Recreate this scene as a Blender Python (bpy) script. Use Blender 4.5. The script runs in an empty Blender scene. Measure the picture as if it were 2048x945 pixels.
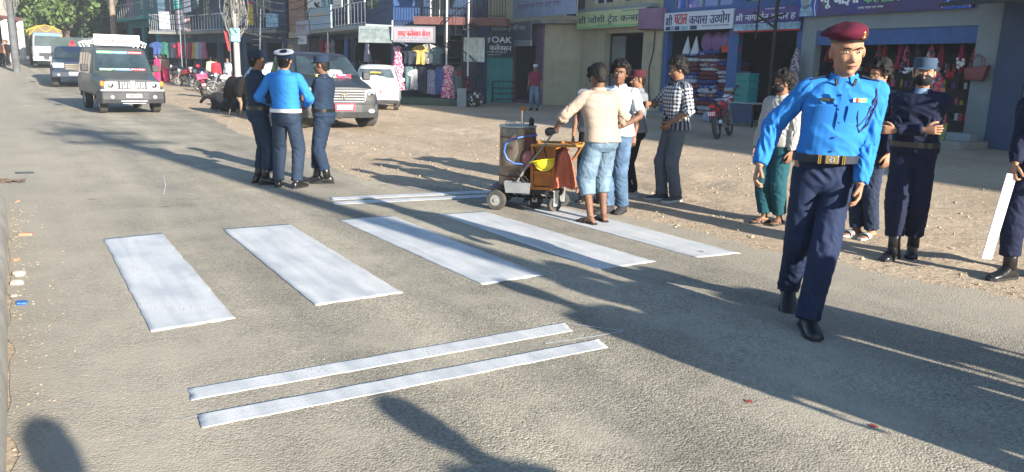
import bpy, bmesh, math, random
import numpy as np
from mathutils import Vector as V, Matrix, noise
R = math.radians
PI = math.pi
sc = bpy.context.scene
col = sc.collection
# ------------------------------------------------------------------ camera
CH, FP, ROLL, PITCH = 1.58, 1560.0, R(1.5), math.atan((472.5 - 135.0) / 1560.0)
cr, sr, cp, sp = math.cos(ROLL), math.sin(ROLL), math.cos(PITCH), math.sin(PITCH)
cam = bpy.data.objects.new('camera', bpy.data.cameras.new('camera'))
col.objects.link(cam)
cam.data.sensor_width = 36
cam.data.lens = 36 * FP / 2048
cam.data.clip_start = 0.05
cam.data.clip_end = 3000
_r, _u, _f = V((cr, sr * sp, sr * cp)), V((-sr, cr * sp, cr * cp)), V((0, cp, -sp))
cam.matrix_world = Matrix(((_r.x, _u.x, -_f.x, 0), (_r.y, _u.y, -_f.y, 0), (_r.z, _u.z, -_f.z, CH), (0, 0, 0, 1)))
sc.camera = cam
# ------------------------------------------------------------------ light
SUN_AZ, SUN_EL = R(311.5), R(18.3)      # direction towards the sun, counted from +X
w = bpy.data.worlds.new('World'); sc.world = w; w.use_nodes = True
nt = w.node_tree
sky = nt.nodes.new('ShaderNodeTexSky')
sky.sky_type = 'NISHITA'; sky.sun_disc = False
sky.sun_elevation = SUN_EL; sky.sun_rotation = R(90) - SUN_AZ
sky.air_density = 1.2; sky.dust_density = 0.8; sky.ozone_density = 2.5
_tint = nt.nodes.new('ShaderNodeMix'); _tint.data_type = 'RGBA'; _tint.blend_type = 'MULTIPLY'; _tint.inputs[0].default_value = 1.0; _tint.inputs[7].default_value = (.84, 1.0, 1.16, 1)
nt.links.new(sky.outputs[0], _tint.inputs[6]); nt.links.new(_tint.outputs[2], nt.nodes['Background'].inputs[0])
nt.nodes['Background'].inputs[1].default_value = 0.062
sl = bpy.data.lights.new('sun', 'SUN'); sl.energy = 4.6; sl.angle = R(0.6); sl.color = (1.0, 0.92, 0.80)
so = bpy.data.objects.new('sun', sl); col.objects.link(so)
_d = V((math.cos(SUN_EL) * math.cos(SUN_AZ), math.cos(SUN_EL) * math.sin(SUN_AZ), math.sin(SUN_EL)))
so.rotation_euler = _d.to_track_quat('Z', 'Y').to_euler()
so.location = _d * 60
sc.view_settings.view_transform = 'Standard'
sc.view_settings.look = 'None'
sc.view_settings.gamma = 1
sc.view_settings.use_curve_mapping = False
sc.view_settings.exposure = 1.68
try:
    sc.cycles.max_bounces = 5; sc.cycles.diffuse_bounces = 3; sc.cycles.glossy_bounces = 3
    sc.cycles.transparent_max_bounces = 6; sc.cycles.use_denoising = True
except Exception:
    pass
# ------------------------------------------------------------------ layout helpers
def ray(x, y):
    u, v = x - 1024, -(y - 472.5)
    u2, v2 = u * cr - v * sr, u * sr + v * cr
    return V((u2, FP * cp + v2 * sp, v2 * cp - FP * sp))
def G(x, y, z=0.0):
    """ground point measured from the photograph"""
    d = ray(x, y); t = (z - CH) / d.z
    return V((d.x * t, d.y * t))
AL = R(118.6)
ALV = V((math.cos(AL), math.sin(AL))); ANV = V((math.cos(AL - PI / 2), math.sin(AL - PI / 2)))
RL = R(122.5)
RLV = V((math.cos(RL), math.sin(RL))); RNV = V((math.cos(RL - PI / 2), math.sin(RL - PI / 2)))
def sst(t): t = min(max(t, 0), 1); return t * t * (3 - 2 * t)
def zg(x, y):
    s = x * RLV.x + y * RLV.y
    z = 1.45 * sst((s - 40) / 42.0)
    if s > 95: z -= 0.035 * (s - 95)
    return z
def PL(px, d):
    """point on the ground at distance d in the direction of a column of the photograph"""
    hy = 135 + (px - 1024) * math.tan(ROLL)
    r = ray(px, hy); k = d / math.hypot(r.x, r.y)
    return V((r.x * k, r.y * k))
def road(s, t): return V((s * RLV.x + t * RNV.x, s * RLV.y + t * RNV.y))
# ------------------------------------------------------------------ object helpers
def tag(o, label=None, cat=None, group=None, kind=None):
    if label: o['label'] = label
    if cat: o['category'] = cat
    if group: o['group'] = group
    if kind: o['kind'] = kind
    return o
def empty(name, loc=(0, 0, 0), rz=0.0, label=None, cat=None, group=None):
    o = bpy.data.objects.new(name, None); col.objects.link(o)
    o.location = loc if len(loc) == 3 else (loc[0], loc[1], zg(loc[0], loc[1])); o.rotation_euler = (0, 0, rz)
    o.empty_display_size = 0.1
    return tag(o, label, cat, group)
def copy_tree(o, parent=None, loc=None, rz=None, label=None):
    c = o.copy(); col.objects.link(c)
    if parent is not None: c.parent = parent
    if loc is not None: c.location = loc if len(loc) == 3 else (loc[0], loc[1], zg(loc[0], loc[1]))
    if rz is not None: c.rotation_euler = (0, 0, rz)
    if label: c['label'] = label
    for ch in KIDS.get(o.name, []):
        k = copy_tree(ch, c)
        KIDS.setdefault(c.name, []).append(k)
    return c
KIDS = {}
class MB:
    def __init__(s): s.v = []; s.f = []; s.m = []; s.mi = 0
    def add(s, vs, fs):
        b = len(s.v); s.v += [tuple(p) for p in vs]
        for f in fs: s.f.append(tuple(i + b for i in f)); s.m.append(s.mi)
        return s
    def mat(s, i): s.mi = i; return s
    def box(s, x0, x1, y0, y1, z0, z1, M=None):
        p = [(x, y, z) for z in (z0, z1) for y in (y0, y1) for x in (x0, x1)]
        if M is not None: p = [M @ V(q) for q in p]
        return s.add(p, [(0, 2, 3, 1), (4, 5, 7, 6), (0, 1, 5, 4), (1, 3, 7, 5), (3, 2, 6, 7), (2, 0, 4, 6)])
    def cbox(s, c, d, rot=(0, 0, 0)):
        from mathutils import Euler
        M = Matrix.Translation(c) @ Euler(rot).to_matrix().to_4x4()
        return s.box(-d[0] / 2, d[0] / 2, -d[1] / 2, d[1] / 2, -d[2] / 2, d[2] / 2, M)
    def tube(s, pts, rad, n=8, cap=True, flat=None):
        pts = [V(p) for p in pts]; N = len(pts)
        if not hasattr(rad, '__len__'): rad = [rad] * N
        rings = []; prev = None
        for i, p in enumerate(pts):
            a = pts[max(i - 1, 0)]; b = pts[min(i + 1, N - 1)]
            t = (b - a)
            if t.length < 1e-9: t = V((0, 0, 1))
            t.normalize()
            if prev is None:
                ref = V((0, 0, 1)) if abs(t.z) < 0.9 else V((0, 1, 0))
                if flat is not None: ref = V(flat)
                x = ref.cross(t).normalized()
            else:
                x = (prev - t * prev.dot(t)).normalized()
            prev = x; y = t.cross(x)
            r = rad[i]; rx, ry = (r, r) if not hasattr(r, '__len__') else r
            rings.append([p + x * (math.cos(2 * PI * k / n) * rx) + y * (math.sin(2 * PI * k / n) * ry) for k in range(n)])
        return s.loft(rings, cap)
    def loft(s, rings, cap=True, close=True):
        n = len(rings[0]); vs = [p for r in rings for p in r]; fs = []
        for i in range(len(rings) - 1):
            for k in range(n if close else n - 1):
                k2 = (k + 1) % n
                fs.append((i * n + k, i * n + k2, (i + 1) * n + k2, (i + 1) * n + k))
        if cap:
            fs.append(tuple(range(n - 1, -1, -1))); b = (len(rings) - 1) * n
            fs.append(tuple(range(b, b + n)))
        return s.add(vs, fs)
    def ell(s, c, r, nu=16, nv=10, M=None):
        c = V(c); vs = []; fs = []
        for j in range(1, nv):
            ph = PI * j / nv
            for i in range(nu):
                th = 2 * PI * i / nu
                p = V((r[0] * math.sin(ph) * math.cos(th), r[1] * math.sin(ph) * math.sin(th), r[2] * math.cos(ph)))
                if M is not None: p = M @ p
                vs.append(c + p)
        top = V((0, 0, r[2])); bot = V((0, 0, -r[2]))
        if M is not None: top = M @ top; bot = M @ bot
        vs += [c + top, c + bot]; T = len(vs) - 2; B = T + 1
        for i in range(nu):
            i2 = (i + 1) % nu
            fs.append((T, i, i2)); b = (nv - 2) * nu; fs.append((B, b + i2, b + i))
            for j in range(nv - 2): fs.append((j * nu + i, (j + 1) * nu + i, (j + 1) * nu + i2, j * nu + i2))
        return s.add(vs, fs)
    def prism(s, poly, y0, y1, axis='y'):
        """poly in (a,b); extruded between y0 and y1 along the axis"""
        n = len(poly)
        if axis == 'y': P = lambda a, b, t: (a, t, b)
        elif axis == 'x': P = lambda a, b, t: (t, a, b)
        else: P = lambda a, b, t: (a, b, t)
        vs = [P(a, b, y0) for a, b in poly] + [P(a, b, y1) for a, b in poly]
        fs = [tuple(range(n)), tuple(range(2 * n - 1, n - 1, -1))]
        for i in range(n): j = (i + 1) % n; fs.append((i, i + n, j + n, j))
        return s.add(vs, fs)
    def quad(s, a, b, c, d): return s.add([a, b, c, d], [(0, 1, 2, 3)])
    def torus(s, c, R0, r, axis='x', nu=28, nv=8, sq=1.0):
        vs = []; fs = []; c = V(c)
        for i in range(nu):
            a = 2 * PI * i / nu
            for j in range(nv):
                b = 2 * PI * j / nv
                rr = R0 + r * math.cos(b); h = r * sq * math.sin(b)
                p = {'x': (h, rr * math.cos(a), rr * math.sin(a)), 'y': (rr * math.cos(a), h, rr * math.sin(a)), 'z': (rr * math.cos(a), rr * math.sin(a), h)}[axis]
                vs.append(c + V(p))
        for i in range(nu):
            for j in range(nv):
                i2 = (i + 1) % nu; j2 = (j + 1) % nv
                fs.append((i * nv + j, i2 * nv + j, i2 * nv + j2, i * nv + j2))
        return s.add(vs, fs)
    def obj(s, name, m, parent=None, label=None, cat=None, group=None, kind=None, smooth=False, bevel=0, loc=None, rz=None, seg=2):
        me = bpy.data.meshes.new(name); me.from_pydata(s.v, [], s.f)
        ms = m if isinstance(m, (list, tuple)) else [m]
        for k in ms: me.materials.append(k)
        if len(ms) > 1: me.polygons.foreach_set('material_index', s.m)
        bm = bmesh.new(); bm.from_mesh(me); bmesh.ops.recalc_face_normals(bm, faces=bm.faces); bm.to_mesh(me); bm.free()
        return link(name, me, parent, label, cat, group, kind, smooth, bevel, loc, rz, seg)
def link(name, me, parent=None, label=None, cat=None, group=None, kind=None, smooth=False, bevel=0, loc=None, rz=None, seg=2):
    if smooth:
        me.polygons.foreach_set('use_smooth', [True] * len(me.polygons))
        if smooth != 'full':
            try: me.set_sharp_from_angle(angle=R(42))
            except Exception: pass
    o = bpy.data.objects.new(name, me); col.objects.link(o)
    if parent is not None:
        o.parent = parent; KIDS.setdefault(parent.name, []).append(o)
    if loc is not None: o.location = loc if len(loc) == 3 else (loc[0], loc[1], zg(loc[0], loc[1]))
    if rz is not None: o.rotation_euler = (0, 0, rz)
    if bevel:
        b = o.modifiers.new('bevel', 'BEVEL'); b.width = bevel; b.segments = seg; b.limit_method = 'ANGLE'; b.angle_limit = R(35)
    return tag(o, label, cat, group, kind)
# ------------------------------------------------------------------ materials
MATS = {}
def mat(name, c, rough=0.7, metal=0.0, var=0.12, vscale=3.0, bump=0.0, bscale=40.0, spec=0.4, c2=None, coat=0.0, dirt=None, emit=None, alpha=None):
    """colour with clouded variation, optional second colour, dirt colour and fine bump"""
    if name in MATS: return MATS[name]
    m = bpy.data.materials.new(name); MATS[name] = m; m.use_nodes = True
    n = m.node_tree.nodes; l = m.node_tree.links; b = n['Principled BSDF']
    b.inputs['Roughness'].default_value = rough; b.inputs['Metallic'].default_value = metal
    b.inputs['Specular IOR Level'].default_value = spec
    if coat: b.inputs['Coat Weight'].default_value = coat; b.inputs['Coat Roughness'].default_value = 0.08
    tc = n.new('ShaderNodeTexCoord')
    nz = n.new('ShaderNodeTexNoise'); nz.inputs['Scale'].default_value = vscale; nz.inputs['Detail'].default_value = 5
    nz.inputs['Roughness'].default_value = 0.65
    l.new(tc.outputs['Object'], nz.inputs['Vector'])
    rp = n.new('ShaderNodeValToRGB'); l.new(nz.outputs[0], rp.inputs[0])
    a = [max(0, x * (1 - var)) for x in c]; z = c2 or [min(1, x * (1 + var)) for x in c]
    rp.color_ramp.elements[0].position = 0.32; rp.color_ramp.elements[1].position = 0.68
    rp.color_ramp.elements[0].color = (*a, 1); rp.color_ramp.elements[1].color = (*z, 1)
    out = rp.outputs[0]
    if dirt:
        nd = n.new('ShaderNodeTexNoise'); nd.inputs['Scale'].default_value = vscale * 0.6; nd.inputs['Detail'].default_value = 8; nd.inputs['Roughness'].default_value = 0.75
        l.new(tc.outputs['Object'], nd.inputs['Vector'])
        rd = n.new('ShaderNodeValToRGB'); rd.color_ramp.elements[0].position = 0.5; rd.color_ramp.elements[1].position = 0.72
        l.new(nd.outputs[0], rd.inputs[0])
        mx = n.new('ShaderNodeMix'); mx.data_type = 'RGBA'; l.new(rd.outputs[0], mx.inputs[0]); l.new(out, mx.inputs[6])
        mx.inputs[7].default_value = (*dirt, 1); out = mx.outputs[2]
    l.new(out, b.inputs['Base Color'])
    if bump:
        nb = n.new('ShaderNodeTexNoise'); nb.inputs['Scale'].default_value = bscale; nb.inputs['Detail'].default_value = 4
        l.new(tc.outputs['Object'], nb.inputs['Vector'])
        bp = n.new('ShaderNodeBump'); bp.inputs['Strength'].default_value = bump; bp.inputs['Distance'].default_value = 0.01
        l.new(nb.outputs[0], bp.inputs['Height']); l.new(bp.outputs[0], b.inputs['Normal'])
    if emit: b.inputs['Emission Color'].default_value = (*emit, 1); b.inputs['Emission Strength'].default_value = 1
    return m
def nodes(m): return m.node_tree.nodes, m.node_tree.links, m.node_tree.nodes['Principled BSDF']
def bumped(m, mk, strength, dist):
    """chain a bump from a height socket built by mk(nodes, links)"""
    n, l, b = nodes(m); h = mk(n, l)
    bp = n.new('ShaderNodeBump'); bp.inputs['Strength'].default_value = strength; bp.inputs['Distance'].default_value = dist
    if b.inputs['Normal'].links: l.new(b.inputs['Normal'].links[0].from_socket, bp.inputs['Normal'])
    l.new(h, bp.inputs['Height']); l.new(bp.outputs[0], b.inputs['Normal'])
def asphalt():
    m = bpy.data.materials.new('asphalt'); m.use_nodes = True; n, l, b = nodes(m)
    b.inputs['Roughness'].default_value = 0.9; b.inputs['Specular IOR Level'].default_value = 0.25
    g = n.new('ShaderNodeNewGeometry')
    def noi(s, d=4, r=0.6):
        q = n.new('ShaderNodeTexNoise'); q.inputs['Scale'].default_value = s; q.inputs['Detail'].default_value = d; q.inputs['Roughness'].default_value = r
        l.new(g.outputs['Position'], q.inputs['Vector']); return q.outputs[0]
    def ramp(src, els):
        q = n.new('ShaderNodeValToRGB'); l.new(src, q.inputs[0]); e = q.color_ramp.elements
        while len(e) < len(els): e.new(0.5)
        for i, (p, c) in enumerate(els): e[i].position = p; e[i].color = (*c, 1)
        return q.outputs[0]
    def mix(f, a, c, mode='MIX'):
        q = n.new('ShaderNodeMix'); q.data_type = 'RGBA'; q.blend_type = mode
        if hasattr(f, 'links'): l.new(f, q.inputs[0])
        else: q.inputs[0].default_value = f
        for s, i in ((a, 6), (c, 7)):
            if hasattr(s, 'links'): l.new(s, q.inputs[i])
            else: q.inputs[i].default_value = (*s, 1)
        return q.outputs[2]
    big = ramp(noi(0.8, 9, 0.72), [(0.34, (0.255, 0.232, 0.186)), (0.66, (0.375, 0.342, 0.274))])
    # stones of the surface course, worn smooth and dusty along some stretches
    vo = n.new('ShaderNodeTexVoronoi'); vo.inputs['Scale'].default_value = 95; l.new(g.outputs['Position'], vo.inputs['Vector'])
    st = ramp(vo.outputs['Color'], [(0.0, (0.40, 0.40, 0.40)), (1.0, (1.42, 1.41, 1.37))])
    fine = ramp(noi(60, 3), [(0.35, (0.78, 0.78, 0.78)), (0.65, (1.15, 1.15, 1.15))])
    c1 = mix(0.75, big, st, 'MULTIPLY'); c1 = mix(0.8, c1, fine, 'MULTIPLY')
    dust = noi(0.9, 8, 0.7)
    df = ramp(dust, [(0.47, (0, 0, 0)), (0.60, (0.6, 0.6, 0.6))])
    c2 = mix(df, c1, (0.36, 0.325, 0.262))
    st2 = noi(2.7, 9, 0.75); sf = ramp(st2, [(0.60, (0, 0, 0)), (0.75, (0.35, 0.35, 0.35))])
    c3 = mix(sf, c2, (0.13, 0.125, 0.115))
    # polished and dusty wheel tracks along the road, drips and long worn streaks
    ro = n.new('ShaderNodeMapping'); ro.inputs['Rotation'].default_value = (0, 0, -RL); l.new(g.outputs['Position'], ro.inputs['Vector'])
    ms = n.new('ShaderNodeMapping'); ms.inputs['Scale'].default_value = (.10, 1.1, 1); l.new(ro.outputs[0], ms.inputs['Vector'])
    tk = n.new('ShaderNodeTexNoise'); tk.inputs['Scale'].default_value = 1.0; tk.inputs['Detail'].default_value = 7; tk.inputs['Roughness'].default_value = .6; l.new(ms.outputs[0], tk.inputs['Vector'])
    tr = ramp(tk.outputs[0], [(.38, (.78, .78, .79)), (.62, (1.16, 1.15, 1.12))]); c3 = mix(1.0, c3, tr, 'MULTIPLY')
    se = n.new('ShaderNodeSeparateXYZ'); l.new(ro.outputs[0], se.inputs[0])
    tt = n.new('ShaderNodeMath'); tt.operation = 'MULTIPLY_ADD'; l.new(noi(1.3, 7, .7), tt.inputs[0]); tt.inputs[1].default_value = 1.6; l.new(se.outputs[1], tt.inputs[2])
    t2 = n.new('ShaderNodeMath'); t2.operation = 'MULTIPLY_ADD'; l.new(tt.outputs[0], t2.inputs[0]); t2.inputs[1].default_value = -.1; t2.inputs[2].default_value = .2
    ed = ramp(t2.outputs[0], [(.06, (.85, .85, .85)), (.20, (.25, .25, .25)), (.30, (0, 0, 0)), (.58, (0, 0, 0)), (.70, (.8, .8, .8))]); c3 = mix(ed, c3, (.35, .31, .245))
    v2 = n.new('ShaderNodeTexVoronoi'); v2.inputs['Scale'].default_value = .9; l.new(g.outputs['Position'], v2.inputs['Vector'])
    sd = n.new('ShaderNodeMath'); sd.operation = 'MULTIPLY_ADD'; l.new(noi(14, 4), sd.inputs[0]); sd.inputs[1].default_value = .12; l.new(v2.outputs['Distance'], sd.inputs[2])
    dp = ramp(sd.outputs[0], [(.085, (.55, .55, .55)), (.12, (1, 1, 1))]); c3 = mix(.8, c3, dp, 'MULTIPLY')
    l.new(c3, b.inputs['Base Color'])
    h = n.new('ShaderNodeMath'); h.operation = 'MULTIPLY_ADD'; l.new(vo.outputs['Distance'], h.inputs[0]); h.inputs[1].default_value = -0.9
    l.new(noi(45, 5), h.inputs[2])
    inv = n.new('ShaderNodeMath'); inv.operation = 'MULTIPLY_ADD'; l.new(df, inv.inputs[0]); inv.inputs[1].default_value = -0.6; inv.inputs[2].default_value = 0.75
    bp = n.new('ShaderNodeBump'); bp.inputs['Distance'].default_value = 0.005; l.new(inv.outputs[0], bp.inputs['Strength']); l.new(h.outputs[0], bp.inputs['Height'])
    bp2 = n.new('ShaderNodeBump'); bp2.inputs['Distance'].default_value = 0.02; bp2.inputs['Strength'].default_value = 0.35
    l.new(noi(3.5, 5), bp2.inputs['Height']); l.new(bp.outputs[0], bp2.inputs['Normal']); l.new(bp2.outputs[0], b.inputs['Normal'])
    return m
def dirtmat():
    m = bpy.data.materials.new('dry_earth'); m.use_nodes = True; n, l, b = nodes(m)
    b.inputs['Roughness'].default_value = 0.95; b.inputs['Specular IOR Level'].default_value = 0.15
    g = n.new('ShaderNodeNewGeometry')
    def noi(s, d=4, r=0.6):
        q = n.new('ShaderNodeTexNoise'); q.inputs['Scale'].default_value = s; q.inputs['Detail'].default_value = d; q.inputs['Roughness'].default_value = r
        l.new(g.outputs['Position'], q.inputs['Vector']); return q.outputs[0]
    rp = n.new('ShaderNodeValToRGB'); l.new(noi(0.35, 8, 0.65), rp.inputs[0]); e = rp.color_ramp.elements
    e[0].position = 0.3; e[0].color = (0.37, 0.29, 0.205, 1); e[1].position = 0.7; e[1].color = (0.53, 0.43, 0.315, 1)
    r2 = n.new('ShaderNodeValToRGB'); l.new(noi(14, 5, 0.7), r2.inputs[0]); e = r2.color_ramp.elements
    e[0].position = 0.3; e[0].color = (0.6, 0.58, 0.56, 1); e[1].position = 0.7; e[1].color = (1.15, 1.14, 1.12, 1)
    mx = n.new('ShaderNodeMix'); mx.data_type = 'RGBA'; mx.blend_type = 'MULTIPLY'; mx.inputs[0].default_value = 0.6
    l.new(rp.outputs[0], mx.inputs[6]); l.new(r2.outputs[0], mx.inputs[7]); l.new(mx.outputs[2], b.inputs['Base Color'])
    bp = n.new('ShaderNodeBump'); bp.inputs['Distance'].default_value = 0.05; bp.inputs['Strength'].default_value = 0.8; l.new(noi(5.5, 7, 0.7), bp.inputs['Height'])
    bp2 = n.new('ShaderNodeBump'); bp2.inputs['Distance'].default_value = 0.008; bp2.inputs['Strength'].default_value = 0.7
    l.new(noi(60, 4), bp2.inputs['Height']); l.new(bp.outputs[0], bp2.inputs['Normal']); l.new(bp2.outputs[0], b.inputs['Normal'])
    return m
def paintmat():
    m = bpy.data.materials.new('road_paint'); m.use_nodes = True; n, l, b = nodes(m)
    b.inputs['Roughness'].default_value = 0.55
    g = n.new('ShaderNodeNewGeometry')
    ro = n.new('ShaderNodeMapping'); ro.inputs['Rotation'].default_value = (0, 0, -RL); l.new(g.outputs['Position'], ro.inputs['Vector'])
    mp = n.new('ShaderNodeMapping'); mp.inputs['Scale'].default_value = (1.0, 9, 1)
    l.new(ro.outputs[0], mp.inputs['Vector'])
    q = n.new('ShaderNodeTexNoise'); q.inputs['Scale'].default_value = 1.0; q.inputs['Detail'].default_value = 5; l.new(mp.outputs[0], q.inputs['Vector'])
    # the hand-drawn shoe leaves bands across each bar: broad strokes along the bar, thin ripples across
    mp2 = n.new('ShaderNodeMapping'); mp2.inputs['Scale'].default_value = (42, 4, 1)
    l.new(ro.outputs[0], mp2.inputs['Vector'])
    q2 = n.new('ShaderNodeTexNoise'); q2.inputs['Scale'].default_value = 1.0; q2.inputs['Detail'].default_value = 3; l.new(mp2.outputs[0], q2.inputs['Vector'])
    q3 = n.new('ShaderNodeTexNoise'); q3.inputs['Scale'].default_value = 3.0; q3.inputs['Detail'].default_value = 6; l.new(g.outputs['Position'], q3.inputs['Vector'])
    ad = n.new('ShaderNodeMath'); ad.operation = 'ADD'; l.new(q.outputs[0], ad.inputs[0]); l.new(q3.outputs[0], ad.inputs[1])
    rp = n.new('ShaderNodeValToRGB'); hf = n.new('ShaderNodeMath'); hf.operation = 'MULTIPLY'; hf.inputs[1].default_value = 0.5; l.new(ad.outputs[0], hf.inputs[0]); l.new(hf.outputs[0], rp.inputs[0])
    e = rp.color_ramp.elements; e[0].position = 0.40; e[0].color = (0.40, 0.42, 0.43, 1); e[1].position = 0.60; e[1].color = (0.575, 0.58, 0.57, 1)
    vo = n.new('ShaderNodeTexVoronoi'); vo.inputs['Scale'].default_value = 95; l.new(g.outputs['Position'], vo.inputs['Vector'])
    q5 = n.new('ShaderNodeTexNoise'); q5.inputs['Scale'].default_value = 110; q5.inputs['Detail'].default_value = 3; l.new(g.outputs['Position'], q5.inputs['Vector'])
    sm = n.new('ShaderNodeMath'); sm.operation = 'MULTIPLY_ADD'; l.new(q3.outputs[0], sm.inputs[0]); sm.inputs[1].default_value = .55; l.new(q5.outputs[0], sm.inputs[2])
    wr_ = n.new('ShaderNodeValToRGB'); wr_.color_ramp.elements[0].position = .93; wr_.color_ramp.elements[1].position = 1.08; l.new(sm.outputs[0], wr_.inputs[0])
    wm = n.new('ShaderNodeMix'); wm.data_type = 'RGBA'; l.new(wr_.outputs[0], wm.inputs[0]); l.new(rp.outputs[0], wm.inputs[6]); wm.inputs[7].default_value = (.20, .19, .17, 1)
    l.new(wm.outputs[2], b.inputs['Base Color'])
    bp0 = n.new('ShaderNodeBump'); bp0.inputs['Distance'].default_value = 0.002; bp0.inputs['Strength'].default_value = 0.4; bp0.invert = True; l.new(vo.outputs['Distance'], bp0.inputs['Height'])
    bp = n.new('ShaderNodeBump'); bp.inputs['Distance'].default_value = 0.0025; bp.inputs['Strength'].default_value = 0.3; l.new(q2.outputs[0], bp.inputs['Height']); l.new(bp0.outputs[0], bp.inputs['Normal'])
    q4 = n.new('ShaderNodeTexNoise'); q4.inputs['Scale'].default_value = 70; l.new(g.outputs['Position'], q4.inputs['Vector'])
    bp2 = n.new('ShaderNodeBump'); bp2.inputs['Distance'].default_value = 0.0015; bp2.inputs['Strength'].default_value = 0.35; l.new(q4.outputs[0], bp2.inputs['Height'])
    l.new(bp.outputs[0], bp2.inputs['Normal']); l.new(bp2.outputs[0], b.inputs['Normal'])
    return m
rnd = random.Random(7)
# ------------------------------------------------------------------ ground
dirt = dirtmat()
mb = MB()
def gridpts(a, b, steps): return [a + (b - a) * i / steps for i in range(steps + 1)]
SS = gridpts(-60, 30, 45) + gridpts(31, 130, 60) + [160, 200, 300, 500, 900]
TT = [-900, -400, -150, -60] + gridpts(-40, 60, 50) + [100, 200, 500, 900]
vs = []
for s in SS:
    for t in TT:
        p = road(s, t); z = zg(p.x, p.y)
        if s > 95: z = max(z, -3)
        vs.append((p.x, p.y, z - 0.004))
fs = []
nT = len(TT)
for i in range(len(SS) - 1):
    for j in range(nT - 1): fs.append((i * nT + j, i * nT + j + 1, (i + 1) * nT + j + 1, (i + 1) * nT + j))
mb.add(vs, fs); mb.obj('ground', dirt, kind='structure', smooth='full')
# dirt relief where the shops' forecourt lies: ruts and heaps as a real displaced sheet
mb = MB(); vs = []; fs = []
asp = asphalt(); paint = paintmat()
# road sheet: right edge ragged with earth
EDGE = [(-30, 6.4), (2.6, 6.15), (4.7, 5.7), (7.7, 5.6), (8.5, 5.2), (9.6, 4.2), (10.5, 3.95), (13.3, 4.25), (17.5, 4.1), (23.7, 4.7), (31, 4.7), (60, 5.2), (200, 5.5)]
def tr_edge(s):
    e = float(np.interp(s, [q[0] for q in EDGE], [q[1] for q in EDGE]))
    e += 0.16 * noise.noise(V((s * 0.8, 3.1, 0))) + 0.09 * noise.noise(V((s * 2.9, 7.7, 0))) + 0.05 * noise.noise(V((s * 8.0, 1.7, 0)))
    return e
mb = MB(); vs = []; rows = []
s = -30.0
while s < 125:
    te = tr_edge(s); tl = -0.14 if s < 8.0 else -0.14 - 6.5 * sst((s - 8.0) / 9.0)
    tl2 = tl + 0.05 * noise.noise(V((s * 3, 9, 0)))
    ts = [tl2 + (te - tl2) * k / 10 for k in range(11)]
    rows.append([(*road(s, t), zg(*road(s, t)) + 0.003) for t in ts])
    s += 0.12 if s < 30 else 1.0
n = 11
mb.add([p for r in rows for p in r], [(i * n + k, i * n + k + 1, (i + 1) * n + k + 1, (i + 1) * n + k) for i in range(len(rows) - 1) for k in range(n - 1)])
mb.obj('road', asp, kind='structure', smooth='full')
# left kerb wall: low concrete block whose end shows at the left edge
conc = mat('rough_concrete', (0.30, 0.285, 0.25), 0.92, var=0.2, vscale=2.5, bump=0.8, bscale=18, dirt=(0.20, 0.19, 0.165))
a0, a1 = G(52, 405), G(30, 700)
mb = MB()
pk = []
for k in range(25):
    s = -2.6 + k * (12.2 / 24)
    q = 0.03 * noise.noise(V((s * 1.7, 0, 5)))
    pk.append((s, -0.15 + q, 0.16 + 0.03 * noise.noise(V((s * 1.3, 4, 0)))))
rings = []
for s, t, h in pk:
    rings.append([(*road(s, t), -0.02), (*road(s, t - 0.015), h * 0.75), (*road(s, t - 0.05), h), (*road(s, t - 1.6), h + 0.02), (*road(s, t - 1.6), -0.02)])
mb.loft([[V(p) for p in r] for r in rings])
mb.obj('kerb', conc, kind='structure', smooth=True)
# ------------------------------------------------------------------ painted markings
def marking(name, quadpts, label, cat, group, amp=0.0075, wear=0.0):
    """quadpts: FL FR NR NL on the road; ragged outline, thin but thick enough to catch light"""
    FL, FR, NR, NL = [V((p[0], p[1])) for p in quadpts]
    NU, NVv = 14, 60
    vs = []; fs = []
    for j in range(NVv + 1):
        v = j / NVv
        a = FL.lerp(NL, v); b = FR.lerp(NR, v); d = (b - a).normalized()
        e1 = amp * (noise.noise(V((a.x * 6, a.y * 6, 1.3))) + 0.6 * noise.noise(V((a.x * 21, a.y * 21, 4))))
        e2 = amp * (noise.noise(V((b.x * 6, b.y * 6, 2.3))) + 0.6 * noise.noise(V((b.x * 21, b.y * 21, 6))))
        a2 = a + d * e1; b2 = b + d * e2
        for i in range(NU + 1):
            p = a2.lerp(b2, i / NU)
            if j in (0, NVv):
                dd = (FL - NL).normalized(); p = p + dd * (amp * 2.2 * noise.noise(V((p.x * 14, p.y * 14, 9))))
            vs.append((p.x, p.y, zg(p.x, p.y) + 0.0068 + 0.0004 * noise.noise(V((p.x * 9, p.y * 9, 0)))))
    for j in range(NVv):
        for i in range(NU):
            q = j * (NU + 1) + i; fs.append((q, q + NU + 1, q + NU + 2, q + 1))
    m = MB(); m.add(vs, fs); o = m.obj(name, paint, smooth='full')
    md = o.modifiers.new('thick', 'SOLIDIFY'); md.thickness = 0.002; md.offset = -1
    return tag(o, label, cat, group)
bars = [([(207, 480), (325, 468), (472, 640), (303, 667)], 'white zebra bar farthest from the policemen, beside the dusty gutter'),
        ([(445, 460), (578, 450), (806, 588), (632, 614)], 'second white zebra bar from the kerb gutter, fully in the sun'),
        ([(677, 441), (785, 433), (1090, 552), (965, 571)], 'middle zebra bar of the five, crossed by the broad dark shadow'),
        ([(877, 430), (968, 424), (1312, 525), (1200, 541)], 'zebra bar just in front of the marking machine caster'),
        ([(1045, 420), (1120, 414), (1480, 508), (1395, 517)], 'zebra bar under the sandals of the worker in the beige shirt')]
for q, lb in bars:
    marking('zebra_bar', [G(*p) for p in q], lb, 'road marking', 'white bars of the zebra crossing')
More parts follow.
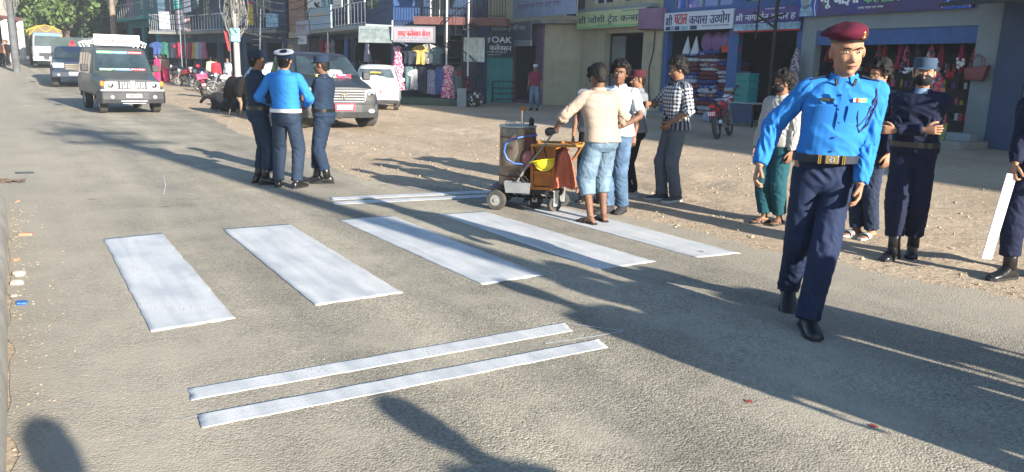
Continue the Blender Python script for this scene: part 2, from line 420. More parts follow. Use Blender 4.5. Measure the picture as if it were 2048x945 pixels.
marking('stop_line', [G(377, 780), G(382, 804), G(1146, 664), G(1128, 647)], 'upper of the two long white lines in the foreground', 'road marking', 'double white stop lines', amp=0.006)
marking('stop_line', [G(397, 832), G(402, 861), G(1216, 698), G(1196, 681)], 'lower of the two long white lines in the foreground', 'road marking', 'double white stop lines', amp=0.006)
marking('stop_line', [G(660, 396), G(663, 402), G(1003, 386), G(996, 381)], 'farther of the two thin white lines running up to the marking machine', 'road marking', 'double white stop lines', amp=0.006)
marking('stop_line', [G(664, 405), G(667, 411), G(1003, 394), G(1000, 389)], 'nearer of the two thin white lines running up to the marking machine', 'road marking', 'double white stop lines', amp=0.006)
# chalk scribbles and guide lines left on the asphalt
def scribble(pts, r, label, name='chalk_line'):
    m = MB(); P = []
    for i in range(len(pts) - 1):
        a, b = G(*pts[i]), G(*pts[i + 1])
        for k in range(6): P.append(a.lerp(b, k / 6))
    P.append(G(*pts[-1])); vs = []; fs = []
    for i, p in enumerate(P):
        d = (P[min(i + 1, len(P) - 1)] - P[max(i - 1, 0)]); d = V((-d.y, d.x)).normalized()
        q = r * (0.6 + 0.8 * rnd.random())
        j = V((rnd.uniform(-1, 1), rnd.uniform(-1, 1))) * r * 0.4
        vs += [(*(p + j + d * q), 0.0075), (*(p + j - d * q), 0.0075)]
    for i in range(len(P) - 1): fs.append((2 * i, 2 * i + 1, 2 * i + 3, 2 * i + 2))
    m.add(vs, fs); m.obj(name, paint, label=label, cat='chalk mark', group='chalk guide marks on the asphalt')
scribble([(328, 355), (331, 372), (328, 390), (350, 388), (392, 390)], 0.006, 'bent chalk line left of the three policemen')
scribble([(345, 788), (378, 782)], 0.004, 'short chalk tail left of the upper foreground line')
scribble([(352, 842), (398, 835)], 0.004, 'short chalk tail left of the lower foreground line')
scribble([(1135, 650), (1250, 664), (1190, 675), (1090, 690)], 0.006, 'broken chalk smear between the right ends of the foreground lines')
# ------------------------------------------------------------------ lettering
_gc = {}
def glyphs(txt):
    """flat mesh data (verts, faces, width) of a string set at size 1"""
    if txt in _gc: return _gc[txt]
    c = bpy.data.curves.new('t', 'FONT'); c.body = txt; c.resolution_u = 3
    o = bpy.data.objects.new('t', c); col.objects.link(o)
    dg = bpy.context.evaluated_depsgraph_get(); dg.update()
    me = bpy.data.meshes.new_from_object(o.evaluated_get(dg))
    vs = [(v.co.x, v.co.y) for v in me.vertices]; fs = [tuple(p.vertices) for p in me.polygons]
    bpy.data.objects.remove(o); bpy.data.meshes.remove(me); bpy.data.curves.remove(c)
    wd = max([v[0] for v in vs] + [0]) if vs else 0.0
    _gc[txt] = (vs, fs, wd); return _gc[txt]
def clip_right(vs, fs, xm):
    bm = bmesh.new(); bv = [bm.verts.new((x, y, 0)) for x, y in vs]
    for f in fs:
        try: bm.faces.new([bv[i] for i in f])
        except Exception: pass
    bmesh.ops.bisect_plane(bm, geom=bm.verts[:] + bm.edges[:] + bm.faces[:], plane_co=(xm, 0, 0), plane_no=(1, 0, 0), clear_outer=True)
    bm.verts.index_update(); r = [(v.co.x, v.co.y) for v in bm.verts], [tuple(v.index for v in f.verts) for f in bm.faces]
    bm.free(); return r
def strip(pts, wd):
    vs = []; fs = []
    for i, (x, y) in enumerate(pts):
        a = pts[max(i - 1, 0)]; b = pts[min(i + 1, len(pts) - 1)]
        dx, dy = b[0] - a[0], b[1] - a[1]; L = math.hypot(dx, dy) or 1
        vs += [(x - dy / L * wd / 2, y + dx / L * wd / 2), (x + dy / L * wd / 2, y - dx / L * wd / 2)]
    for i in range(len(pts) - 1): fs.append((2 * i, 2 * i + 1, 2 * i + 3, 2 * i + 2))
    return vs, fs
def script_text(tokens):
    """tokens: strings; '~x' half form of x; '^' strokes under (ra), 'R' reph hook over the previous sign, '_' space"""
    V2 = []; F2 = []; cx = 0.0; last = 0.0
    def put(vs, fs, dx):
        b = len(V2); V2.extend((x + dx, y) for x, y in vs); F2.extend(tuple(i + b for i in f) for f in fs)
    for t in tokens:
        if t == '_': cx += 0.30; continue
        if t == '^':
            put(*strip([(0.10, -0.18), (0.26, -0.02), (0.42, -0.18)], 0.065), last); continue
        if t == '/':                                        # the slanting ra below a sha
            put(*strip([(0.06, 0.06), (0.24, 0.22)], 0.07), last + 0.02); continue
        if t == 'R':
            put(*strip([(0.26, 0.66), (0.20, 0.76), (0.25, 0.86), (0.36, 0.86)], 0.06), cx - 0.42); continue
        if t[0] == '~':
            vs, fs, wd = glyphs(t[1:]); vs, fs = clip_right(vs, fs, wd - 0.17); last = cx
            put(vs, fs, cx); cx += wd - 0.19; continue
        vs, fs, wd = glyphs(t); last = cx
        put(vs, fs, cx); cx += wd
    return V2, F2, cx
def write(parent, tokens, m, x0, x1, z0, z1, y, name='lettering', bold=0.03, slant=0.0, label=None, center=False):
    """letters in the parent's x-z plane, facing -y"""
    if isinstance(tokens, str): tokens = [tokens]
    vs, fs, wd = script_text(tokens)
    if not vs: return
    ylo = min(v[1] for v in vs); yhi = max(v[1] for v in vs)
    sx = (x1 - x0) / wd; sz = (z1 - z0) / (yhi - ylo)
    mb = MB()
    k = 3 if bold else 1
    for q in range(k):
        dx = (q - (k - 1) / 2) * bold * sz
        mb.add([(x0 + v[0] * sx + dx + slant * (v[1] - ylo) * sz, y - 0.0012 * q, z0 + (v[1] - ylo) * sz) for v in vs], fs)
    return mb.obj(name, m, parent, label=label)
def small_print(parent, m, x0, x1, z, h, y, n, seed=0):
    """a line of print too small to read: a row of short strokes with a head line"""
    r = random.Random(seed); mb = MB(); x = x0
    while x < x1:
        wl = h * r.uniform(1.2, 3.2)
        if x + wl > x1: break
        mb.box(x, x + wl, y - 0.002, y, z + h * 0.8, z + h)
        k = x
        while k < x + wl - h * 0.2:
            mb.box(k, k + h * 0.16, y - 0.002, y, z + h * r.uniform(0, 0.4), z + h * 0.8); k += h * r.uniform(0.35, 0.6)
        x += wl + h * 0.6
    return mb.obj('small_print', m, parent)
# ------------------------------------------------------------------ facades
def frame(name, O, ang, label, cat='building', group=None):
    return empty(name, (O.x, O.y, 0), ang, label, cat, group)
def wall_holes(mb, x0, x1, z0, z1, y0, y1, holes):
    xs = sorted({x0, x1, *[h[0] for h in holes], *[h[1] for h in holes]})
    for a, b in zip(xs, xs[1:]):
        hs = sorted([(h[2], h[3]) for h in holes if h[0] < b - 1e-6 and h[1] > a + 1e-6])
        z = z0
        for c, d in hs:
            if c > z + 1e-6: mb.box(a, b, y0, y1, z, c)
            z = max(z, d)
        if z < z1 - 1e-6: mb.box(a, b, y0, y1, z, z1)
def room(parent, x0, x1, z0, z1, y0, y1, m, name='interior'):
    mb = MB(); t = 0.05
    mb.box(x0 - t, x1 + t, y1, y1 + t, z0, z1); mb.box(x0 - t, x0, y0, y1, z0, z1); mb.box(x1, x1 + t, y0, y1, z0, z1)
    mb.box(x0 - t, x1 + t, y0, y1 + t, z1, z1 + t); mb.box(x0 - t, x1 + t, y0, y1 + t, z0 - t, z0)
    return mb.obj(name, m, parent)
cream = mat('cream_wall_paint', (0.45, 0.40, 0.27), 0.85, var=0.08, vscale=1.2, bump=0.2, bscale=8, dirt=(0.27, 0.25, 0.18))
paleblue = mat('shade_darkened_pale_blue', (0.24, 0.275, 0.285), 0.8, var=0.1, vscale=1.4, bump=0.15, dirt=(0.20, 0.24, 0.27))  # pale blue paint darkened to hold the deep shade of the fronts
greywall = mat('grey_cement', (0.22, 0.23, 0.22), 0.9, var=0.2, vscale=1.5, bump=0.3, bscale=10, dirt=(0.14, 0.14, 0.14))
darkroom = mat('interior_shade_paint', (0.035, 0.045, 0.065), 0.9)  # room shade put into the colour: near-black shop interiors
bluewall = mat('blue_wall_paint', (0.05, 0.12, 0.30), 0.7, var=0.15)
navywall = mat('dark_blue_paint', (0.03, 0.06, 0.13), 0.6, var=0.15)
tealp = mat('teal_paint', (0.03, 0.26, 0.27), 0.55, var=0.15, vscale=2)
purplep = mat('mauve_paint', (0.25, 0.15, 0.24), 0.8, var=0.12)
redslab = mat('shade_dimmed_red_brown', (0.14, 0.06, 0.055), 0.8, var=0.2)  # red-brown darkened so the sunlit balcony slab reads as shaded
blackm = mat('black_metal', (0.02, 0.02, 0.022), 0.5, metal=0.3)
steel = mat('steel_pipe', (0.42, 0.44, 0.46), 0.35, metal=0.8, var=0.2)
whitep = mat('white_paint', (0.72, 0.72, 0.70), 0.5, var=0.06)
greyp = mat('grey_paint', (0.30, 0.32, 0.34), 0.6)
navyl = mat('navy_sign_paint', (0.01, 0.02, 0.12), 0.5)
redl = mat('red_sign_paint', (0.50, 0.02, 0.03), 0.5)
greenl = mat('green_sign_paint', (0.16, 0.50, 0.20), 0.5)
whitel = mat('white_sign_paint', (0.75, 0.78, 0.80), 0.5)
limesign = mat('lime_sign_sheet', (0.50, 0.58, 0.30), 0.4, var=0.06)
whitesign = mat('white_sign_sheet', (0.58, 0.62, 0.70), 0.35, var=0.05)
purplesign = mat('purple_sign_sheet', (0.06, 0.035, 0.22), 0.35, var=0.2)
plumsign = mat('plum_sign_sheet', (0.12, 0.025, 0.10), 0.35, var=0.5, vscale=0.8, c2=(0.02, 0.03, 0.2))
bluesign = mat('blue_sign_sheet', (0.01, 0.06, 0.40), 0.35, var=0.2)
paleprint = mat('pale_blue_print', (0.25, 0.42, 0.55), 0.4, var=0.5, vscale=9)
darksign = mat('dark_teal_sign_sheet', (0.02, 0.035, 0.05), 0.4)
greysign = mat('grey_sign_sheet', (0.14, 0.17, 0.19), 0.45)
blueglass = mat('blue_tinted_glass', (0.02, 0.09, 0.42), 0.06, var=0.25, vscale=0.5, spec=0.9)
darkglass = mat('dark_glass', (0.02, 0.03, 0.04), 0.05, spec=0.9)
def brickmat(name, c1, c2, mortar, scale=1.0):
    m = bpy.data.materials.new(name); m.use_nodes = True; n, l, b = nodes(m); b.inputs['Roughness'].default_value = 0.9
    tc = n.new('ShaderNodeTexCoord'); sp_ = n.new('ShaderNodeSeparateXYZ'); l.new(tc.outputs['Object'], sp_.inputs[0])
    ad = n.new('ShaderNodeMath'); ad.operation = 'ADD'; l.new(sp_.outputs[0], ad.inputs[0]); l.new(sp_.outputs[1], ad.inputs[1])
    cb = n.new('ShaderNodeCombineXYZ'); l.new(ad.outputs[0], cb.inputs[0]); l.new(sp_.outputs[2], cb.inputs[1])
    br = n.new('ShaderNodeTexBrick'); l.new(cb.outputs[0], br.inputs['Vector']); br.inputs['Scale'].default_value = scale
    br.inputs['Color1'].default_value = (*c1, 1); br.inputs['Color2'].default_value = (*c2, 1); br.inputs['Mortar'].default_value = (*mortar, 1)
    br.inputs['Brick Width'].default_value = 0.24; br.inputs['Row Height'].default_value = 0.11; br.inputs['Mortar Size'].default_value = 0.014
    nz = n.new('ShaderNodeTexNoise'); nz.inputs['Scale'].default_value = 1.3; nz.inputs['Detail'].default_value = 6; l.new(tc.outputs['Object'], nz.inputs['Vector'])
    mx = n.new('ShaderNodeMix'); mx.data_type = 'RGBA'; mx.blend_type = 'MULTIPLY'; mx.inputs[0].default_value = 0.5
    l.new(br.outputs['Color'], mx.inputs[6]); l.new(nz.outputs[0], mx.inputs[7]); l.new(mx.outputs[2], b.inputs['Base Color'])
    return m
brick = brickmat('red_brick', (0.46, 0.20, 0.11), (0.52, 0.27, 0.16), (0.42, 0.38, 0.32))
ORD = 'first second third fourth fifth sixth seventh eighth ninth tenth eleventh twelfth thirteenth fourteenth fifteenth sixteenth seventeenth eighteenth nineteenth twentieth'.split()
# goods helpers
def pick(seq): return seq[rnd.randrange(len(seq))]
FABC = [(0.45, 0.04, 0.10), (0.30, 0.02, 0.04), (0.05, 0.10, 0.30), (0.5, 0.5, 0.5), (0.02, 0.03, 0.05), (0.45, 0.12, 0.20), (0.10, 0.18, 0.20), (0.50, 0.35, 0.10), (0.03, 0.15, 0.12), (0.30, 0.30, 0.42)]
FAB = [mat('shop_cloth_%s' % n_, tuple(q * 0.8 for q in c), 0.85, var=0.45, vscale=14) for n_, c in zip('crimson darkred blue grey black rose slate mustard green lilac'.split(), FABC)]
def patterned(name, cols, scale=30, rough=0.85):
    m = bpy.data.materials.new(name); m.use_nodes = True; n, l, b = nodes(m); b.inputs['Roughness'].default_value = rough
    tc = n.new('ShaderNodeTexCoord'); vo = n.new('ShaderNodeTexVoronoi'); vo.inputs['Scale'].default_value = scale; l.new(tc.outputs['Object'], vo.inputs['Vector'])
    sx = n.new('ShaderNodeSeparateColor'); l.new(vo.outputs['Color'], sx.inputs[0])
    rp = n.new('ShaderNodeValToRGB'); rp.color_ramp.interpolation = 'CONSTANT'; l.new(sx.outputs[0], rp.inputs[0])
    e = rp.color_ramp.elements
    while len(e) < len(cols): e.new(0.5)
    for i, c in enumerate(cols): e[i].position = i / len(cols); e[i].color = (*c, 1)
    l.new(rp.outputs[0], b.inputs['Base Color']); MATS[name] = m; return m
pinkfloral = patterned('pink_floral_cloth', [(0.45, 0.05, 0.16), (0.55, 0.30, 0.38), (0.35, 0.02, 0.10), (0.60, 0.5, 0.52)], 22)
redfloral = patterned('red_white_floral_cloth', [(0.45, 0.03, 0.06), (0.50, 0.55, 0.5), (0.06, 0.10, 0.12), (0.55, 0.16, 0.08), (0.5, 0.03, 0.12)], 13)
mixedgoods = patterned('mixed_small_goods', [(0.02, 0.02, 0.03), (0.30, 0.02, 0.04), (0.25, 0.27, 0.30), (0.03, 0.03, 0.05), (0.05, 0.07, 0.15), (0.4, 0.06, 0.08)], 11)
beddingm = patterned('striped_bedding', [(0.35, 0.05, 0.03), (0.02, 0.03, 0.12), (0.50, 0.10, 0.05), (0.35, 0.35, 0.40), (0.15, 0.02, 0.06)], 16)
bluebed = patterned('blue_bedding', [(0.02, 0.05, 0.30), (0.25, 0.32, 0.5), (0.02, 0.02, 0.12)], 12)
def garment(kind, m, h=1.0, wd=0.5, seed=0, parent=None, **kw):
    """a hanging garment with folds, origin at the hanger, in the x-z plane"""
    r = random.Random(seed); prof = {'dress': [(0, .18), (.06, .48), (.16, .46), (.30, .34), (.5, .40), (.75, .52), (1, .60)],
        'shirt': [(0, .2), (.08, .62), (.2, .95), (.34, .92), (.36, .52), (.7, .50), (1, .52)],
        'trousers': [(0, .40), (.1, .42), (.4, .44), (.7, .40), (1, .38)],
        'bag': [(0, .03), (.12, .05), (.2, .35), (.5, .5), (.8, .62), (1, .5)],
        'cloth': [(0, .05), (.1, .22), (.3, .38), (.6, .5), (1, .62)]}[kind]
    rings = []; N = 26
    for j in range(25):
        v = j / 24
        for a, b in zip(prof, prof[1:]):
            if a[0] <= v <= b[0] + 1e-9: q = (v - a[0]) / (b[0] - a[0]); ww = a[1] + (b[1] - a[1]) * q; break
        ww *= wd; ring = []
        for k in range(N):
            th = 2 * PI * k / N
            dpt = 0.05 + 0.06 * v
            fold = 0.35 * dpt * math.sin(th * 5 + seed) * (0.4 + v) + 0.012 * noise.noise(V((k, j * 0.3, seed)))
            ring.append(V((math.cos(th) * (ww + fold * 0.5), math.sin(th) * (dpt + fold), -v * h + (0.02 * math.sin(th * 3 + seed) if j == 24 else 0))))
        rings.append(ring)
    mb = MB(); mb.loft(rings); mb.tube([(0, 0, 0.10), (0.015, 0, 0.06), (0, 0, 0)], 0.006, 6)
    return mb.obj(kw.pop('name', 'hanging_' + kind), m, parent, smooth=True, **kw)
# ================================================================== right-hand row of shops
O = V((11.6, 17.75)) + ALV * 18.4            # left end of the row as seen from the road
ANG = AL - PI                                # local x to the right, local y into the shops
def W(x, y=0, z=0, O_=None, ang=None):
    O_ = O_ or O; a = ANG if ang is None else ang
    return (O_.x + x * math.cos(a) - y * math.sin(a), O_.y + x * math.sin(a) + y * math.cos(a), z)
def sub(x, y, z, rz=0.0): return W(x, y, z), ANG + rz
# --- cream trade-concern house
b1 = frame('shop_house', V(W(0)[:2]), ANG, 'cream two-storey shop house with a dark doorway under the lime sign')
mb = MB(); wall_holes(mb, 0, 5.15, 0, 10.2, 0, 0.25, [(1.62, 4.25, 0.12, 3.0), (0.7, 2.0, 4.2, 6.6), (2.6, 4.6, 4.2, 6.6)])
mb.box(0, 0.25, 0.25, 7, 0, 10.2); mb.box(4.9, 5.15, 0.25, 7, 0, 10.2); mb.box(0, 5.15, 0, 7, 10.2, 10.4)
mb.obj('wall', cream, b1)
mb = MB(); mb.box(4.2, 5.3, -0.10, -0.003, 0, 3.02); mb.obj('pillar', cream, b1, bevel=0.02); mb = MB(); mb.box(1.35, 1.6, -0.06, -0.003, 0, 3.1); mb.obj('pillar', cream, b1, bevel=0.02)
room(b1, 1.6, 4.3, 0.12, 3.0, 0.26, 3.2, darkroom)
mb = MB(); mb.box(2.9, 4.2, 0.9, 0.95, 0.12, 2.6); mb.obj('door', navywall, b1)
mb = MB(); mb.box(1.62, 2.5, 0.35, 0.4, 0.12, 2.9); [mb.box(1.62, 2.5, 0.33, 0.35, 0.3 + 0.12 * k, 0.34 + 0.12 * k) for k in range(20)]; mb.obj('shutter', greywall, b1)
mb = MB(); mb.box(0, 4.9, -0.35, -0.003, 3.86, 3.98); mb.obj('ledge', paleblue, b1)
for xa, xb in ((0.7, 2.0), (2.6, 4.6)):
    mb = MB(); mb.box(xa, xb, 0.12, 0.16, 4.2, 6.6); o = mb.obj('window', darkglass, b1)
    mb = MB(); [mb.box(q - 0.03, q + 0.03, 0.06, 0.12, 4.2, 6.6) for q in (xa + 0.03, (xa + xb) / 2, xb - 0.03)]; mb.obj('frame', whitep, o)
# purple round balcony cap on the column
mb = MB(); pts = [(4.1 + 0.62 + 0.72 * math.cos(PI + PI * k / 14), -0.003 + 0.55 * math.sin(PI + PI * k / 14)) for k in range(15)]
mb.prism(pts, 3.06, 3.8, axis='z'); mb.obj('balcony', purplep, b1, bevel=0.03)
mb = MB(); mb.tube([(4.95, -0.14, 3.0), (4.93, -0.15, 2.3), (4.72, -0.14, 1.7), (4.75, -0.13, 0.9), (4.9, -0.13, 0.3)], 0.02, 6); mb.obj('drain_hose', blackm, b1, smooth=True)
s1 = empty('shop_sign', *[W(0.02, -0.32, 3.2)], ANG, 'lime green sign with navy lettering over the cream doorway', 'sign')
mb = MB(); mb.box(0, 4.6, -0.05, 0.05, 0, 0.66); mb.obj('board', limesign, s1)
mb = MB(); mb.box(0.0, 4.6, -0.056, -0.052, 0.03, 0.085); mb.obj('border', greenl, s1)
write(s1, ['श', '/', 'ी', '_', 'जोशी', '_', 'ट', '^', 'ेड', '_', 'क', '~न', 'स', 'न', 'R'], navyl, 0.08, 4.5, 0.14, 0.50, -0.055)
small_print(s1, navyl, 3.2, 4.5, 0.555, 0.06, -0.052, 12, 3); small_print(s1, navyl, 1.5, 2.6, 0.09, 0.035, -0.052, 12, 5)
# --- bedding shop
b2 = frame('shop_house', V(W(5.16)[:2]), ANG, 'blue shop house with a wide open bedding shop and blue upper glazing')
mb = MB(); wall_holes(mb, 0, 6.5, 0, 10.8, 0, 0.25, [(0.35, 3.55, 0.1, 3.0), (3.85, 6.3, 0.1, 2.95), (0.55, 3.5, 3.75, 7.0), (4.1, 6.2, 3.8, 6.8)])
mb.box(0, 0.2, 0.25, 8, 0, 10.8); mb.box(6.3, 6.5, 0.25, 8, 0, 10.8); mb.box(0, 6.5, 0, 8, 10.8, 11); mb.box(0.2, 6.3, 0.25, 8, 3.3, 3.45); mb.obj('wall', bluewall, b2)
room(b2, 0.21, 6.29, 0.1, 3.2, 0.26, 4.6, darkroom)
mb = MB(); mb.box(3.5, 3.95, -0.04, -0.003, 0, 2.95); mb.obj('pillar', bluewall, b2)
mb = MB(); mb.box(0.55, 3.5, 0.10, 0.14, 3.75, 7.0); o = mb.obj('window', blueglass, b2)
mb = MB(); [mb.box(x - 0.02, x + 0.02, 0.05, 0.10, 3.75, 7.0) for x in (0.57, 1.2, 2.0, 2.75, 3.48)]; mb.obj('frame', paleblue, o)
mb = MB(); mb.box(4.1, 6.2, 0.10, 0.14, 3.8, 6.8); o = mb.obj('window', darkglass, b2)
mb = MB(); [mb.box(x - 0.03, x + 0.03, 0.04, 0.10, 3.8, 6.8) for x in (4.13, 4.8, 5.5, 6.17)]; mb.obj('frame', navywall, o)
mb = MB(); mb.box(0.1, 6.6, -0.75, 0.2, -0.02, 0.13); mb.obj('step', conc, b2, bevel=0.02)
s2 = empty('shop_sign', W(5.5, -0.14, 2.98), ANG, 'white sign with navy and red lettering over the bedding shop', 'sign')
mb = MB(); mb.box(0, 3.45, -0.05, 0.05, 0, 0.62); mb.obj('board', whitesign, s2)
write(s2, ['श', '/', 'ी'], navyl, 0.08, 0.44, 0.19, 0.56, -0.055); write(s2, ['घटाल'], redl, 0.56, 1.22, 0.21, 0.55, -0.055)
write(s2, ['कपास', '_', 'उ', '~द', 'योग'], navyl, 1.34, 3.3, 0.19, 0.57, -0.055)
mb = MB(); mb.box(0.1, 0.36, -0.055, -0.052, 0.02, 0.15); mb.box(0.6, 0.85, -0.055, -0.052, 0.02, 0.15); mb.box(1.4, 1.75, -0.055, -0.052, 0.02, 0.15); mb.obj('printed_picture', navywall, s2)
mb = MB(); mb.box(0.40, 0.56, -0.055, -0.052, 0.02, 0.15); mb.box(0.9, 1.3, -0.055, -0.052, 0.02, 0.15); mb.obj('printed_picture', paleprint, s2)
small_print(s2, navyl, 2.0, 3.3, 0.09, 0.05, -0.052, 12, 9)
s3 = empty('shop_sign', W(9.0, -0.14, 2.9), ANG, 'purple sign with pale lettering right of the white bedding sign', 'sign')
mb = MB(); mb.box(0, 2.62, -0.05, 0.05, 0.2, 0.66); mb.obj('board', purplesign, s3)
mb = MB(); mb.box(0, 2.62, -0.05, 0.05, 0.0, 0.197); mb.obj('picture_strip', paleprint, s3)
mb = MB(); mb.box(0, 2.62, -0.05, 0.05, -0.05, -0.003); mb.obj('border', redl, s3)
write(s3, ['श', '/', 'ी', '_', 'नागा', 'ज', 'ु', 'R', 'न', '_', 'व', '_', 'दार', '_', 'ह'], whitel, 0.06, 2.5, 0.23, 0.53, -0.055)
small_print(s3, whitel, 1.3, 2.1, 0.58, 0.05, -0.052, 12, 4); small_print(s3, navyl, 0.7, 1.2, 0.06, 0.09, -0.052, 12, 14)
# bedding piles: quilts stacked on shelves, each quilt its own thing
def quilt(w_, d_, h_, m, seed):
    rings = []; N = 20
    for j in range(13):
        v = j / 12; x = (v - 0.5) * w_; e = min(1, 6 * min(v, 1 - v) + 0.35)
        ring = []
        for k in range(N):
            th = 2 * PI * k / N; c, s_ = math.cos(th), math.sin(th)
            cc = math.copysign(abs(c) ** 0.5, c); ss = math.copysign(abs(s_) ** 0.6, s_)
            q = 1 + 0.10 * noise.noise(V((j * 0.6, k * 0.5, seed)))
            ring.append(V((x, cc * d_ / 2 * (0.85 + .15 * e) * q, h_ / 2 + ss * h_ / 2 * e * q)))
        rings.append(ring)
    mb = MB(); mb.loft(rings); return mb
qms = [mat('navy_quilt', (0.03, 0.05, 0.2), 0.9, var=0.3, vscale=12), beddingm, mat('pale_quilt', (0.42, 0.44, 0.50), 0.9, var=0.3, vscale=8), mat('maroon_quilt', (0.14, 0.02, 0.03), 0.9, var=0.4, vscale=12), bluebed]
lab = {0: 'navy quilt', 1: 'red striped quilt', 2: 'pale grey quilt', 3: 'maroon quilt', 4: 'blue patterned quilt'}
for ci, (cx, lo, hi) in enumerate([(6.4, 0.15, 2.05), (7.45, 0.15, 2.25), (8.35, 0.15, 1.9)]):
    z = lo; k = 0
    while z < hi:
        h_ = rnd.uniform(0.11, 0.2); qi = [3, 2, 1, 2, 3, 0, 1, 2, 4, 0, 3][(k + ci * 2) % 11]
        mb = quilt(0.98, 0.7, h_, None, k + ci * 20)
        mb.obj('quilt', qms[qi], None, '%s, %s from the bottom of the %s bedding pile' % (lab[qi], ORD[k], ['left', 'middle', 'right'][ci]), 'quilt', 'quilts piled in the bedding shop', loc=W(cx, 0.6 + rnd.uniform(-.06, .06), z), rz=ANG, smooth=True)
        z += h_ * 0.93; k += 1
# round cushions and pale pointed packs hanging under the lintel
for i, (x, m_) in enumerate([(7.25, FAB[9]), (7.75, FAB[9]), (8.2, FAB[8 + 1])]):
    mb = MB(); mb.ell((0, 0, 0), (0.30, 0.14, 0.33), 18, 10); mb.obj('round_cushion', mat('lilac_cushion', (0.22, 0.12, 0.28), 0.8, var=0.3, vscale=6), None, 'lilac round cushion, %s of three hanging under the white bedding sign' % ORD[i], 'cushion', 'round cushions hanging in the bedding shop', loc=W(x, 0.35, 2.6), rz=ANG, smooth=True)
for i, x in enumerate([6.25, 6.7]):
    mb = MB(); mb.add([(-0.2, -.06, -.35), (.2, -.06, -.35), (.2, .06, -.35), (-.2, .06, -.35), (0.02, 0, .35)], [(0, 1, 2, 3), (0, 1, 4), (1, 2, 4), (2, 3, 4), (3, 0, 4)])
    mb.obj('pillow_pack', whitesign, None, 'white pointed pillow pack hanging %s the other at the bedding shop' % ('left of', 'right of')[i], 'pillow', 'white pillow packs hanging in the bedding shop', loc=W(x, 0.3, 2.55), rz=ANG, bevel=0.02)
mb = MB(); mb.cbox((0, 0, 0), (0.8, 0.06, 0.22)); mb.cbox((0.15, 0, 0.32), (0.6, 0.06, 0.25), (0, -0.7, 0)); mb.obj('red_banner', mat('orange_red_cloth', (0.55, 0.06, 0.02), 0.7), None, 'orange red folded cloth hanging right of the cushions', 'cloth', loc=W(8.65, 0.1, 2.35), rz=ANG)
mb = MB(); mb.cbox((0, 0, 0), (1.3, 0.5, 0.16), (0, 0.05, 0)); mb.obj('bedding_pack', bluebed, None, 'blue plastic wrapped bedding pack lying on top of the piles', 'bedding', loc=W(6.7, 0.5, 2.2), rz=ANG, bevel=0.05, smooth=True)
# teal table, crates and white cloth bundle by the pillar
t = empty('shop_table', W(10.5, -0.9, 0), ANG, 'dark table under the teal crate stack in front of the blue pillar', 'table')
mb = MB(); mb.box(-0.65, 0.65, -0.3, 0.3, 0.68, 0.72); mb.obj('table_top', greyp, t)
for a, b in ((-.6, -.25), (.6, -.25), (-.6, .25), (.6, .25)):
    mb = MB(); mb.box(a - .025, a + .025, b - .025, b + .025, 0, 0.68); mb.obj('leg', blackm, t)
mb = MB(); mb.box(-0.62, 0.62, -0.27, -0.25, 0.1, 0.66); mb.obj('front_panel', navywall, t)
for i in range(4):
    mb = MB(); mb.box(-.28, .28, -.2, .2, 0, 0.19); mb.box(-.3, .3, -.22, .22, 0.19, 0.215)
    [mb.box(-.29, .29, -.213, -.2, 0.05 + .05 * k, 0.062 + .05 * k) for k in range(3)]
    mb.obj('plastic_crate', mat('turquoise_plastic', (0.01, 0.22, 0.22), 0.45), None, 'turquoise plastic crate, %s from the bottom of the stack on the dark table' % ORD[i], 'crate', 'turquoise crates stacked on the table', loc=W(10.45, -0.85, 0.72 + i * 0.217), rz=ANG, bevel=0.006)
for i in range(4):
    mb = MB(); mb.box(-.2, .2, -.15, .15, 0, 0.10); mb.obj('goods_box', [redl, whitesign, redslab, greyp][i], None, '%s flat goods box in the small pile left of the turquoise crates' % ['red', 'white', 'brown', 'grey'][i], 'box', 'flat boxes piled on the table', loc=W(9.75 + .1, -0.85, 0.72 + i * 0.102), rz=ANG, bevel=0.004)
mb = quilt(0.55, 0.5, 0.35, None, 77); mb.obj('cloth_bundle', mat('pale_blue_cloth', (0.25, 0.32, 0.45), 0.9, var=0.3), None, 'pale blue cloth bundle on the ground left of the dark table', 'bundle', loc=W(9.3, -1.0, 0.02), rz=ANG, smooth=True)
# --- cosmetics shop
b3 = frame('shop_house', V(W(11.67)[:2]), ANG, 'pale fronted cosmetics shop building, the right end one with a plum sign')
mb = MB(); wall_holes(mb, 0, 5.75, 0, 11.0, -0.02, 0.25, [(0.5, 5.22, 0.2, 2.83), (0.8, 2.4, 4.9, 6.8), (3.2, 5.0, 4.9, 6.8)])
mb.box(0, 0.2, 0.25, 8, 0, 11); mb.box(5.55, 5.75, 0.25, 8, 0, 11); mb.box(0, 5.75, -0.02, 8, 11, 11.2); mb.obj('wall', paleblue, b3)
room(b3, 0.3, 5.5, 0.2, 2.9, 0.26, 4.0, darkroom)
mb = MB(); mb.box(0.5, 5.22, 0.02, 0.10, 2.42, 2.83); mb.obj('rolled_shutter', bluewall, b3)
mb = MB(); mb.box(-0.1, 5.9, -1.15, -0.03, -0.02, 0.16); mb.box(0.3, 5.5, -0.6, -0.03, 0.16, 0.2); mb.obj('step', conc, b3, bevel=0.02)
for xa, xb in ((0.8, 2.4), (3.2, 5.0)):
    mb = MB(); mb.box(xa, xb, 0.10, 0.14, 4.9, 6.8); mb.obj('window', darkglass, b3)
s4 = empty('shop_sign', W(11.5, -0.12, 3.22), ANG, 'plum and blue sign with white and green lettering over the cosmetics shop', 'sign')
mb = MB(); mb.box(0.75, 4.55, -0.05, 0.05, 0, 0.86); mb.obj('board', plumsign, s4)
mb = MB(); mb.box(0, 0.747, -0.05, 0.05, 0, 0.86); mb.obj('left_panel', bluesign, s4)
mb = MB(); mb.box(4.553, 5.25, -0.05, 0.05, 0, 0.86); mb.obj('right_panel', bluesign, s4)
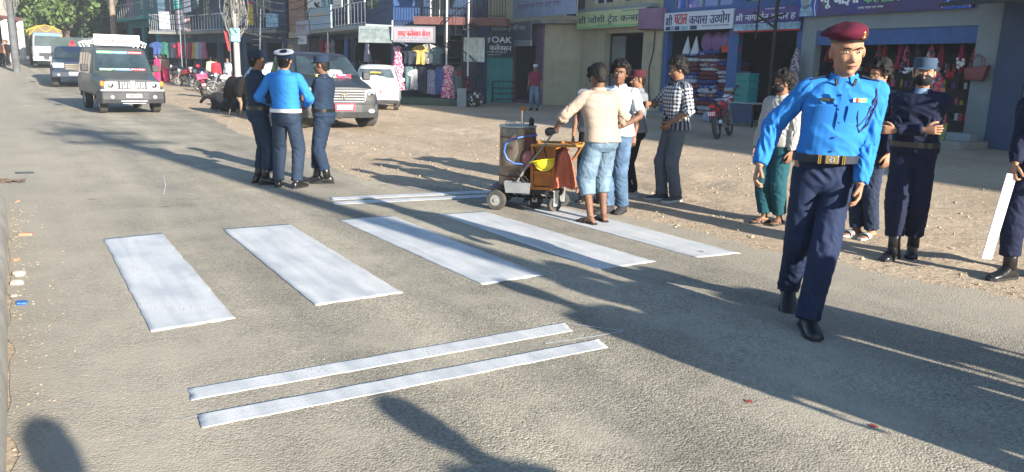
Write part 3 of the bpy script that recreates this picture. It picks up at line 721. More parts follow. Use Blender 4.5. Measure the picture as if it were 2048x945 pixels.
# a veiled woman's portrait as plain pale shapes, and crossed combs
mb = MB(); mb.prism([(0.12 + 0.2 + .2 * math.cos(a), 0.46 + .26 * math.sin(a)) for a in [2 * PI * k / 16 for k in range(16)]], -0.056, -0.052)
mb.prism([(0.06, 0.02), (0.62, 0.02), (0.56, 0.2), (0.45, 0.34), (0.2, 0.34), (0.1, 0.2)], -0.056, -0.0525); mb.obj('printed_portrait', paleprint, s4)
mb = MB(); mb.prism([(0.12 + 0.2 + .11 * math.cos(a), 0.45 + .15 * math.sin(a)) for a in [2 * PI * k / 14 for k in range(14)]], -0.060, -0.0575); mb.obj('printed_face', mat('printed_skin', (0.30, 0.30, 0.34), 0.5), s4)
mb = MB(); mb.tube([(0.70, -0.056, 0.0), (0.64, -0.056, 0.25), (0.66, -0.056, 0.5), (0.75, -0.056, 0.86)], 0.015, 6); mb.tube([(4.5, -0.056, 0.05), (4.66, -0.056, 0.2), (4.72, -0.056, 0.5)], 0.015, 6); mb.tube([(5.2, -0.056, 0.03), (5.22, -0.056, 0.5)], 0.012, 6)
mb.obj('white_swoosh', whitel, s4)
mb = MB()
for a, b, c, d in ((4.75, .08, 5.1, .55), (5.1, .08, 4.75, .55)):
    mb.cbox(((a + c) / 2, -0.055, (b + d) / 2), (0.6, 0.004, 0.07), (0, -math.atan2(d - b, c - a), 0)) 
mb.obj('printed_comb', paleprint, s4)
write(s4, ['~न', 'यू'], whitel, 0.84, 1.18, 0.19, 0.56, -0.055, bold=0.05); write(s4, ['आइषा'], whitel, 1.28, 2.1, 0.24, 0.62, -0.055, bold=0.05)
write(s4, ['क', '~स', 'मे', 'िटक'], greenl, 2.25, 3.42, 0.27, 0.68, -0.055, bold=0.05); write(s4, ['पसल'], whitel, 3.6, 4.45, 0.30, 0.66, -0.055, bold=0.05)
small_print(s4, whitel, 2.1, 3.0, 0.12, 0.06, -0.052, 10, 2)
# goods in the cosmetics shop
FL = V(W(11.67)[:2])
def lw(x, y, z): return W(11.67 + x, y, z)
shelf = empty('display_rack', lw(2.9, 1.0, 0.2), ANG, 'dark display rack full of small cosmetics inside the pale shop', 'rack')
mb = MB(); mb.box(-2.3, 2.3, 0.4, 0.5, 0, 2.0); [mb.box(-2.3, 2.3, 0, 0.4, z, z + 0.03) for z in (0.3, 0.7, 1.1, 1.5)]; mb.obj('frame', blackm, shelf)
r2 = random.Random(3)
goodsm = [mat('goods_red', (0.40, 0.02, 0.04), 0.5), mat('goods_silver', (0.45, 0.48, 0.5), 0.4), mat('goods_dark', (0.02, 0.02, 0.03), 0.5), mat('goods_purple', (0.12, 0.04, 0.25), 0.5), mat('goods_yellow', (0.45, 0.35, 0.05), 0.5), mat('goods_pink', (0.5, 0.10, 0.22), 0.5)]
for k_ in range(96):
    gm = goodsm[(k_ * 5 + k_ // 7) % 6]; z = (0.33, 0.73, 1.13, 1.53)[k_ // 24]; mb = MB()
    x = -2.2 + (k_ % 24) * 0.187 + r2.uniform(-.03, .03); hh = r2.uniform(0.10, 0.26); ww = r2.uniform(0.06, 0.14); yy = r2.uniform(0.02, 0.2)
    if r2.random() < 0.5: mb.cbox((x, yy, z + hh / 2), (ww, 0.08, hh), (0, 0, r2.uniform(-.4, .4))); mb.obj('box', gm, shelf)
    else: mb.tube([(x, yy, z), (x, yy, z + hh * .7), (x, yy, z + hh)], [ww / 2, ww / 2, ww / 4], 8); mb.obj('bottle', gm, shelf)
for i in range(13):
    x = 0.75 + i * 0.35 + rnd.uniform(-.08, .08); kd = pick(['cloth', 'bag', 'dress']); mi = pick([1, 1, 0, 9, 8, 4, 3])
    garment(kd, [FAB[1], FAB[0], mixedgoods, FAB[4], redfloral][i % 5], rnd.uniform(0.4, 0.75), 0.16, i, None, name='hanging_goods', label='%s hanging goods, %s from the left under the blue shutter roll' % (['dark red', 'crimson', 'mixed coloured', 'black', 'red and white'][i % 5], ORD[i]), cat='goods', group='goods hanging in the cosmetics shop', loc=lw(x, 0.15 + rnd.uniform(0, .4), 2.42), rz=ANG)
# plastic flowers
for i, (x, z) in enumerate([(3.6, 1.75), (4.0, 1.6), (4.35, 1.85), (4.75, 1.7), (4.95, 1.95)]):
    mb = MB()
    for k in range(16):
        a = rnd.uniform(0, 2 * PI); q = rnd.uniform(0, .13); mb.ell((q * math.cos(a), rnd.uniform(-.06, .06), q * math.sin(a)), (.035, .02, .035), 6, 4)
    mb.obj('flower_bunch', [whitep, redl][i % 2], None, '%s plastic flower bunch hanging at the cosmetics shop, %s from the left' % (['white', 'red'][i % 2], ORD[i]), 'flowers', 'plastic flowers in the cosmetics shop', loc=lw(x, -0.1, z), rz=ANG)
garment('cloth', patterned('grey_checked_cloth', [(0.30, 0.30, 0.32), (0.12, 0.05, 0.07), (0.40, 0.38, 0.38), (0.18, 0.12, 0.15)], 20), 1.55, 0.42, 4, None, label='grey checked cloth hanging from the left pillar of the cosmetics shop', cat='cloth', loc=lw(0.08, -0.28, 2.35), rz=ANG)
garment('cloth', redfloral, 1.35, 0.62, 8, None, label='red and white floral cloth bunched on the right pillar above the buckets', cat='cloth', loc=lw(4.85, -0.75, 1.75), rz=ANG)
bag = empty('handbag', lw(5.42, -0.18, 1.85), ANG, 'dark red handbag hanging on the right pillar of the cosmetics shop', 'bag')
mb = MB(); mb.prism([(-.28, -.02), (-.22, -.3), (.2, -.3), (.3, 0.06), (0, .02)], -0.07, 0.07); mb.obj('bag_body', mat('dark_red_leather', (0.16, 0.01, 0.02), 0.3, spec=0.6), bag, bevel=0.02)
for y in (-.05, .05):
    mb = MB(); mb.tube([(-.16, y, 0), (-.13, y, .2), (0, y, .3), (.13, y, .2), (.16, y, .02)], 0.012, 6); mb.obj('handle', mat('dark_red_leather', (0.16, 0.01, 0.02)), bag, smooth=True)
def bucket(x, y, m, label, r=0.16, h=0.3, lid=None):
    b = empty('bucket', lw(x, y, 0.16), ANG, label, 'bucket', 'buckets on the step of the cosmetics shop')
    mb = MB(); mb.tube([(0, 0, 0), (0, 0, h)], [r * .82, r], 18); mb.tube([(0, 0, h), (0, 0, h + 0.02)], [r * 1.04, r * 1.04], 18); mb.obj('bucket_body', m, b, smooth=True)
    mb = MB(); mb.ell((0, 0, h + .05), (r * .8, r * .8, .1), 10, 6); mb.obj('contents', lid or mixedgoods, b, smooth=True)
oran = mat('orange_plastic', (0.50, 0.16, 0.03), 0.5)
bucket(3.75, -0.8, oran, 'orange bucket left of the grey tub by the cosmetics shop', .17, .36)
bucket(4.2, -0.75, greysign, 'dark grey tub between two orange buckets', .16, .3)
bucket(4.62, -0.8, oran, 'orange bucket under the red floral cloth', .17, .3)
bucket(5.08, -0.75, patterned('yellow_print_plastic', [(0.5, 0.48, 0.1), (0.5, 0.55, 0.5), (0.10, 0.2, 0.15)], 16), 'yellow and white printed tin beside the orange bucket', .17, .36, redfloral)
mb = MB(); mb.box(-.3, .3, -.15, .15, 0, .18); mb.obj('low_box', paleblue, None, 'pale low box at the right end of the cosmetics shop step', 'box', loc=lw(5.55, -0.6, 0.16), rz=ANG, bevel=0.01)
# scaffold pole with bracket before the purple sign
pl = empty('service_pole', W(11.15, -0.6, 0), ANG, 'dark steel service pole with brackets before the purple sign', 'pole')
mb = MB(); mb.tube([(0, 0, 0), (0, 0, 6.5)], 0.055, 8); mb.obj('pole', blackm, pl, smooth=True)
mb = MB(); mb.tube([(-.9, 0, 3.1), (.35, 0, 3.3)], 0.03, 6); mb.tube([(-.9, 0, 3.4), (0.0, 0, 2.9)], 0.03, 6); mb.tube([(-.75, 0, 2.6), (-.7, 0, 6.2)], 0.03, 6); mb.box(-1.0, .3, -.06, .02, 4.0, 4.1); mb.obj('bracket', blackm, pl)
# --- dark building at the right end, and its tall neighbours beyond the frame
b4 = frame('shop_house', V(W(17.45)[:2]), ANG, 'dark shuttered building right of the cosmetics shop')
mb = MB(); wall_holes(mb, 0, 14, 0, 11.2, -0.03, 0.25, [(0.75, 4.4, 0.15, 2.9), (5.2, 9.0, 0.15, 2.9), (9.8, 13.4, .15, 2.9), (1, 3, 4.4, 6.4), (6, 8, 4.4, 6.4), (10, 12, 4.4, 6.4)])
mb.box(0, .2, .25, 8, 0, 11.2); mb.box(13.8, 14, .25, 8, 0, 11.2); mb.box(0, 14, 0, 8, 11.2, 11.4); mb.obj('wall', greywall, b4)
mb = MB(); mb.box(0.02, 0.7, -0.10, -0.033, 0, 3.3); mb.obj('pillar', navywall, b4)
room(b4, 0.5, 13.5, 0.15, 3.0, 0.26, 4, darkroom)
mb = MB(); mb.add([(-.5, -.035, 3.5), (14, -.035, 3.5), (14, -1.7, 3.15), (-.5, -1.7, 3.15), (-.5, -.035, 3.56), (14, -.035, 3.56), (14, -1.7, 3.21), (-.5, -1.7, 3.21)], [(0, 1, 2, 3), (4, 5, 6, 7), (0, 1, 5, 4), (1, 2, 6, 5), (2, 3, 7, 6), (3, 0, 4, 7)]); mb.obj('canopy', blackm, b4)
for i, (x, h_) in enumerate([(31.5, 11.3), (40.2, 11.0), (48.9, 11.6)]):
    b5 = frame('shop_house', V(W(x, 0.4 * i)[:2]), ANG, ['grey three-storey house, first beyond the dark building', 'grey three-storey house in the middle of the far right end', 'grey three-storey house at the very end of the shop row'][i])
    mb = MB(); wall_holes(mb, 0, 8.6, 0, h_, 0, 0.25, [(0.6, 3.9, 0.1, 2.9), (4.7, 8, 0.1, 2.9), (1, 2.6, 4, 6), (5, 7, 4, 6)]); mb.box(0, .25, .25, 11, 0, h_); mb.box(8.35, 8.6, .25, 11, 0, h_); mb.box(0, 8.6, 0, 11, h_, h_ + .2); mb.obj('wall', greywall, b5)
    room(b5, .4, 8.2, .1, 3, .26, 5, darkroom)
    for q in ((1, 2.6), (5, 7)):
        mb = MB(); mb.box(q[0], q[1], .1, .14, 4, 6); mb.obj('window', darkglass, b5)
# ================================================================== cream block and the shops behind it
def face(px1, d1, px2, d2):
    """frame from the left end to the right end of a facade"""
    a, b = PL(px1, d1), PL(px2, d2); return a, math.atan2(b.y - a.y, b.x - a.x), (b - a).length
def WL(fr, x, y=0, z=0):
    a, an = fr[0], fr[1]; g = 0 if a.length < 60 else zg(a.x, a.y)
    return (a.x + x * math.cos(an) - y * math.sin(an), a.y + x * math.sin(an) + y * math.cos(an), z + g)
def house(fr, h, m, label, depth=7, holes=(), rm=None, rz0=0.1, wins=(), base=0.0):
    L = fr[2]; b = empty('shop_house', WL(fr, 0), fr[1], label, 'building')
    mb = MB(); wall_holes(mb, 0, L, base, h, 0, 0.22, list(holes) + [(w_[0], w_[1], w_[2], w_[3]) for w_ in wins])
    mb.box(0, 0.2, 0.22, depth, base, h); mb.box(L - 0.2, L, 0.22, depth, base, h); mb.box(0, L, 0.0, depth, h, h + 0.15); mb.box(0, L, depth, depth + .2, base, h)
    mb.obj('wall', m, b)
    if rm: room(b, rm[0], rm[1], rz0, rm[2], 0.24, min(3.0, depth - .5), darkroom)
    for w_ in wins:
        mb = MB(); mb.box(w_[0], w_[1], 0.1, 0.14, w_[2], w_[3]); o = mb.obj('window', darkglass, b)
        mb = MB(); [mb.box(x - .03, x + .03, .05, .1, w_[2], w_[3]) for x in (w_[0] + .03, (w_[0] + w_[1]) / 2, w_[1] - .03)]; mb.obj('frame', whitep if len(w_) < 5 else w_[4], o)
    return b
def railing(fr, x0, x1, y, z0, z1, m, label, n=14, cat='railing', posts=None):
    r = empty('balcony_railing', WL(fr, 0), fr[1], label, cat)
    mb = MB(); mb.tube([(x0, y, z1), (x1, y, z1)], 0.028, 6); mb.tube([(x0, y, z0 + .06), (x1, y, z0 + .06)], 0.02, 6); mb.obj('rail', m, r)
    mb = MB()
    for k in range(n + 1):
        x = x0 + (x1 - x0) * k / n; mb.tube([(x, y, z0), (x, y, z1)], 0.014, 5)
    mb.obj('bars', m, r); return r
def signboard(fr, x0, x1, y, z0, z1, m, label, name='shop_sign', tilt=0.0, cat='sign', border=None):
    s = empty(name, WL(fr, x0, y, z0), fr[1], label, cat); s.rotation_euler = (tilt, 0, fr[1])
    mb = MB(); mb.box(0, x1 - x0, -0.04, 0.04, 0, z1 - z0); mb.obj('board', m, s)
    if border:
        mb = MB(); w_, h_ = x1 - x0, z1 - z0; t = 0.035
        mb.box(0, w_, -.055, -.043, 0, t); mb.box(0, w_, -.055, -.043, h_ - t, h_); mb.box(0, t, -.055, -.043, t, h_ - t); mb.box(w_ - t, w_, -.055, -.043, t, h_ - t); mb.obj('border', border, s)
    return s
C0 = V((1.19, 34.8)); D0 = V((3.35, 34.0))
fr = (C0, math.atan2(D0.y - C0.y, D0.x - C0.x), (D0 - C0).length)
F0 = C0 + ALV * 4.7
fc = (F0, ANG, 4.7)
b = empty('shop_house', (F0.x, F0.y, 0), ANG, 'low flat-roofed jewellery shop house with a bare cream side wall', 'building')
mb = MB(); wall_holes(mb, 0, 4.7, 0, 3.45, 0, 0.2, [(1.75, 3.95, 0.1, 2.55)])
mb.box(0, .2, .2, 3, 0, 3.45); mb.obj('wall', purplep, b)
# the bare side wall facing the road
mb = MB(); mb.box(0, fr[2], 0, 0.2, 0, 3.42); o = mb.obj('side_wall', cream, b); o.matrix_parent_inverse = Matrix(); o.location = (4.7 + .003, 0, 0); o.rotation_euler = (0, 0, fr[1] - ANG)
mb = MB(); mb.prism([(-.15, -.25), (4.85, -.25), (4.7 + 2.1, 1.3), (4.7 + 1.2, 3.4), (-.15, 3.0)], 3.45, 3.6, axis='z'); mb.obj('roof', conc, b)
mb = MB(); mb.box(-.02, .3, -.08, -.003, 0, 3.4); mb.obj('pillar', purplep, b); mb = MB(); mb.box(4.45, 4.68, -.05, -.003, 0, 3.3); mb.obj('pillar', purplep, b)
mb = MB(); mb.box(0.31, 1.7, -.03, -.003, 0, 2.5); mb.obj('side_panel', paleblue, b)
room(b, 1.6, 4.2, 0.1, 2.7, 0.21, 2.6, darkroom)
s = signboard(fc, 0.0, 4.3, -0.45, 2.78, 3.5, greysign, 'dark grey sign with pale lettering on the low jewellery house')
write(s, ['िस', '~द', 'िध', 'िवनायक', '_', 'सुन', '_', 'चाँदी', '_', 'पसल'], whitel, 0.55, 3.85, 0.36, 0.66, -0.045)
mb = MB(); mb.box(0.05, 0.4, -.05, -.043, .05, .66); mb.box(3.95, 4.25, -.05, -.043, .2, .66); mb.obj('printed_emblem', purplep, s)
s = signboard(fc, 1.15, 4.45, -0.52, 2.5, 2.76, mat('pale_grey_sheet', (0.36, 0.42, 0.44), 0.5), 'narrow pale sign strip below the dark jewellery sign')
small_print(s, greysign, 0.15, 2.3, 0.05, 0.16, -0.042, 10, 33)
hb = signboard(fc, 2.0, 7.2, -0.1, 3.75, 4.75, mat('pale_blue_banner', (0.34, 0.42, 0.58), 0.5, var=0.15), 'long pale blue faded banner along the flat roof edge', 'banner')
small_print(hb, purplep, .5, 4.2, 0.35, 0.22, -0.042, 10, 31)
# house behind with the balcony
fb = (V((-6.0, 40.8)), 0.02, 14.0)
bb = house(fb, 9.6, cream, 'cream upper house set back above the low jewellery shop', 8, [(0.3, 3.0, 0.1, 2.7)], None, wins=[(8.4, 9.6, 4.2, 6.4), (11.2, 13.0, 4.2, 6.4)])
# teal shutter with dark sign
ft = (V((-1.95, 35.4)), 0.42, 2.35)
g = empty('shutter_gate', WL(ft, 0), ft[1], 'teal sheet shutter with a dark gate frame under the dark collection sign', 'shutter')
mb = MB(); mb.box(0, 1.95, 0, 0.05, 0, 2.0); [mb.box(.06 + .18 * k, .12 + .18 * k, -.02, 0, 0.02, 1.98) for k in range(10)]; mb.obj('sheet', tealp, g)
mb = MB(); [mb.tube([(0.95, -.12, z), (2.1, -.12, z)], 0.02, 5) for z in (.15, .4, .65, .95)]; mb.tube([(.95, -.12, 0), (.95, -.12, .95)], .025, 5); mb.tube([(2.1, -.12, 0), (2.1, -.12, .95)], .025, 5); mb.obj('gate_frame', blackm, g)
s = signboard(ft, -0.15, 1.9, -0.1, 2.03, 3.05, darksign, 'dark sign with a white feather swirl above the teal shutter')
write(s, ['OAK'], whitel, 0.98, 1.95, 0.60, 0.86, -0.045, bold=0.02); write(s, ['स', '~म', 'ा', 'ट', '_', 'कले', '~क', 'सन'], whitel, 0.18, 1.95, 0.26, 0.54, -0.045)
small_print(s, whitel, .5, 1.7, 0.14, 0.07, -0.042, 10, 6); small_print(s, whitel, .5, 1.6, 0.03, 0.06, -0.042, 10, 7)
mb = MB()
for k in range(4): mb.tube([(0.25 + .06 * k, -.045, .98 - .03 * k), (0.42 + .05 * k, -.045, .80 - .03 * k), (0.72 + .03 * k, -.045, .74 - .06 * k), (0.92 - .01 * k, -.045, .80 - .05 * k)], 0.02, 5)
mb.obj('feather_logo', whitel, s)
# --- garment shop with signs, balcony, spiral stair
fg = (V((-5.0, 32.55)), -0.14, 3.4)
gh = house(fg, 10.0, navywall, 'dark clothing shop house with a balcony full of pots and two tilted signs', 2.4, [(0.15, 3.1, 0.15, 2.75)], (0.1, 3.15, 2.8), wins=[(0.4, 1.1, 3.7, 5.6), (1.5, 2.3, 3.45, 5.4)])
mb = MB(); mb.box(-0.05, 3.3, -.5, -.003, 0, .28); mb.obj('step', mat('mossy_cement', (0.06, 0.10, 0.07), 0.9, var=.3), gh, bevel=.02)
mb = MB(); mb.box(0.0, 1.15, -.04, -.003, 3.3, 6.5); mb.obj('blue_panel', mat('shade_dimmed_blue', (0.035, 0.085, 0.22), .6), gh)  # blue dimmed to carry shade that does not fall on this panel
mb = MB(); mb.box(1.1, 4.75, -1.0, -.003, 3.12, 3.42); mb.obj('balcony_slab', redslab, gh, bevel=.01)
r_ = railing(fg, 1.15, 4.1, -.95, 3.42, 4.3, blackm, 'black balcony railing with plant pots above the red clothing sign', 26)
r_ = railing(fg, 4.15, 4.7, -.95, 3.42, 4.35, blackm, 'black barred balcony railing in front of the bare cream upper wall', 5)
post = mat('pale_tube_paint', (0.5, 0.5, 0.52), .5)
for i, x in enumerate((2.45, 3.3)):
    mb = MB(); mb.tube([(0, 0, 0), (0, 0, 4.4)], .035, 8); mb.obj('scaffold_tube', post, None, 'pale upright tube, %s of the balcony pots' % ('left', 'right')[i], 'pole', 'pale tubes standing before the balcony', loc=WL(fg, x, -1.1, 1.6 - .4 * i), rz=fg[1], smooth=True)
pots = [('cyan round hoop', 0.95, tealp), ('green plastic planter', 1.3, greenl), ('yellow bucket planter', 1.55, goodsm[4]), ('small grey pot', 1.95, greyp), ('pink flower pot', 2.7, goodsm[5]), ('crimson flower pot', 3.0, goodsm[0]), ('white pot', 3.25, whitep)]
for nm, x, m_ in pots:
    if 'hoop' in nm:
        mb = MB(); mb.torus((0, 0, 0), .16, .03, 'y', 18, 6, 1); mb.obj('plastic_hoop', m_, None, nm + ' hung at the left end of the balcony', 'hoop', loc=WL(fg, x, -1.0, 4.35), rz=fg[1], smooth=True); continue
    p = empty('flower_pot', WL(fg, x, -.8, 4.25), fg[1], nm + ' standing along the balcony railing', 'pot', 'pots on the balcony')
    mb = MB(); mb.tube([(0, 0, 0), (0, 0, .28)], [.09, .13], 12); mb.obj('pot', m_, p, smooth=True)
    mb = MB()
    for k in range(26):
        a = rnd.uniform(0, 2 * PI); q = rnd.uniform(0, .2); zz = rnd.uniform(.28, .6); c = V((q * math.cos(a), q * math.sin(a), zz)); mb.add([c + V((rnd.uniform(-.06, .06), rnd.uniform(-.06, .06), rnd.uniform(-.06, .06))) for _ in range(4)], [(0, 1, 2), (0, 2, 3)])
    mb.obj('leaves', m_ if 'flower' in nm else mat('pot_leaves', (0.05, 0.12, 0.05), .7), p)
s = signboard(fg, -1.15, 0.22, -0.95, 2.38, 3.02, mat('shade_dimmed_weathered_sheet', (0.20, 0.24, 0.24), .5, var=.3, vscale=4), 'weathered grey green sign left of the red lettered sign', tilt=-.15)  # weathered sheet, its colour also dimmed in place of missing shade
small_print(s, greysign, .08, 1.3, .36, .17, -.042, 10, 41); small_print(s, greysign, .15, 1.2, .12, .12, -.042, 10, 42)
s = signboard(fg, 0.27, 1.95, -0.95, 2.42, 3.05, mat('shade_dimmed_pink_white', (0.31, 0.28, 0.32), .5), 'white sign with red lettering over the clothing shop', border=greysign)  # white sheet toned down to look shaded although the sun reaches it
write(s, ['स', '~म', 'ा', 'ट', '_', 'कले', '~क', 'सन', '_', 'से', '~न', 'टर'], redl, 0.2, 1.5, .24, .5, -.045); small_print(s, greysign, .2, 1.5, .12, .07, -.042, 10, 43); small_print(s, greysign, .1, 1.6, .04, .05, -.042, 10, 44)
mb = MB(); mb.tube([(0, 0, 0), (0.02, 0, .75)], .03, 6); mb.obj('sign_post', post, None, 'short pale post between the two tilted signs', 'post', loc=WL(fg, .24, -1.02, 2.5), rz=fg[1])
# garments on the front
gl = [(0.25, 2.3, 'dress', pinkfloral, .95, .42, 'pink floral dress in the upper row'), (0.75, 2.3, 'shirt', FAB[4], .7, .4, 'black shirt next to the upper pink dress'),
      (1.2, 2.35, 'shirt', FAB[7], .75, .35, 'mustard top in the upper row'), (1.5, 2.4, 'shirt', FAB[3], .75, .45, 'grey and white jacket in the upper row'), (1.9, 2.3, 'shirt', FAB[6], .7, .35, 'slate blue jacket near the lamp'),
      (.28, 1.45, 'dress', pinkfloral, .9, .5, 'pink floral kurta in the lower row'), (.7, 1.5, 'trousers', FAB[6], .95, .45, 'slate trousers right of the pink kurta'), (1.0, 1.4, 'shirt', FAB[3], .8, .4, 'grey blouse with a white front'),
      (1.3, 1.5, 'trousers', FAB[4], 1.0, .45, 'black trousers in the middle of the lower row'), (1.62, 1.4, 'dress', FAB[9], .95, .5, 'lilac skirt in the lower row'), (2.0, 1.5, 'trousers', FAB[2], 1.05, .4, 'blue jeans left of the mannequin dress'),
      (2.35, 1.6, 'dress', pinkfloral, 1.3, .5, 'long pink floral dress at the shop corner'), (2.75, 1.55, 'shirt', FAB[6], 1.0, .45, 'blue grey coat under the spiral stair'), (3.1, 1.5, 'shirt', FAB[1], .9, .45, 'dark red jacket under the spiral stair'), (3.35, 1.45, 'trousers', FAB[4], .9, .4, 'black leggings under the spiral stair')]
for i, (x, z, kd, m_, h_, w_, lb) in enumerate(gl):
    garment(kd, m_, h_, w_, i * 3, None, label=lb + ' of the clothing shop', cat='clothes', group='clothes hanging outside the clothing shop', loc=WL(fg, x, -.28 - .06 * (i % 3), z), rz=fg[1])
mb = MB(); mb.torus((0, 0, .22), .12, .012, 'z', 14, 5, 1); mb.ell((0, 0, .03), (.07, .07, .1), 10, 6); mb.tube([(0, 0, .1), (0, 0, .45)], .012, 5); mb.obj('street_lamp_head', steel, None, 'small metal lamp hanging by the spiral stair', 'lamp', loc=WL(fg, 2.35, -.7, 2.2), smooth=True)
# pale green panel behind stair
mb = MB(); mb.box(2.85, 3.75, -.02, -.003, 1.75, 2.7); mb.obj('pale_panel', mat('pale_green_sheet', (0.55, 0.62, 0.58), .6, var=.3, vscale=6), gh)
st = empty('spiral_stair', WL(fg, 3.0, -.75, 0), fg[1], 'black spiral iron stair at the corner of the clothing shop', 'stair')
mb = MB(); mb.tube([(0, 0, 0), (0, 0, 3.4)], .05, 8); mb.obj('post', blackm, st)
mb = MB(); pts = []
for k in range(15):
    a = -0.5 + k * .42; z = .2 + k * .21
    mb.prism([(0, 0), (.72 * math.cos(a), .72 * math.sin(a)), (.72 * math.cos(a + .38), .72 * math.sin(a + .38))], z, z + .03, axis='z'); pts.append((.72 * math.cos(a), .72 * math.sin(a), z + .85))
mb.obj('treads', blackm, st)
mb = MB(); mb.tube(pts, .022, 6); [mb.tube([p, (p[0], p[1], p[2] - .85)], .01, 4) for p in pts]; mb.obj('handrail', blackm, st)
mb = MB(); mb.box(-.18, .18, -.04, .04, 0, .72); mb.obj('grey_board', mat('grey_board', (0.22, 0.26, 0.28), .7), None, 'upright grey board leaning at the foot of the spiral stair', 'board', loc=WL(fg, 3.05, -1.0, 0), rz=fg[1])
zeb = MB(); zeb.ell((0, 0, .3), (.32, .1, .3), 14, 8); zeb.obj('striped_bag', patterned('black_white_stripes', [(.02, .02, .02), (.5, .5, .5), (.03, .03, .03)], 12), None, 'black and white patterned bag right of the grey board', 'bag', loc=WL(fg, 3.55, -.8, 0), rz=fg[1], smooth=True)
mb = MB(); mb.box(0, .55, 0, .03, 0, 1.75); mb.obj('dark_display_board', blackm, None, 'dark display board behind the striped bag', 'board', loc=WL(fg, 2.95, -.42, 0), rz=fg[1])
# --- shops receding to the left behind the parked hatchback
f1 = (lambda a, b_: (a, math.atan2(b_.y - a.y, b_.x - a.x), (b_ - a).length))(PL(640, 44.0), V((-5.0, 32.7)))
h1 = house(f1, 7.2, navywall, 'dark open-fronted shop house with a yellow sheet on its balcony', 3.0, [(.5, 5.5, .1, 2.7), (6.1, f1[2] - .4, .1, 2.7)], (.4, f1[2] - .3, 2.75), wins=[(1.2, 2.6, 4.1, 5.8), (4.4, 6.2, 4, 6), (7.4, 9.5, 3.9, 6)])
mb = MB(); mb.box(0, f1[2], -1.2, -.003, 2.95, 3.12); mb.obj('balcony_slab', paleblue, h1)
railing(f1, 0.1, f1[2] - .2, -1.15, 3.12, 4.0, steel, 'thin steel railing of the dark open-fronted shop house', 24)
s = signboard(f1, 3.2, 6.8, -1.25, 3.1, 4.1, mat('yellow_blue_sheet', (0.32, 0.42, 0.40), .5, c2=(0.15, 0.28, 0.48), vscale=1.5), 'faded yellow and blue sheet on the steel railing')
small_print(s, goodsm[4], .4, 3.2, .45, .28, -.042, 6, 52)
s = signboard(f1, 0.3, 2.9, -1.25, 2.9, 3.6, mat('grey_lilac_sheet', (0.32, 0.32, 0.40), .5), 'grey lilac sign left of the yellow and blue sheet'); small_print(s, purplep, .2, 2.4, .2, .3, -.042, 6, 53)
s = signboard(f1, 0.8, 2.4, -1.3, 2.45, 2.85, whitesign, 'small white sign hanging below the balcony slab'); small_print(s, greysign, .1, 1.5, .1, .12, -.042, 6, 54)
s = signboard(f1, 7.2, 8.4, -1.25, 3.9, 4.9, mat('pale_notice', (0.5, 0.52, 0.5), .5), 'pale square notice on the railing right of the yellow sheet', 'notice'); small_print(s, greysign, .15, 1.0, .5, .15, -.042, 6, 55)
for i, (x, m_) in enumerate([(3.4, FAB[5]), (4.3, FAB[6]), (6.5, FAB[2]), (7.6, FAB[4]), (9.5, FAB[9]), (2.2, FAB[1])]):
    garment(['shirt', 'dress', 'trousers'][i % 3], m_, 1.0, .6, i, None, label='%s hanging under the balcony, %s along the dark shop front' % (['rose shirt', 'slate dress', 'blue trousers', 'black shirt', 'lilac dress', 'dark red trousers'][i], ORD[i]), cat='clothes', group='clothes under the dark balcony', loc=WL(f1, x, -.5, 2.65), rz=f1[1])
# --- brick house with sunlit posters
fk = face(570, 47.5, 626, 46.0)
LB = fk[2]
bk = empty('brick_house', WL(fk, 0), fk[1], 'brick house with a sunlit bare brick face above a cement wall', 'building')
mb = MB(); mb.box(LB - 1.15, LB, -.55, 8, 3.15, 8.2); mb.obj('brick_wall', brick, bk)
mb = MB(); mb.box(LB - 1.2, LB + .03, -.58, -.1, 2.85, 3.147); mb.obj('slab', cream, bk)
mb = MB(); mb.box(0, LB - .1, -.2, 8, 0, 2.84); mb.obj('cement_wall', greywall, bk)
mb = MB(); mb.box(LB - .7, LB - .2, -.26, -.203, 0, 2.8); mb.obj('shutter', mat('brown_grey_shutter', (0.12, 0.10, 0.11), .6), bk)
fp = face(622, 43.5, 702, 41.5)
for i, (x0, x1, z0, z1, lb) in enumerate([(0, 1.0, 4.15, 5.3, 'upper sunlit poster with a black and white picture'), (0.08, 0.95, 3.3, 4.08, 'lower sunlit white poster with red print'), (1.05, 2.1, 4.2, 5.4, 'pale cyan poster right of the upper sunlit poster')]):
    s = signboard(fp, x0, x1, -.1, z0, z1, [whitep, whitep, paleprint][i], lb + ' on the brick house', 'poster', cat='poster')
    mb = MB(); rr = random.Random(i + 5)
    for k in range(9): mb.cbox((rr.uniform(.12, x1 - x0 - .12), -.046, rr.uniform(.1, z1 - z0 - .1)), (rr.uniform(.08, .35), .004, rr.uniform(.05, .2)), (0, rr.uniform(-.8, .8), 0))
    mb.obj('print', [blackm, redl, tealp][i], s)
fr_ = empty('iron_stand', WL(fp, 0), fp[1], 'rust red angle frame carrying the sunlit posters', 'frame')
mb = MB(); mb.box(-.1, 2.2, 0, .05, 4.09, 4.15); mb.box(-.1, 2.2, 0, .05, 3.2, 3.27); mb.box(-.1, -.05, 0, .05, 0, 5.4); mb.box(2.15, 2.2, 0, .05, 0, 5.4); mb.box(1, 1.04, 0, .05, 3.25, 5.4); mb.obj('frame', redslab, fr_)
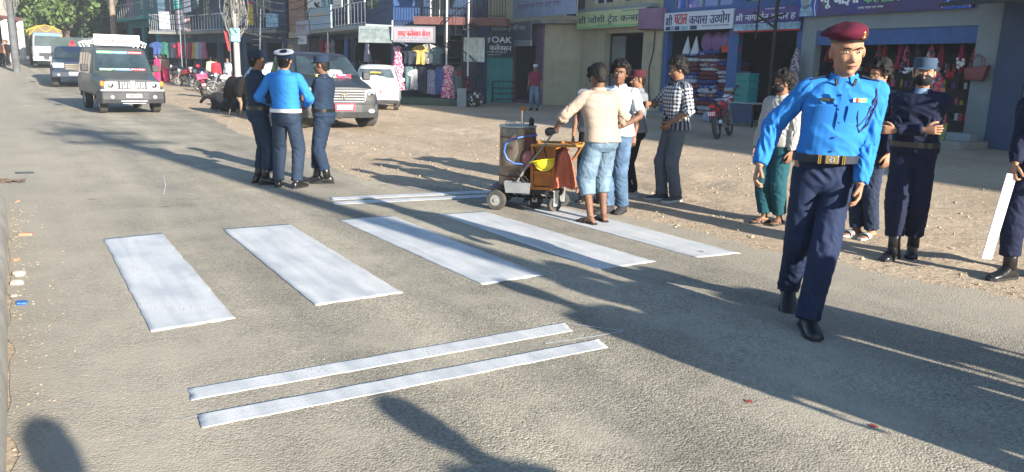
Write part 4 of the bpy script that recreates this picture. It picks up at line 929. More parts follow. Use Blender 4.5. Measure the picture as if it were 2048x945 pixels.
# --- dark houses behind the utility pole
def far_house(px1, d1, px2, d2, h, m, label, floors=(3.1, 6.2), wm=None, railm=None, clutter=(), hasshop=True, slab=None):
    f_ = face(px1, d1, px2, d2); L = f_[2]; wins = []
    for z in floors:
        n_ = max(1, int(L / 2.4))
        for k in range(n_): wins.append((L * (k + .5) / n_ - .5, L * (k + .5) / n_ + .5, z + .9, z + 2.3, wm or whitep))
    holes = [(L * .08, L * .46, .1, 2.6), (L * .54, L * .92, .1, 2.6)] if hasshop else []
    b_ = house(f_, h, m, label, 7, holes, (L * .05, L * .95, 2.65) if hasshop else None, wins=[w_ for w_ in wins if w_[3] < h])
    for z in floors:
        if z + .2 < h: mb = MB(); mb.box(-.1, L + .1, -1.0, -.003, z, z + .16); mb.obj('balcony_slab', slab or greywall, b_)
    return f_, b_
fa, ba = far_house(487, 49, 575, 47, 8, navywall, 'dark blue house behind the officers with a yellow door panel')
railing(fa, 0, fa[2], -.95, 3.26, 4.1, steel, 'grey railing of the dark blue house behind the officers', 16)
for x0, x1, z0, z1, m_, lb in [(1.4, 1.75, 3.5, 4.6, goodsm[4], 'faded yellow panel on the dark blue balcony'), (.2, 1.0, 3.5, 4.5, bluesign, 'blue sheet on the dark blue balcony'), (1.35, 1.7, 4.62, 4.75, redl, 'red cloth on the railing above the yellow panel')]:
    signboard(fa, x0, x1, -1.05, z0, z1, m_, lb, 'railing_banner', cat='banner')
lad = empty('iron_ladder', WL(fa, 1.9, -1.3), fa[1], 'dark iron ladder stair below the dark blue balcony', 'ladder')
mb = MB(); mb.tube([(0, 0, 0), (0, 0, 3.3)], .03, 5); mb.tube([(.5, 0, 0), (.5, 0, 3.3)], .03, 5); mb.obj('rail', blackm, lad)
mb = MB(); [mb.box(.02, .48, -.1, .1, .3 * k, .3 * k + .04) for k in range(1, 11)]; mb.obj('rungs', greyp, lad)
arch = MB()
for q in (.45, .36): arch.tube([(q * .9 * math.cos(a), 0, q * 1.9 * math.sin(a) * .9) for a in [PI * k / 14 for k in range(15)]], .035, 6)
arch.obj('wedding_arch', mat('golden_cane', (0.40, 0.28, 0.10), .6), None, 'golden cane arch leaning at the cement wall behind the parked car', 'arch', loc=(*PL(581, 42), 1.6), rz=-.9, smooth=True)
f2, b2_ = far_house(398, 56, 482, 50, 8, mat('slate_blue_wall', (0.07, 0.12, 0.17), .8, var=.2), 'slate blue house with tall pale window and jeans hanging below')
railing(f2, 0, f2[2] - .1, -.95, 3.26, 4.2, steel, 'thin railing of the slate blue house', 14)
f3, b3_ = far_house(322, 58, 396, 56.5, 8.5, mat('dim_blue_wall', (0.08, 0.14, 0.20), .8, var=.25), 'dim blue house with washing and white panels on its balcony')
railing(f3, 0, f3[2], -.95, 3.26, 4.3, greyp, 'white balcony railing carrying the washing', 20)
for i, (x0, x1, z0, z1, m_, lb) in enumerate([(.8, 1.5, 3.4, 4.5, whitesign, 'white panel at the left of the washing balcony'), (2.0, 2.9, 3.4, 4.6, mat('pinkish_white_sheet', (.45, .40, .46), .6), 'pinkish white panel in the middle of the washing balcony'), (2.95, 4.2, 2.9, 4.2, mat('salmon_sheet', (.34, .20, .22), .6), 'salmon coloured sheet at the right of the washing balcony')]):
    signboard(f3, x0, min(x1, f3[2]), -1.05, z0, z1, m_, lb, 'railing_banner', cat='banner')
for i in range(12):
    f_ = (f3, f2)[i % 2]; x = .3 + (i // 2) * .55
    garment(['shirt', 'trousers', 'dress'][i % 3], FAB[(i * 3 + 2) % 10], 1.0, .6, i, None, label='%s hanging under the %s balcony, %s from the left' % (['red', 'blue', 'grey', 'dark', 'rose'][i % 5] + ' garment', ('washing', 'slate blue')[i % 2], ORD[i // 2]), cat='clothes', group='clothes under the far balconies', loc=WL(f_, x, -.8, 2.6), rz=f_[1])
f4, b4_ = far_house(262, 74, 320, 66, 9, mat('far_teal_wall', (.04, .20, .24), .7, var=.2), 'teal and mauve house behind the jeep', slab=tealp, wm=whitep)
railing(f4, 0, f4[2], -.95, 3.26, 4.3, greyp, 'grey railing of the teal and mauve house', 12)
mb = MB(); mb.box(.2, 2.3, -.06, -.003, 3.3, 6.1); mb.obj('mauve_panel', purplep, b4_)
s = signboard(f4, .6, 2.6, -1.1, 5.6, 7.0, whitesign, 'white and red board high on the teal house'); small_print(s, redl, .3, 1.7, .5, .4, -.042, 4, 60)
f5, b5_ = far_house(208, 86, 262, 80, 8, mat('far_dim_wall', (.10, .12, .15), .8, var=.2), 'dim far house between the trees and the teal house')
aw = empty('awning', WL(f5, -.5, 0), f5[1], 'dark blue sloping tin awning above the jeep roof rack', 'awning')
mb = MB(); mb.add([(-3, -3, 2.7), (4, -3, 2.7), (4, 0, 3.6), (-3, 0, 3.6)], [(0, 1, 2, 3)]); mb.add([(-3, -3, 2.76), (4, -3, 2.76), (4, 0, 3.66), (-3, 0, 3.66)], [(3, 2, 1, 0)]); mb.obj('tin_sheet', navywall, aw)
mb = MB(); [mb.tube([(x, -2.9, 0), (x, -2.9, 2.7)], .05, 6) for x in (-2.8, .5, 3.8)]; mb.obj('supports', greyp, aw)
# --- left side far: lit pale house, brick house on the slope
f6 = face(-60, 66, 24, 70)
b6 = house(f6, 8, mat('pale_lit_wall', (.36, .32, .28), .8, var=.1), 'pale sunlit house at the far left with pillars', 8, [(f6[2] * .5, f6[2] * .9, .1, 2.6)], (f6[2] * .4, f6[2] * .95, 2.7), wins=[(f6[2] * .6, f6[2] * .85, 3.8, 5.4)])
mb = MB(); mb.box(-.1, f6[2] + .1, -1, -.003, 3.0, 3.25); mb.obj('balcony_slab', redslab, b6)
mb = MB(); [mb.box(f6[2] * q, f6[2] * q + .3, -1, -.7, 0, 3.0) for q in (.55, .75, .95)]; mb.obj('pillars', whitep, b6)
f7 = face(36, 95, 62, 93)
b7 = house(f7, 6.3, brick, 'raw brick house behind the truck', 6, wins=[(.8, 1.6, 3.6, 4.8)]); mb = MB(); mb.box(-.3, f7[2] + .3, -.6, 6, 6.5, 6.6); mb.obj('tin_roof', whitep, b7)
f8 = face(28, 120, 75, 118)
b8 = house(f8, 12.5, mat('far_grey_wall', (.25, .26, .28), .8), 'grey hillside house with a white tin roof among the trees', 6, wins=[(1, 2, 8.5, 10)]); mb = MB(); mb.add([(-.5, -.8, 12.2), (f8[2] + .5, -.8, 12.2), (f8[2] + .5, 3, 13.6), (-.5, 3, 13.6)], [(0, 1, 2, 3)]); mb.add([(-.5, -.8, 12.3), (f8[2] + .5, -.8, 12.3), (f8[2] + .5, 3, 13.7), (-.5, 3, 13.7)], [(3, 2, 1, 0)]); mb.obj('tin_roof', whitep, b8)
f9 = face(150, 100, 172, 100)
b9 = house(f9, 3.6, mat('pale_olive_wall', (.35, .36, .25), .8), 'low pale olive house beside the green hill trees', 5, wins=[(.3, 1.0, 1.2, 2.2)])
# ------------------------------------------------------------------ poles and wires
def wires(label, a, b, sag, r=0.012, n=1, spread=.25):
    mb = MB(); a, b = V(a), V(b)
    for k in range(n):
        o = V((0, 0, -k * spread)); pts = [a.lerp(b, t / 12) + o - V((0, 0, sag * 4 * (t / 12) * (1 - t / 12) * (1 + .2 * k))) for t in range(13)]
        mb.tube(pts, r, 5)
    return mb.obj('overhead_cable', mat('black_cable', (.02, .02, .022), .6), None, label, 'cable', smooth=True)
concp = mat('pole_concrete', (.34, .335, .31), .85, var=.15, vscale=2, dirt=(.3, .3, .28))
def upole(p, h, r0, r1, label, arm=True, m=None):
    e = empty('utility_pole', (*p, zg(*p)), .3, label, 'pole')
    mb = MB(); mb.tube([(0, 0, -.05), (0, 0, h)], [r0, r1], 14); mb.obj('pole_shaft', m or concp, e, smooth=True)
    if arm:
        mb = MB()
        for z in (h - .3, h - 1.0): mb.box(-.9, .9, -.05, .05, z, z + .1); [mb.tube([(x, 0, z + .1), (x, 0, z + .25)], .04, 6) for x in (-.8, -.4, .4, .8)]
        mb.obj('crossarm', greyp, e)
    return e
P1 = PL(474, 41.0)
u1 = upole(P1, 9, .15, .12, 'pale concrete utility pole wrapped in tangled cables behind the standing cow')
def tangle(p, z0, z1, label, n=46, seed=1, rad=.5):
    r = random.Random(seed); mb = MB()
    for k in range(n):
        zc = r.uniform(z0 + .3, z1 - .3); rx = r.uniform(.15, rad); rz_ = r.uniform(.3, (z1 - z0) * .35); a0 = r.uniform(0, PI); ox = r.uniform(-.25, .25)
        pts = [(ox + rx * math.cos(t) * math.cos(a0), rx * math.cos(t) * math.sin(a0) + r.uniform(-.02, .02), zc + rz_ * math.sin(t) + .1 * math.sin(3 * t + k)) for t in [2 * PI * q / 18 for q in range(19)]]
        mb.tube(pts, r.uniform(.012, .024), 4, cap=False)
    return mb.obj('cable_tangle', mat('grey_cable', (.16, .16, .15), .6, var=.3), None, label, 'cables', smooth=True, loc=(*p, zg(*p)))
tangle(P1, 3.0, 6.4, 'big grey tangle of cable loops high on the pale utility pole', 60, 1, .62)
s = empty('pole_sign', (P1.x + .05, P1.y - .2, 2.45), -.05, 'light cyan sign plate on the pale utility pole', 'sign'); mb = MB(); mb.box(-.22, .22, -.02, .02, 0, .62); mb.obj('board', mat('cyan_plate', (.25, .55, .62), .5), s); small_print(s, greysign, -.15, .15, .3, .12, -.022, 3, 70)
mb = MB(); mb.prism([(0, 0), (.1, .0), (-.05, .85), (-.18, .95)], -.01, .01); mb.obj('red_flag', mat('red_flag_cloth', (.55, .04, .05), .7), None, 'narrow red and white flag tied left of the cyan plate', 'flag', loc=(P1.x - .32, P1.y - .2, 2.0))
P2 = PL(30, 57.0)
u2 = upole(P2, 9.5, .20, .16, 'thick cable wrapped pole at the far left beside the truck', m=mat('dark_pole_concrete', (.10, .105, .11), .85, var=.3, vscale=2))
tangle(P2, 3.6, 7.0, 'dark cable bundle on the far left pole', 30, 3, .35)
P3 = PL(232, 70.0); u3 = upole(P3, 9, .24, .18, 'weathered wooden pole behind the jeep roof rack', m=mat('weathered_wood', (.22, .17, .13), .9, var=.3)); tangle(P3, 4.2, 8, 'cable coils on the wooden pole behind the jeep', 30, 5, .7)
for i, (px, d, h_) in enumerate([(99, 105, 8.6), (78, 112, 9.5), (113, 118, 8.5)]):
    upole(PL(px, d), h_, .12, .09, 'thin far pole %s of the three before the green hill' % ['in the middle', 'on the left', 'on the right'][i], arm=(i == 0))
mb = MB(); mb.tube([(0, 0, 0), (.25, 0, 4.2)], .035, 6); mb.box(-.12, .12, -.05, .05, 1.2, 1.3); mb.obj('thin_pole', steel, None, 'thin leaning steel pole between the utility pole and the brick house', 'pole', loc=(*PL(516, 44), 0), smooth=True)
wires('long cables from the pale pole to the far house row', (P1.x, P1.y, 6.2), (*PL(232, 70), 8.0), 1.2, .02, 4)
wires('cables from the pale pole to the brick house', (P1.x, P1.y, 5.8), (*PL(640, 42), 5.6), .6, .016, 4)
wires('cables from the pale pole to the balcony house', (P1.x, P1.y, 4.2), (*PL(820, 33), 4.6), .5, .012, 3)
wires('dark cable crossing the green trees', (*P2, 8.2), (*PL(232, 70), 9.0), 1.6, .03, 2, .5)
wires('low cable between pole and brick house', (P1.x, P1.y, 3.0), (*PL(640, 43), 2.9), .25, .03, 1)
wires('cables along the balconies of the far houses', (P1.x - .1, P1.y, 5.2), WL(f3, 0, -1.2, 5.0), .5, .02, 5, .18)
# the pole out of frame on the right whose shadow crosses the zebra bars
P4 = V((6.1, -0.6)); u4 = upole(P4, 7.7, .17, .13, 'concrete pole just outside the right edge of the view'); tangle(P4, 6.3, 8.3, 'cable bundle on the pole outside the right edge', 26, 9, .8)
# ------------------------------------------------------------------ trees and hill
leafm = mat('tree_leaves', (0.060, 0.115, 0.030), .6, var=.35, vscale=.6, c2=(.13, .19, .05))
leafm2 = mat('dark_tree_leaves', (0.035, 0.085, 0.030), .6, var=.35, vscale=.5, c2=(.08, .13, .045))
barkm = mat('tree_bark', (.12, .09, .07), .9, var=.3)
def tree_mesh(seed, h, r, n=2600, leaf=.28, cone=.0):
    rr = random.Random(seed); tr = MB(); tr.tube([(0, 0, -.2), (rr.uniform(-.2, .2), rr.uniform(-.2, .2), h * .35), (rr.uniform(-.4, .4), rr.uniform(-.4, .4), h * .75)], [h * .03, h * .022, h * .01], 8)
    clumps = []
    for k in range(16):
        a = rr.uniform(0, 2 * PI); q = rr.uniform(.2, 1) * r * .8; z = h * rr.uniform(.35, .92); q *= (1.15 - cone * (z / h))
        c = V((q * math.cos(a), q * math.sin(a), z)); clumps.append((c, r * rr.uniform(.28, .5)))
        tr.tube([(0, 0, z * .55), (c.x * .5, c.y * .5, z * .8), tuple(c)], [h * .012, h * .008, h * .003], 5)
    cr_ = MB(); vs = []; fs = []
    for k in range(n):
        c, q = clumps[rr.randrange(len(clumps))]
        d = V((rr.gauss(0, 1), rr.gauss(0, 1), rr.gauss(0, .8))).normalized() * q * rr.uniform(.55, 1.05)
        p = c + d; u = V((rr.gauss(0, 1), rr.gauss(0, 1), rr.gauss(0, 1))).normalized(); v = u.cross(V((rr.gauss(0, 1), rr.gauss(0, 1), rr.gauss(0, 1)))).normalized()
        s_ = leaf * rr.uniform(.5, 1.2); b = len(vs)
        vs += [p - u * s_ * .5, p + v * s_ * .35, p + u * s_ * .5, p - v * s_ * .35]; fs.append((b, b + 1, b + 2, b + 3))
    cr_.add(vs, fs); return tr, cr_
protos = []
tspots = [(82, 92, 9, 0), (96, 86, 7.5, 1), (118, 84, 8, 0), (140, 80, 9.0, 2), (160, 84, 8, 1), (180, 92, 9, 0), (200, 96, 9.5, 2), (62, 108, 12, 1), (100, 112, 12, 2), (135, 108, 13, 0), (168, 112, 13.5, 1), (205, 115, 14, 2), (44, 150, 19, 0), (90, 155, 20, 1), (130, 150, 20, 2), (175, 150, 20, 1), (215, 140, 19, 0), (20, 140, 16, 2), (3, 74, 5, 0), (240, 130, 17, 1), (275, 135, 16, 2)]
for k in range(3):
    e = empty('broadleaf_tree', (0, 0, 0), 0, 'x', 'tree', 'trees on the hillside beyond the vehicles'); t_, c_ = tree_mesh(40 + k, 8, 3.4, 3200, .42)
    t_.obj('trunk', barkm, e, smooth=True); c_.obj('crown', [leafm, leafm2, leafm][k], e); protos.append(e)
used = set()
for i, (px, d, h_, k) in enumerate(tspots):
    p = PL(px, d); z = zg(*p) if d < 95 else max(zg(*p), -3) + (d - 95) * .06
    if k not in used: o = protos[k]; used.add(k)
    else: o = copy_tree(protos[k])
    o.location = (p.x, p.y, z - .3); o.rotation_euler = (0, 0, i * 1.3); o.scale = (h_ / 8,) * 3
    o['label'] = '%s green tree %s, %s' % (['light', 'dark', 'mid'][k], ['on the front edge of the hill', 'halfway up the hill', 'high on the back of the hill'][0 if d < 100 else 1 if d < 125 else 2], ORD[i % 20] + ' of its row' if i < 20 else 'behind the awning')
# green hillside that closes the view
mb = MB(); vs = []; fs = []; NX = 60
for j in range(12):
    for i in range(NX):
        px = -900 + i * 42; d = 98 + j * 16; p = PL(max(px, -900), d)
        z = zg(*p) if False else -1.5 + j * 2.2 + 1.2 * noise.noise(V((i * .5, j * .6, 2)))
        if px > 350: z -= (px - 350) * .03
        vs.append((p.x, p.y, z))
for j in range(11):
    for i in range(NX - 1): fs.append((j * NX + i, j * NX + i + 1, (j + 1) * NX + i + 1, (j + 1) * NX + i))
mb.add(vs, fs); mb.obj('hills', mat('hill_grass', (.05, .09, .03), .9, var=.4, vscale=.1, bump=.6, bscale=1.5), kind='structure', smooth='full')
# dense undergrowth on the hill
vs = []; fs = []; rr = random.Random(11)
for k in range(16000):
    px = rr.uniform(-40, 300); d = rr.uniform(92, 190); p = PL(px, d); j = (d - 98) / 16; z = -1.5 + j * 2.2 + rr.uniform(0, 3.2)
    u = V((rr.gauss(0, 1), rr.gauss(0, 1), rr.gauss(0, 1))).normalized(); v = u.cross(V((rr.gauss(0, 1), rr.gauss(0, 1), rr.gauss(0, 1)))).normalized(); s_ = rr.uniform(.4, 1.1); c = V((p.x, p.y, z)); b = len(vs)
    vs += [c - u * s_, c + v * s_ * .7, c + u * s_, c - v * s_ * .7]; fs.append((b, b + 1, b + 2, b + 3))
mb = MB(); mb.add(vs, fs); mb.obj('undergrowth', leafm2, None, 'dense green undergrowth covering the hill', 'undergrowth', kind='stuff')

# ------------------------------------------------------------------ more goods and fittings along the shaded fronts
def clutter(fr_, where, x0, x1, y, z0, z1, n, seed, mats_=None):
    r_ = random.Random(seed); kinds = ['basket', 'carton', 'cloth_roll', 'tin', 'sack']
    cw = {'crimson': FAB[0], 'dark red': FAB[1], 'blue': FAB[2], 'grey': FAB[3], 'black': FAB[4], 'rose': FAB[5], 'slate': FAB[6], 'mustard': FAB[7], 'green': FAB[8], 'lilac': FAB[9]}
    for i in range(n):
        x = x0 + (x1 - x0) * (i + .5) / n + r_.uniform(-.1, .1); k = kinds[r_.randrange(5)]; cn = sorted(cw)[r_.randrange(10)]; m = cw[cn]; w_, h_ = r_.uniform(.2, .45), r_.uniform(.2, .55); z = r_.uniform(z0, max(z0, z1 - h_)); mb = MB()
        if k == 'basket': mb.tube([(0, 0, 0), (0, 0, h_ * .6)], [w_ * .35, w_ * .5], 12)
        elif k == 'carton': mb.box(-w_ / 2, w_ / 2, -.15, .15, 0, h_); mb.box(-w_ / 2 - .004, w_ / 2 + .004, -.03, .03, .004, h_ + .004)
        elif k == 'cloth_roll': mb.tube([(0, 0, 0), (.03, 0, h_ * 1.4)], [.06, .055], 10)
        elif k == 'tin': mb.tube([(0, 0, 0), (0, 0, h_ * .7)], [.11, .11], 12); mb.tube([(0, 0, h_ * .7), (0, 0, h_ * .74)], [.118, .118], 12)
        else: mb.ell((0, 0, h_ * .45), (w_ * .5, .16, h_ * .5), 12, 8)
        mb.obj(k, m, None, '%s %s, %s %s' % (cn, k.replace('_', ' '), ORD[i], where), k.replace('_', ' '), 'goods ' + where.split(' from ')[-1], loc=WL(fr_, x, y, z), rz=fr_[1], smooth=(k in ('sack', 'basket', 'tin')), bevel=.006)
clutter(f1, 'from the left on the floor of the dark open-fronted shop', .6, 5.3, .3, .1, .1, 10, 1)
clutter(f1, 'from the left on the floor of the hall right of it', 6.2, f1[2] - .6, -.3, .0, .0, 9, 2)
clutter(f1, 'from the left on the wall shelf of the dark open-fronted shop', .8, 5.2, 1.6, 1.2, 1.9, 9, 3)
clutter(fa, 'from the left at the foot of the dark blue house', .2, 3.0, -.5, 0, 0, 6, 4)
clutter(f2, 'from the left at the foot of the slate blue house', .2, f2[2], -.5, 0, 0, 9, 5)
clutter(f3, 'from the left at the foot of the dim blue house', .2, f3[2], -.6, 0, 0, 10, 6)
for i, (f_, x, z0, z1, nm) in enumerate([(f1, 5.8, 0, 6.5, 'open-fronted shop house'), (f1, 9.0, 3.2, 8, 'balcony of the open-fronted shop house'), (fa, .1, 0, 7.5, 'dark blue house'), (f2, .15, 0, 7.5, 'slate blue house'), (f3, 2.6, 0, 7.5, 'dim blue house'), (f4, .5, 0, 8, 'teal house')]):
    mb = MB(); mb.tube([(0, 0, z0), (.02, 0, z1)], .04, 8); mb.obj('drain_pipe', [steel, greyp][i % 2], None, 'upright pale drain pipe on the front of the ' + nm, 'pipe', loc=WL(f_, x, -1.15, 0), rz=f_[1], smooth=True)
for i, (f_, x0, x1, z0, z1, m_, nm) in enumerate([(f1, 4.6, 5.6, 5.0, 6.4, FAB[2], 'blue curtain in the upper opening of the open-fronted house'), (f2, .8, 1.8, 4.4, 6.2, whitesign, 'tall pale sheet beside the slate blue window'), (f3, 1.9, 2.6, 4.6, 6.2, tealp, 'green cloth panel above the washing balcony'), (f2, 2.2, 3.0, 4.6, 5.6, FAB[6], 'slate cloth hung over the slate blue balcony'), (fa, 2.2, 3.0, 4.9, 6.2, greysign, 'grey shutter sheet high on the dark blue house'), (fa, 2.6, 3.4, 3.4, 4.1, paleprint, 'pale sack pile on the dark blue balcony edge')]):
    signboard(f_, x0, x1, -1.02, z0, z1, m_, nm, 'hanging_sheet', cat='sheet')
# ================================================================== people
def clothmat(name, c, rough=0.85, var=.08, bump=.25, bscale=260, c2=None, vscale=7, spec=.25, sheen=.0):
    m = mat(name, c, rough, var=var, vscale=vscale, bump=bump, bscale=bscale, spec=spec, c2=c2)
    return m
def skinmat(name, c):
    m = mat(name, c, .58, var=.20, vscale=16, bump=.35, bscale=150, spec=.35)
    b = m.node_tree.nodes['Principled BSDF']; b.inputs['Subsurface Weight'].default_value = .08; b.inputs['Subsurface Radius'].default_value = (.02, .008, .004); b.inputs['Subsurface Scale'].default_value = .3
    return m
skinA = skinmat('skin_light_brown', (.36, .19, .115)); skinB = skinmat('skin_brown', (.25, .125, .075)); skinC = skinmat('skin_dark_brown', (.16, .08, .05))
hairm = mat('black_hair', (.008, .007, .007), .6, var=.4, vscale=60, bump=.5, bscale=160, spec=.22)
eyew = mat('eye_white', (.6, .57, .52), .3); eyed = mat('eye_dark', (.02, .012, .01), .15)
lipm = mat('lips', (.22, .08, .065), .5)
blueshirt = clothmat('police_blue_cotton', (.030, .185, .53), .9, .06, spec=.12)
navytr = clothmat('navy_twill', (.014, .024, .062), .8, .12)
navyuni = clothmat('navy_uniform_cloth', (.014, .028, .056), .85, .15)
darknavy = clothmat('very_dark_navy_cloth', (.008, .012, .035), .85, .15)
beigecl = clothmat('beige_cotton', (.36, .275, .22), .85, .06)
whitecl = clothmat('white_cotton', (.50, .53, .58), .85, .04)
greycl = clothmat('grey_cotton', (.16, .18, .20), .9, .1)
slatecl = clothmat('slate_grey_trouser_cloth', (.10, .125, .15), .85, .08)
blackcl = clothmat('black_cotton', (.012, .012, .015), .85, .1)
denim = clothmat('washed_denim', (.09, .15, .22), .9, .3, c2=(.19, .27, .35), vscale=5)
denim2 = clothmat('blue_denim', (.05, .10, .18), .9, .3, c2=(.11, .18, .28), vscale=6)
tealcl = clothmat('dark_teal_cloth', (.012, .07, .09), .85, .15)
maroon = clothmat('maroon_wool', (.085, .008, .024), .95, .12, bscale=400)
marooncl = clothmat('maroon_cotton', (.20, .02, .05), .85, .1)
pinkcl = clothmat('magenta_cloth', (.50, .03, .12), .8, .15)
redcl = clothmat('red_cloth', (.50, .03, .05), .8, .1)
creamcl = clothmat('cream_cotton', (.50, .50, .35), .85, .1)
leather = mat('black_leather', (.012, .012, .013), .28, var=.2, bump=.2, bscale=60, spec=.6)
rubber = mat('black_rubber', (.02, .02, .021), .8)
brass = mat('polished_brass', (.65, .42, .12), .25, metal=.9)
silver = mat('polished_silver', (.6, .6, .62), .3, metal=.9)
def checkmat():
    m = bpy.data.materials.new('black_white_check'); m.use_nodes = True; n, l, b = nodes(m); b.inputs['Roughness'].default_value = .85
    a = n.new('ShaderNodeAttribute'); a.attribute_name = 'cuv'
    sx = n.new('ShaderNodeSeparateXYZ'); l.new(a.outputs['Vector'], sx.inputs[0]); outs = []
    for i in (0, 1):
        q = n.new('ShaderNodeMath'); q.operation = 'MULTIPLY'; q.inputs[1].default_value = 1 / .044; l.new(sx.outputs[i], q.inputs[0])
        f = n.new('ShaderNodeMath'); f.operation = 'FRACT'; l.new(q.outputs[0], f.inputs[0])
        g = n.new('ShaderNodeMath'); g.operation = 'LESS_THAN'; g.inputs[1].default_value = .5; l.new(f.outputs[0], g.inputs[0]); outs.append(g)
    ad = n.new('ShaderNodeMath'); ad.operation = 'ADD'; l.new(outs[0].outputs[0], ad.inputs[0]); l.new(outs[1].outputs[0], ad.inputs[1])
    hf = n.new('ShaderNodeMath'); hf.operation = 'MULTIPLY'; hf.inputs[1].default_value = .5; l.new(ad.outputs[0], hf.inputs[0])
    rp = n.new('ShaderNodeValToRGB'); rp.color_ramp.interpolation = 'CONSTANT'; e = rp.color_ramp.elements; e.new(.5); e[0].position = 0; e[0].color = (.58, .57, .54, 1); e[1].position = .3; e[1].color = (.20, .22, .26, 1); e[2].position = .8; e[2].color = (.015, .017, .03, 1)
    l.new(hf.outputs[0], rp.inputs[0]); l.new(rp.outputs[0], b.inputs['Base Color']); return m
checkcl = checkmat()
def ik(a, b, l1, l2, hint):
    a, b = V(a), V(b); d = b - a; L = min(d.length, (l1 + l2) * .998); dn = d.normalized()
    x = (l1 * l1 - l2 * l2 + L * L) / (2 * L); h = math.sqrt(max(l1 * l1 - x * x, 0)); hp = V(hint); hp = (hp - dn * hp.dot(dn)).normalized()
    return a + dn * x + hp * h, a + dn * L
def solidify_union(mb, voxel, smooth_it=2):
    """one closed surface from overlapping closed pieces"""
    me = bpy.data.meshes.new('t'); me.from_pydata(mb.v, [], mb.f)
    bm = bmesh.new(); bm.from_mesh(me); bmesh.ops.recalc_face_normals(bm, faces=bm.faces); bm.to_mesh(me); bm.free()
    o = bpy.data.objects.new('t', me); col.objects.link(o)
    r = o.modifiers.new('r', 'REMESH'); r.mode = 'VOXEL'; r.voxel_size = voxel; r.adaptivity = 0
    if smooth_it: s_ = o.modifiers.new('s', 'SMOOTH'); s_.factor = .5; s_.iterations = smooth_it
    dg = bpy.context.evaluated_depsgraph_get(); dg.update()
    out = bpy.data.meshes.new_from_object(o.evaluated_get(dg)); bpy.data.objects.remove(o); bpy.data.meshes.remove(me); return out
def mverts(me):
    a = np.empty(len(me.vertices) * 3); me.vertices.foreach_get('co', a); return a.reshape(-1, 3)
def mnorms(me):
    a = np.empty(len(me.vertices) * 3); me.vertices.foreach_get('normal', a); return a.reshape(-1, 3)
def setverts(me, a): me.vertices.foreach_set('co', a.ravel()); me.update()
def seg_param(P, segs):
    """nearest bone: index, distance along, angle about"""
    best = np.full(len(P), 1e9); idx = np.zeros(len(P), int); t = np.zeros(len(P)); ang = np.zeros(len(P))
    for k, (a, b, rr) in enumerate(segs):
        a = np.array(a); b = np.array(b); d = b - a; L = np.linalg.norm(d); dn = d / L
        s = np.clip((P - a) @ dn, 0, L); q = P - a - np.outer(s, dn); D = np.linalg.norm(q, axis=1) / rr
        ref = np.array([0, 1, 0.]) if abs(dn[1]) < .8 else np.array([0, 0, 1.]); x = np.cross(dn, ref); x /= np.linalg.norm(x); y = np.cross(dn, x)
        an = np.arctan2(q @ y, q @ x); m = D < best; best[m] = D[m]; idx[m] = k; t[m] = s[m]; ang[m] = an[m]
    return idx, t, ang
def cloth_folds(me, segs, amp, joints=(), seed=0, uv=False):
    amp = amp * 1.35
    P = mverts(me); Nn = mnorms(me); idx, t, ang = seg_param(P, segs)
    rs = np.array([s[2] for s in segs])[idx]
    out = np.zeros(len(P))
    J = [np.array(j) for j in joints]
    for i in range(len(P)):
        p = P[i]; w = .45
        for j in J:
            d = abs(p[0] - j[0]) + abs(p[1] - j[1]) + abs(p[2] - j[2]); w += .9 * math.exp(-(d / .16) ** 2)
        c, s_ = math.cos(ang[i]), math.sin(ang[i]); k = idx[i] * 7.3 + seed
        # folds run slantwise round the limb
        q = noise.noise(V((c * 1.3 + k, s_ * 1.3 + t[i] * 3, t[i] * 17 + ang[i] * .9 + k)))
        q2 = noise.noise(V((p[0] * 9 + seed, p[1] * 9, p[2] * 4)))
        rid = (1 - abs(q) * 2.4)
        out[i] = amp * w * (rid * .75 + q2 * .8)
    setverts(me, P + Nn * out[:, None])
    if uv:
        at = me.attributes.new('cuv', 'FLOAT_VECTOR', 'POINT')
        dat = np.stack([ang * rs, t + idx * .5, np.zeros(len(P))], 1); at.data.foreach_set('vector', dat.ravel())
def torso_rings(T, rows, n=28, e=.85):
    out = []
    for z, hw, hd, yo in rows:
        ring = []
        for k in range(n):
            a = 2 * PI * k / n; c, s = math.cos(a), math.sin(a)
            ring.append(T(V((math.copysign(abs(c) ** e, c) * hw, yo + math.copysign(abs(s) ** e, s) * hd, z))))
        out.append(ring)
    return out
BODY = [(.80, .11, .085, -.005), (.86, .160, .108, -.012), (.92, .168, .112, -.015), (.98, .158, .105, -.006), (1.05, .143, .098, .004), (1.13, .146, .10, .006), (1.22, .158, .108, .002), (1.30, .170, .110, -.004), (1.37, .172, .098, -.012), (1.415, .135, .08, -.016), (1.445, .085, .065, -.012), (1.47, .058, .056, -.004)]
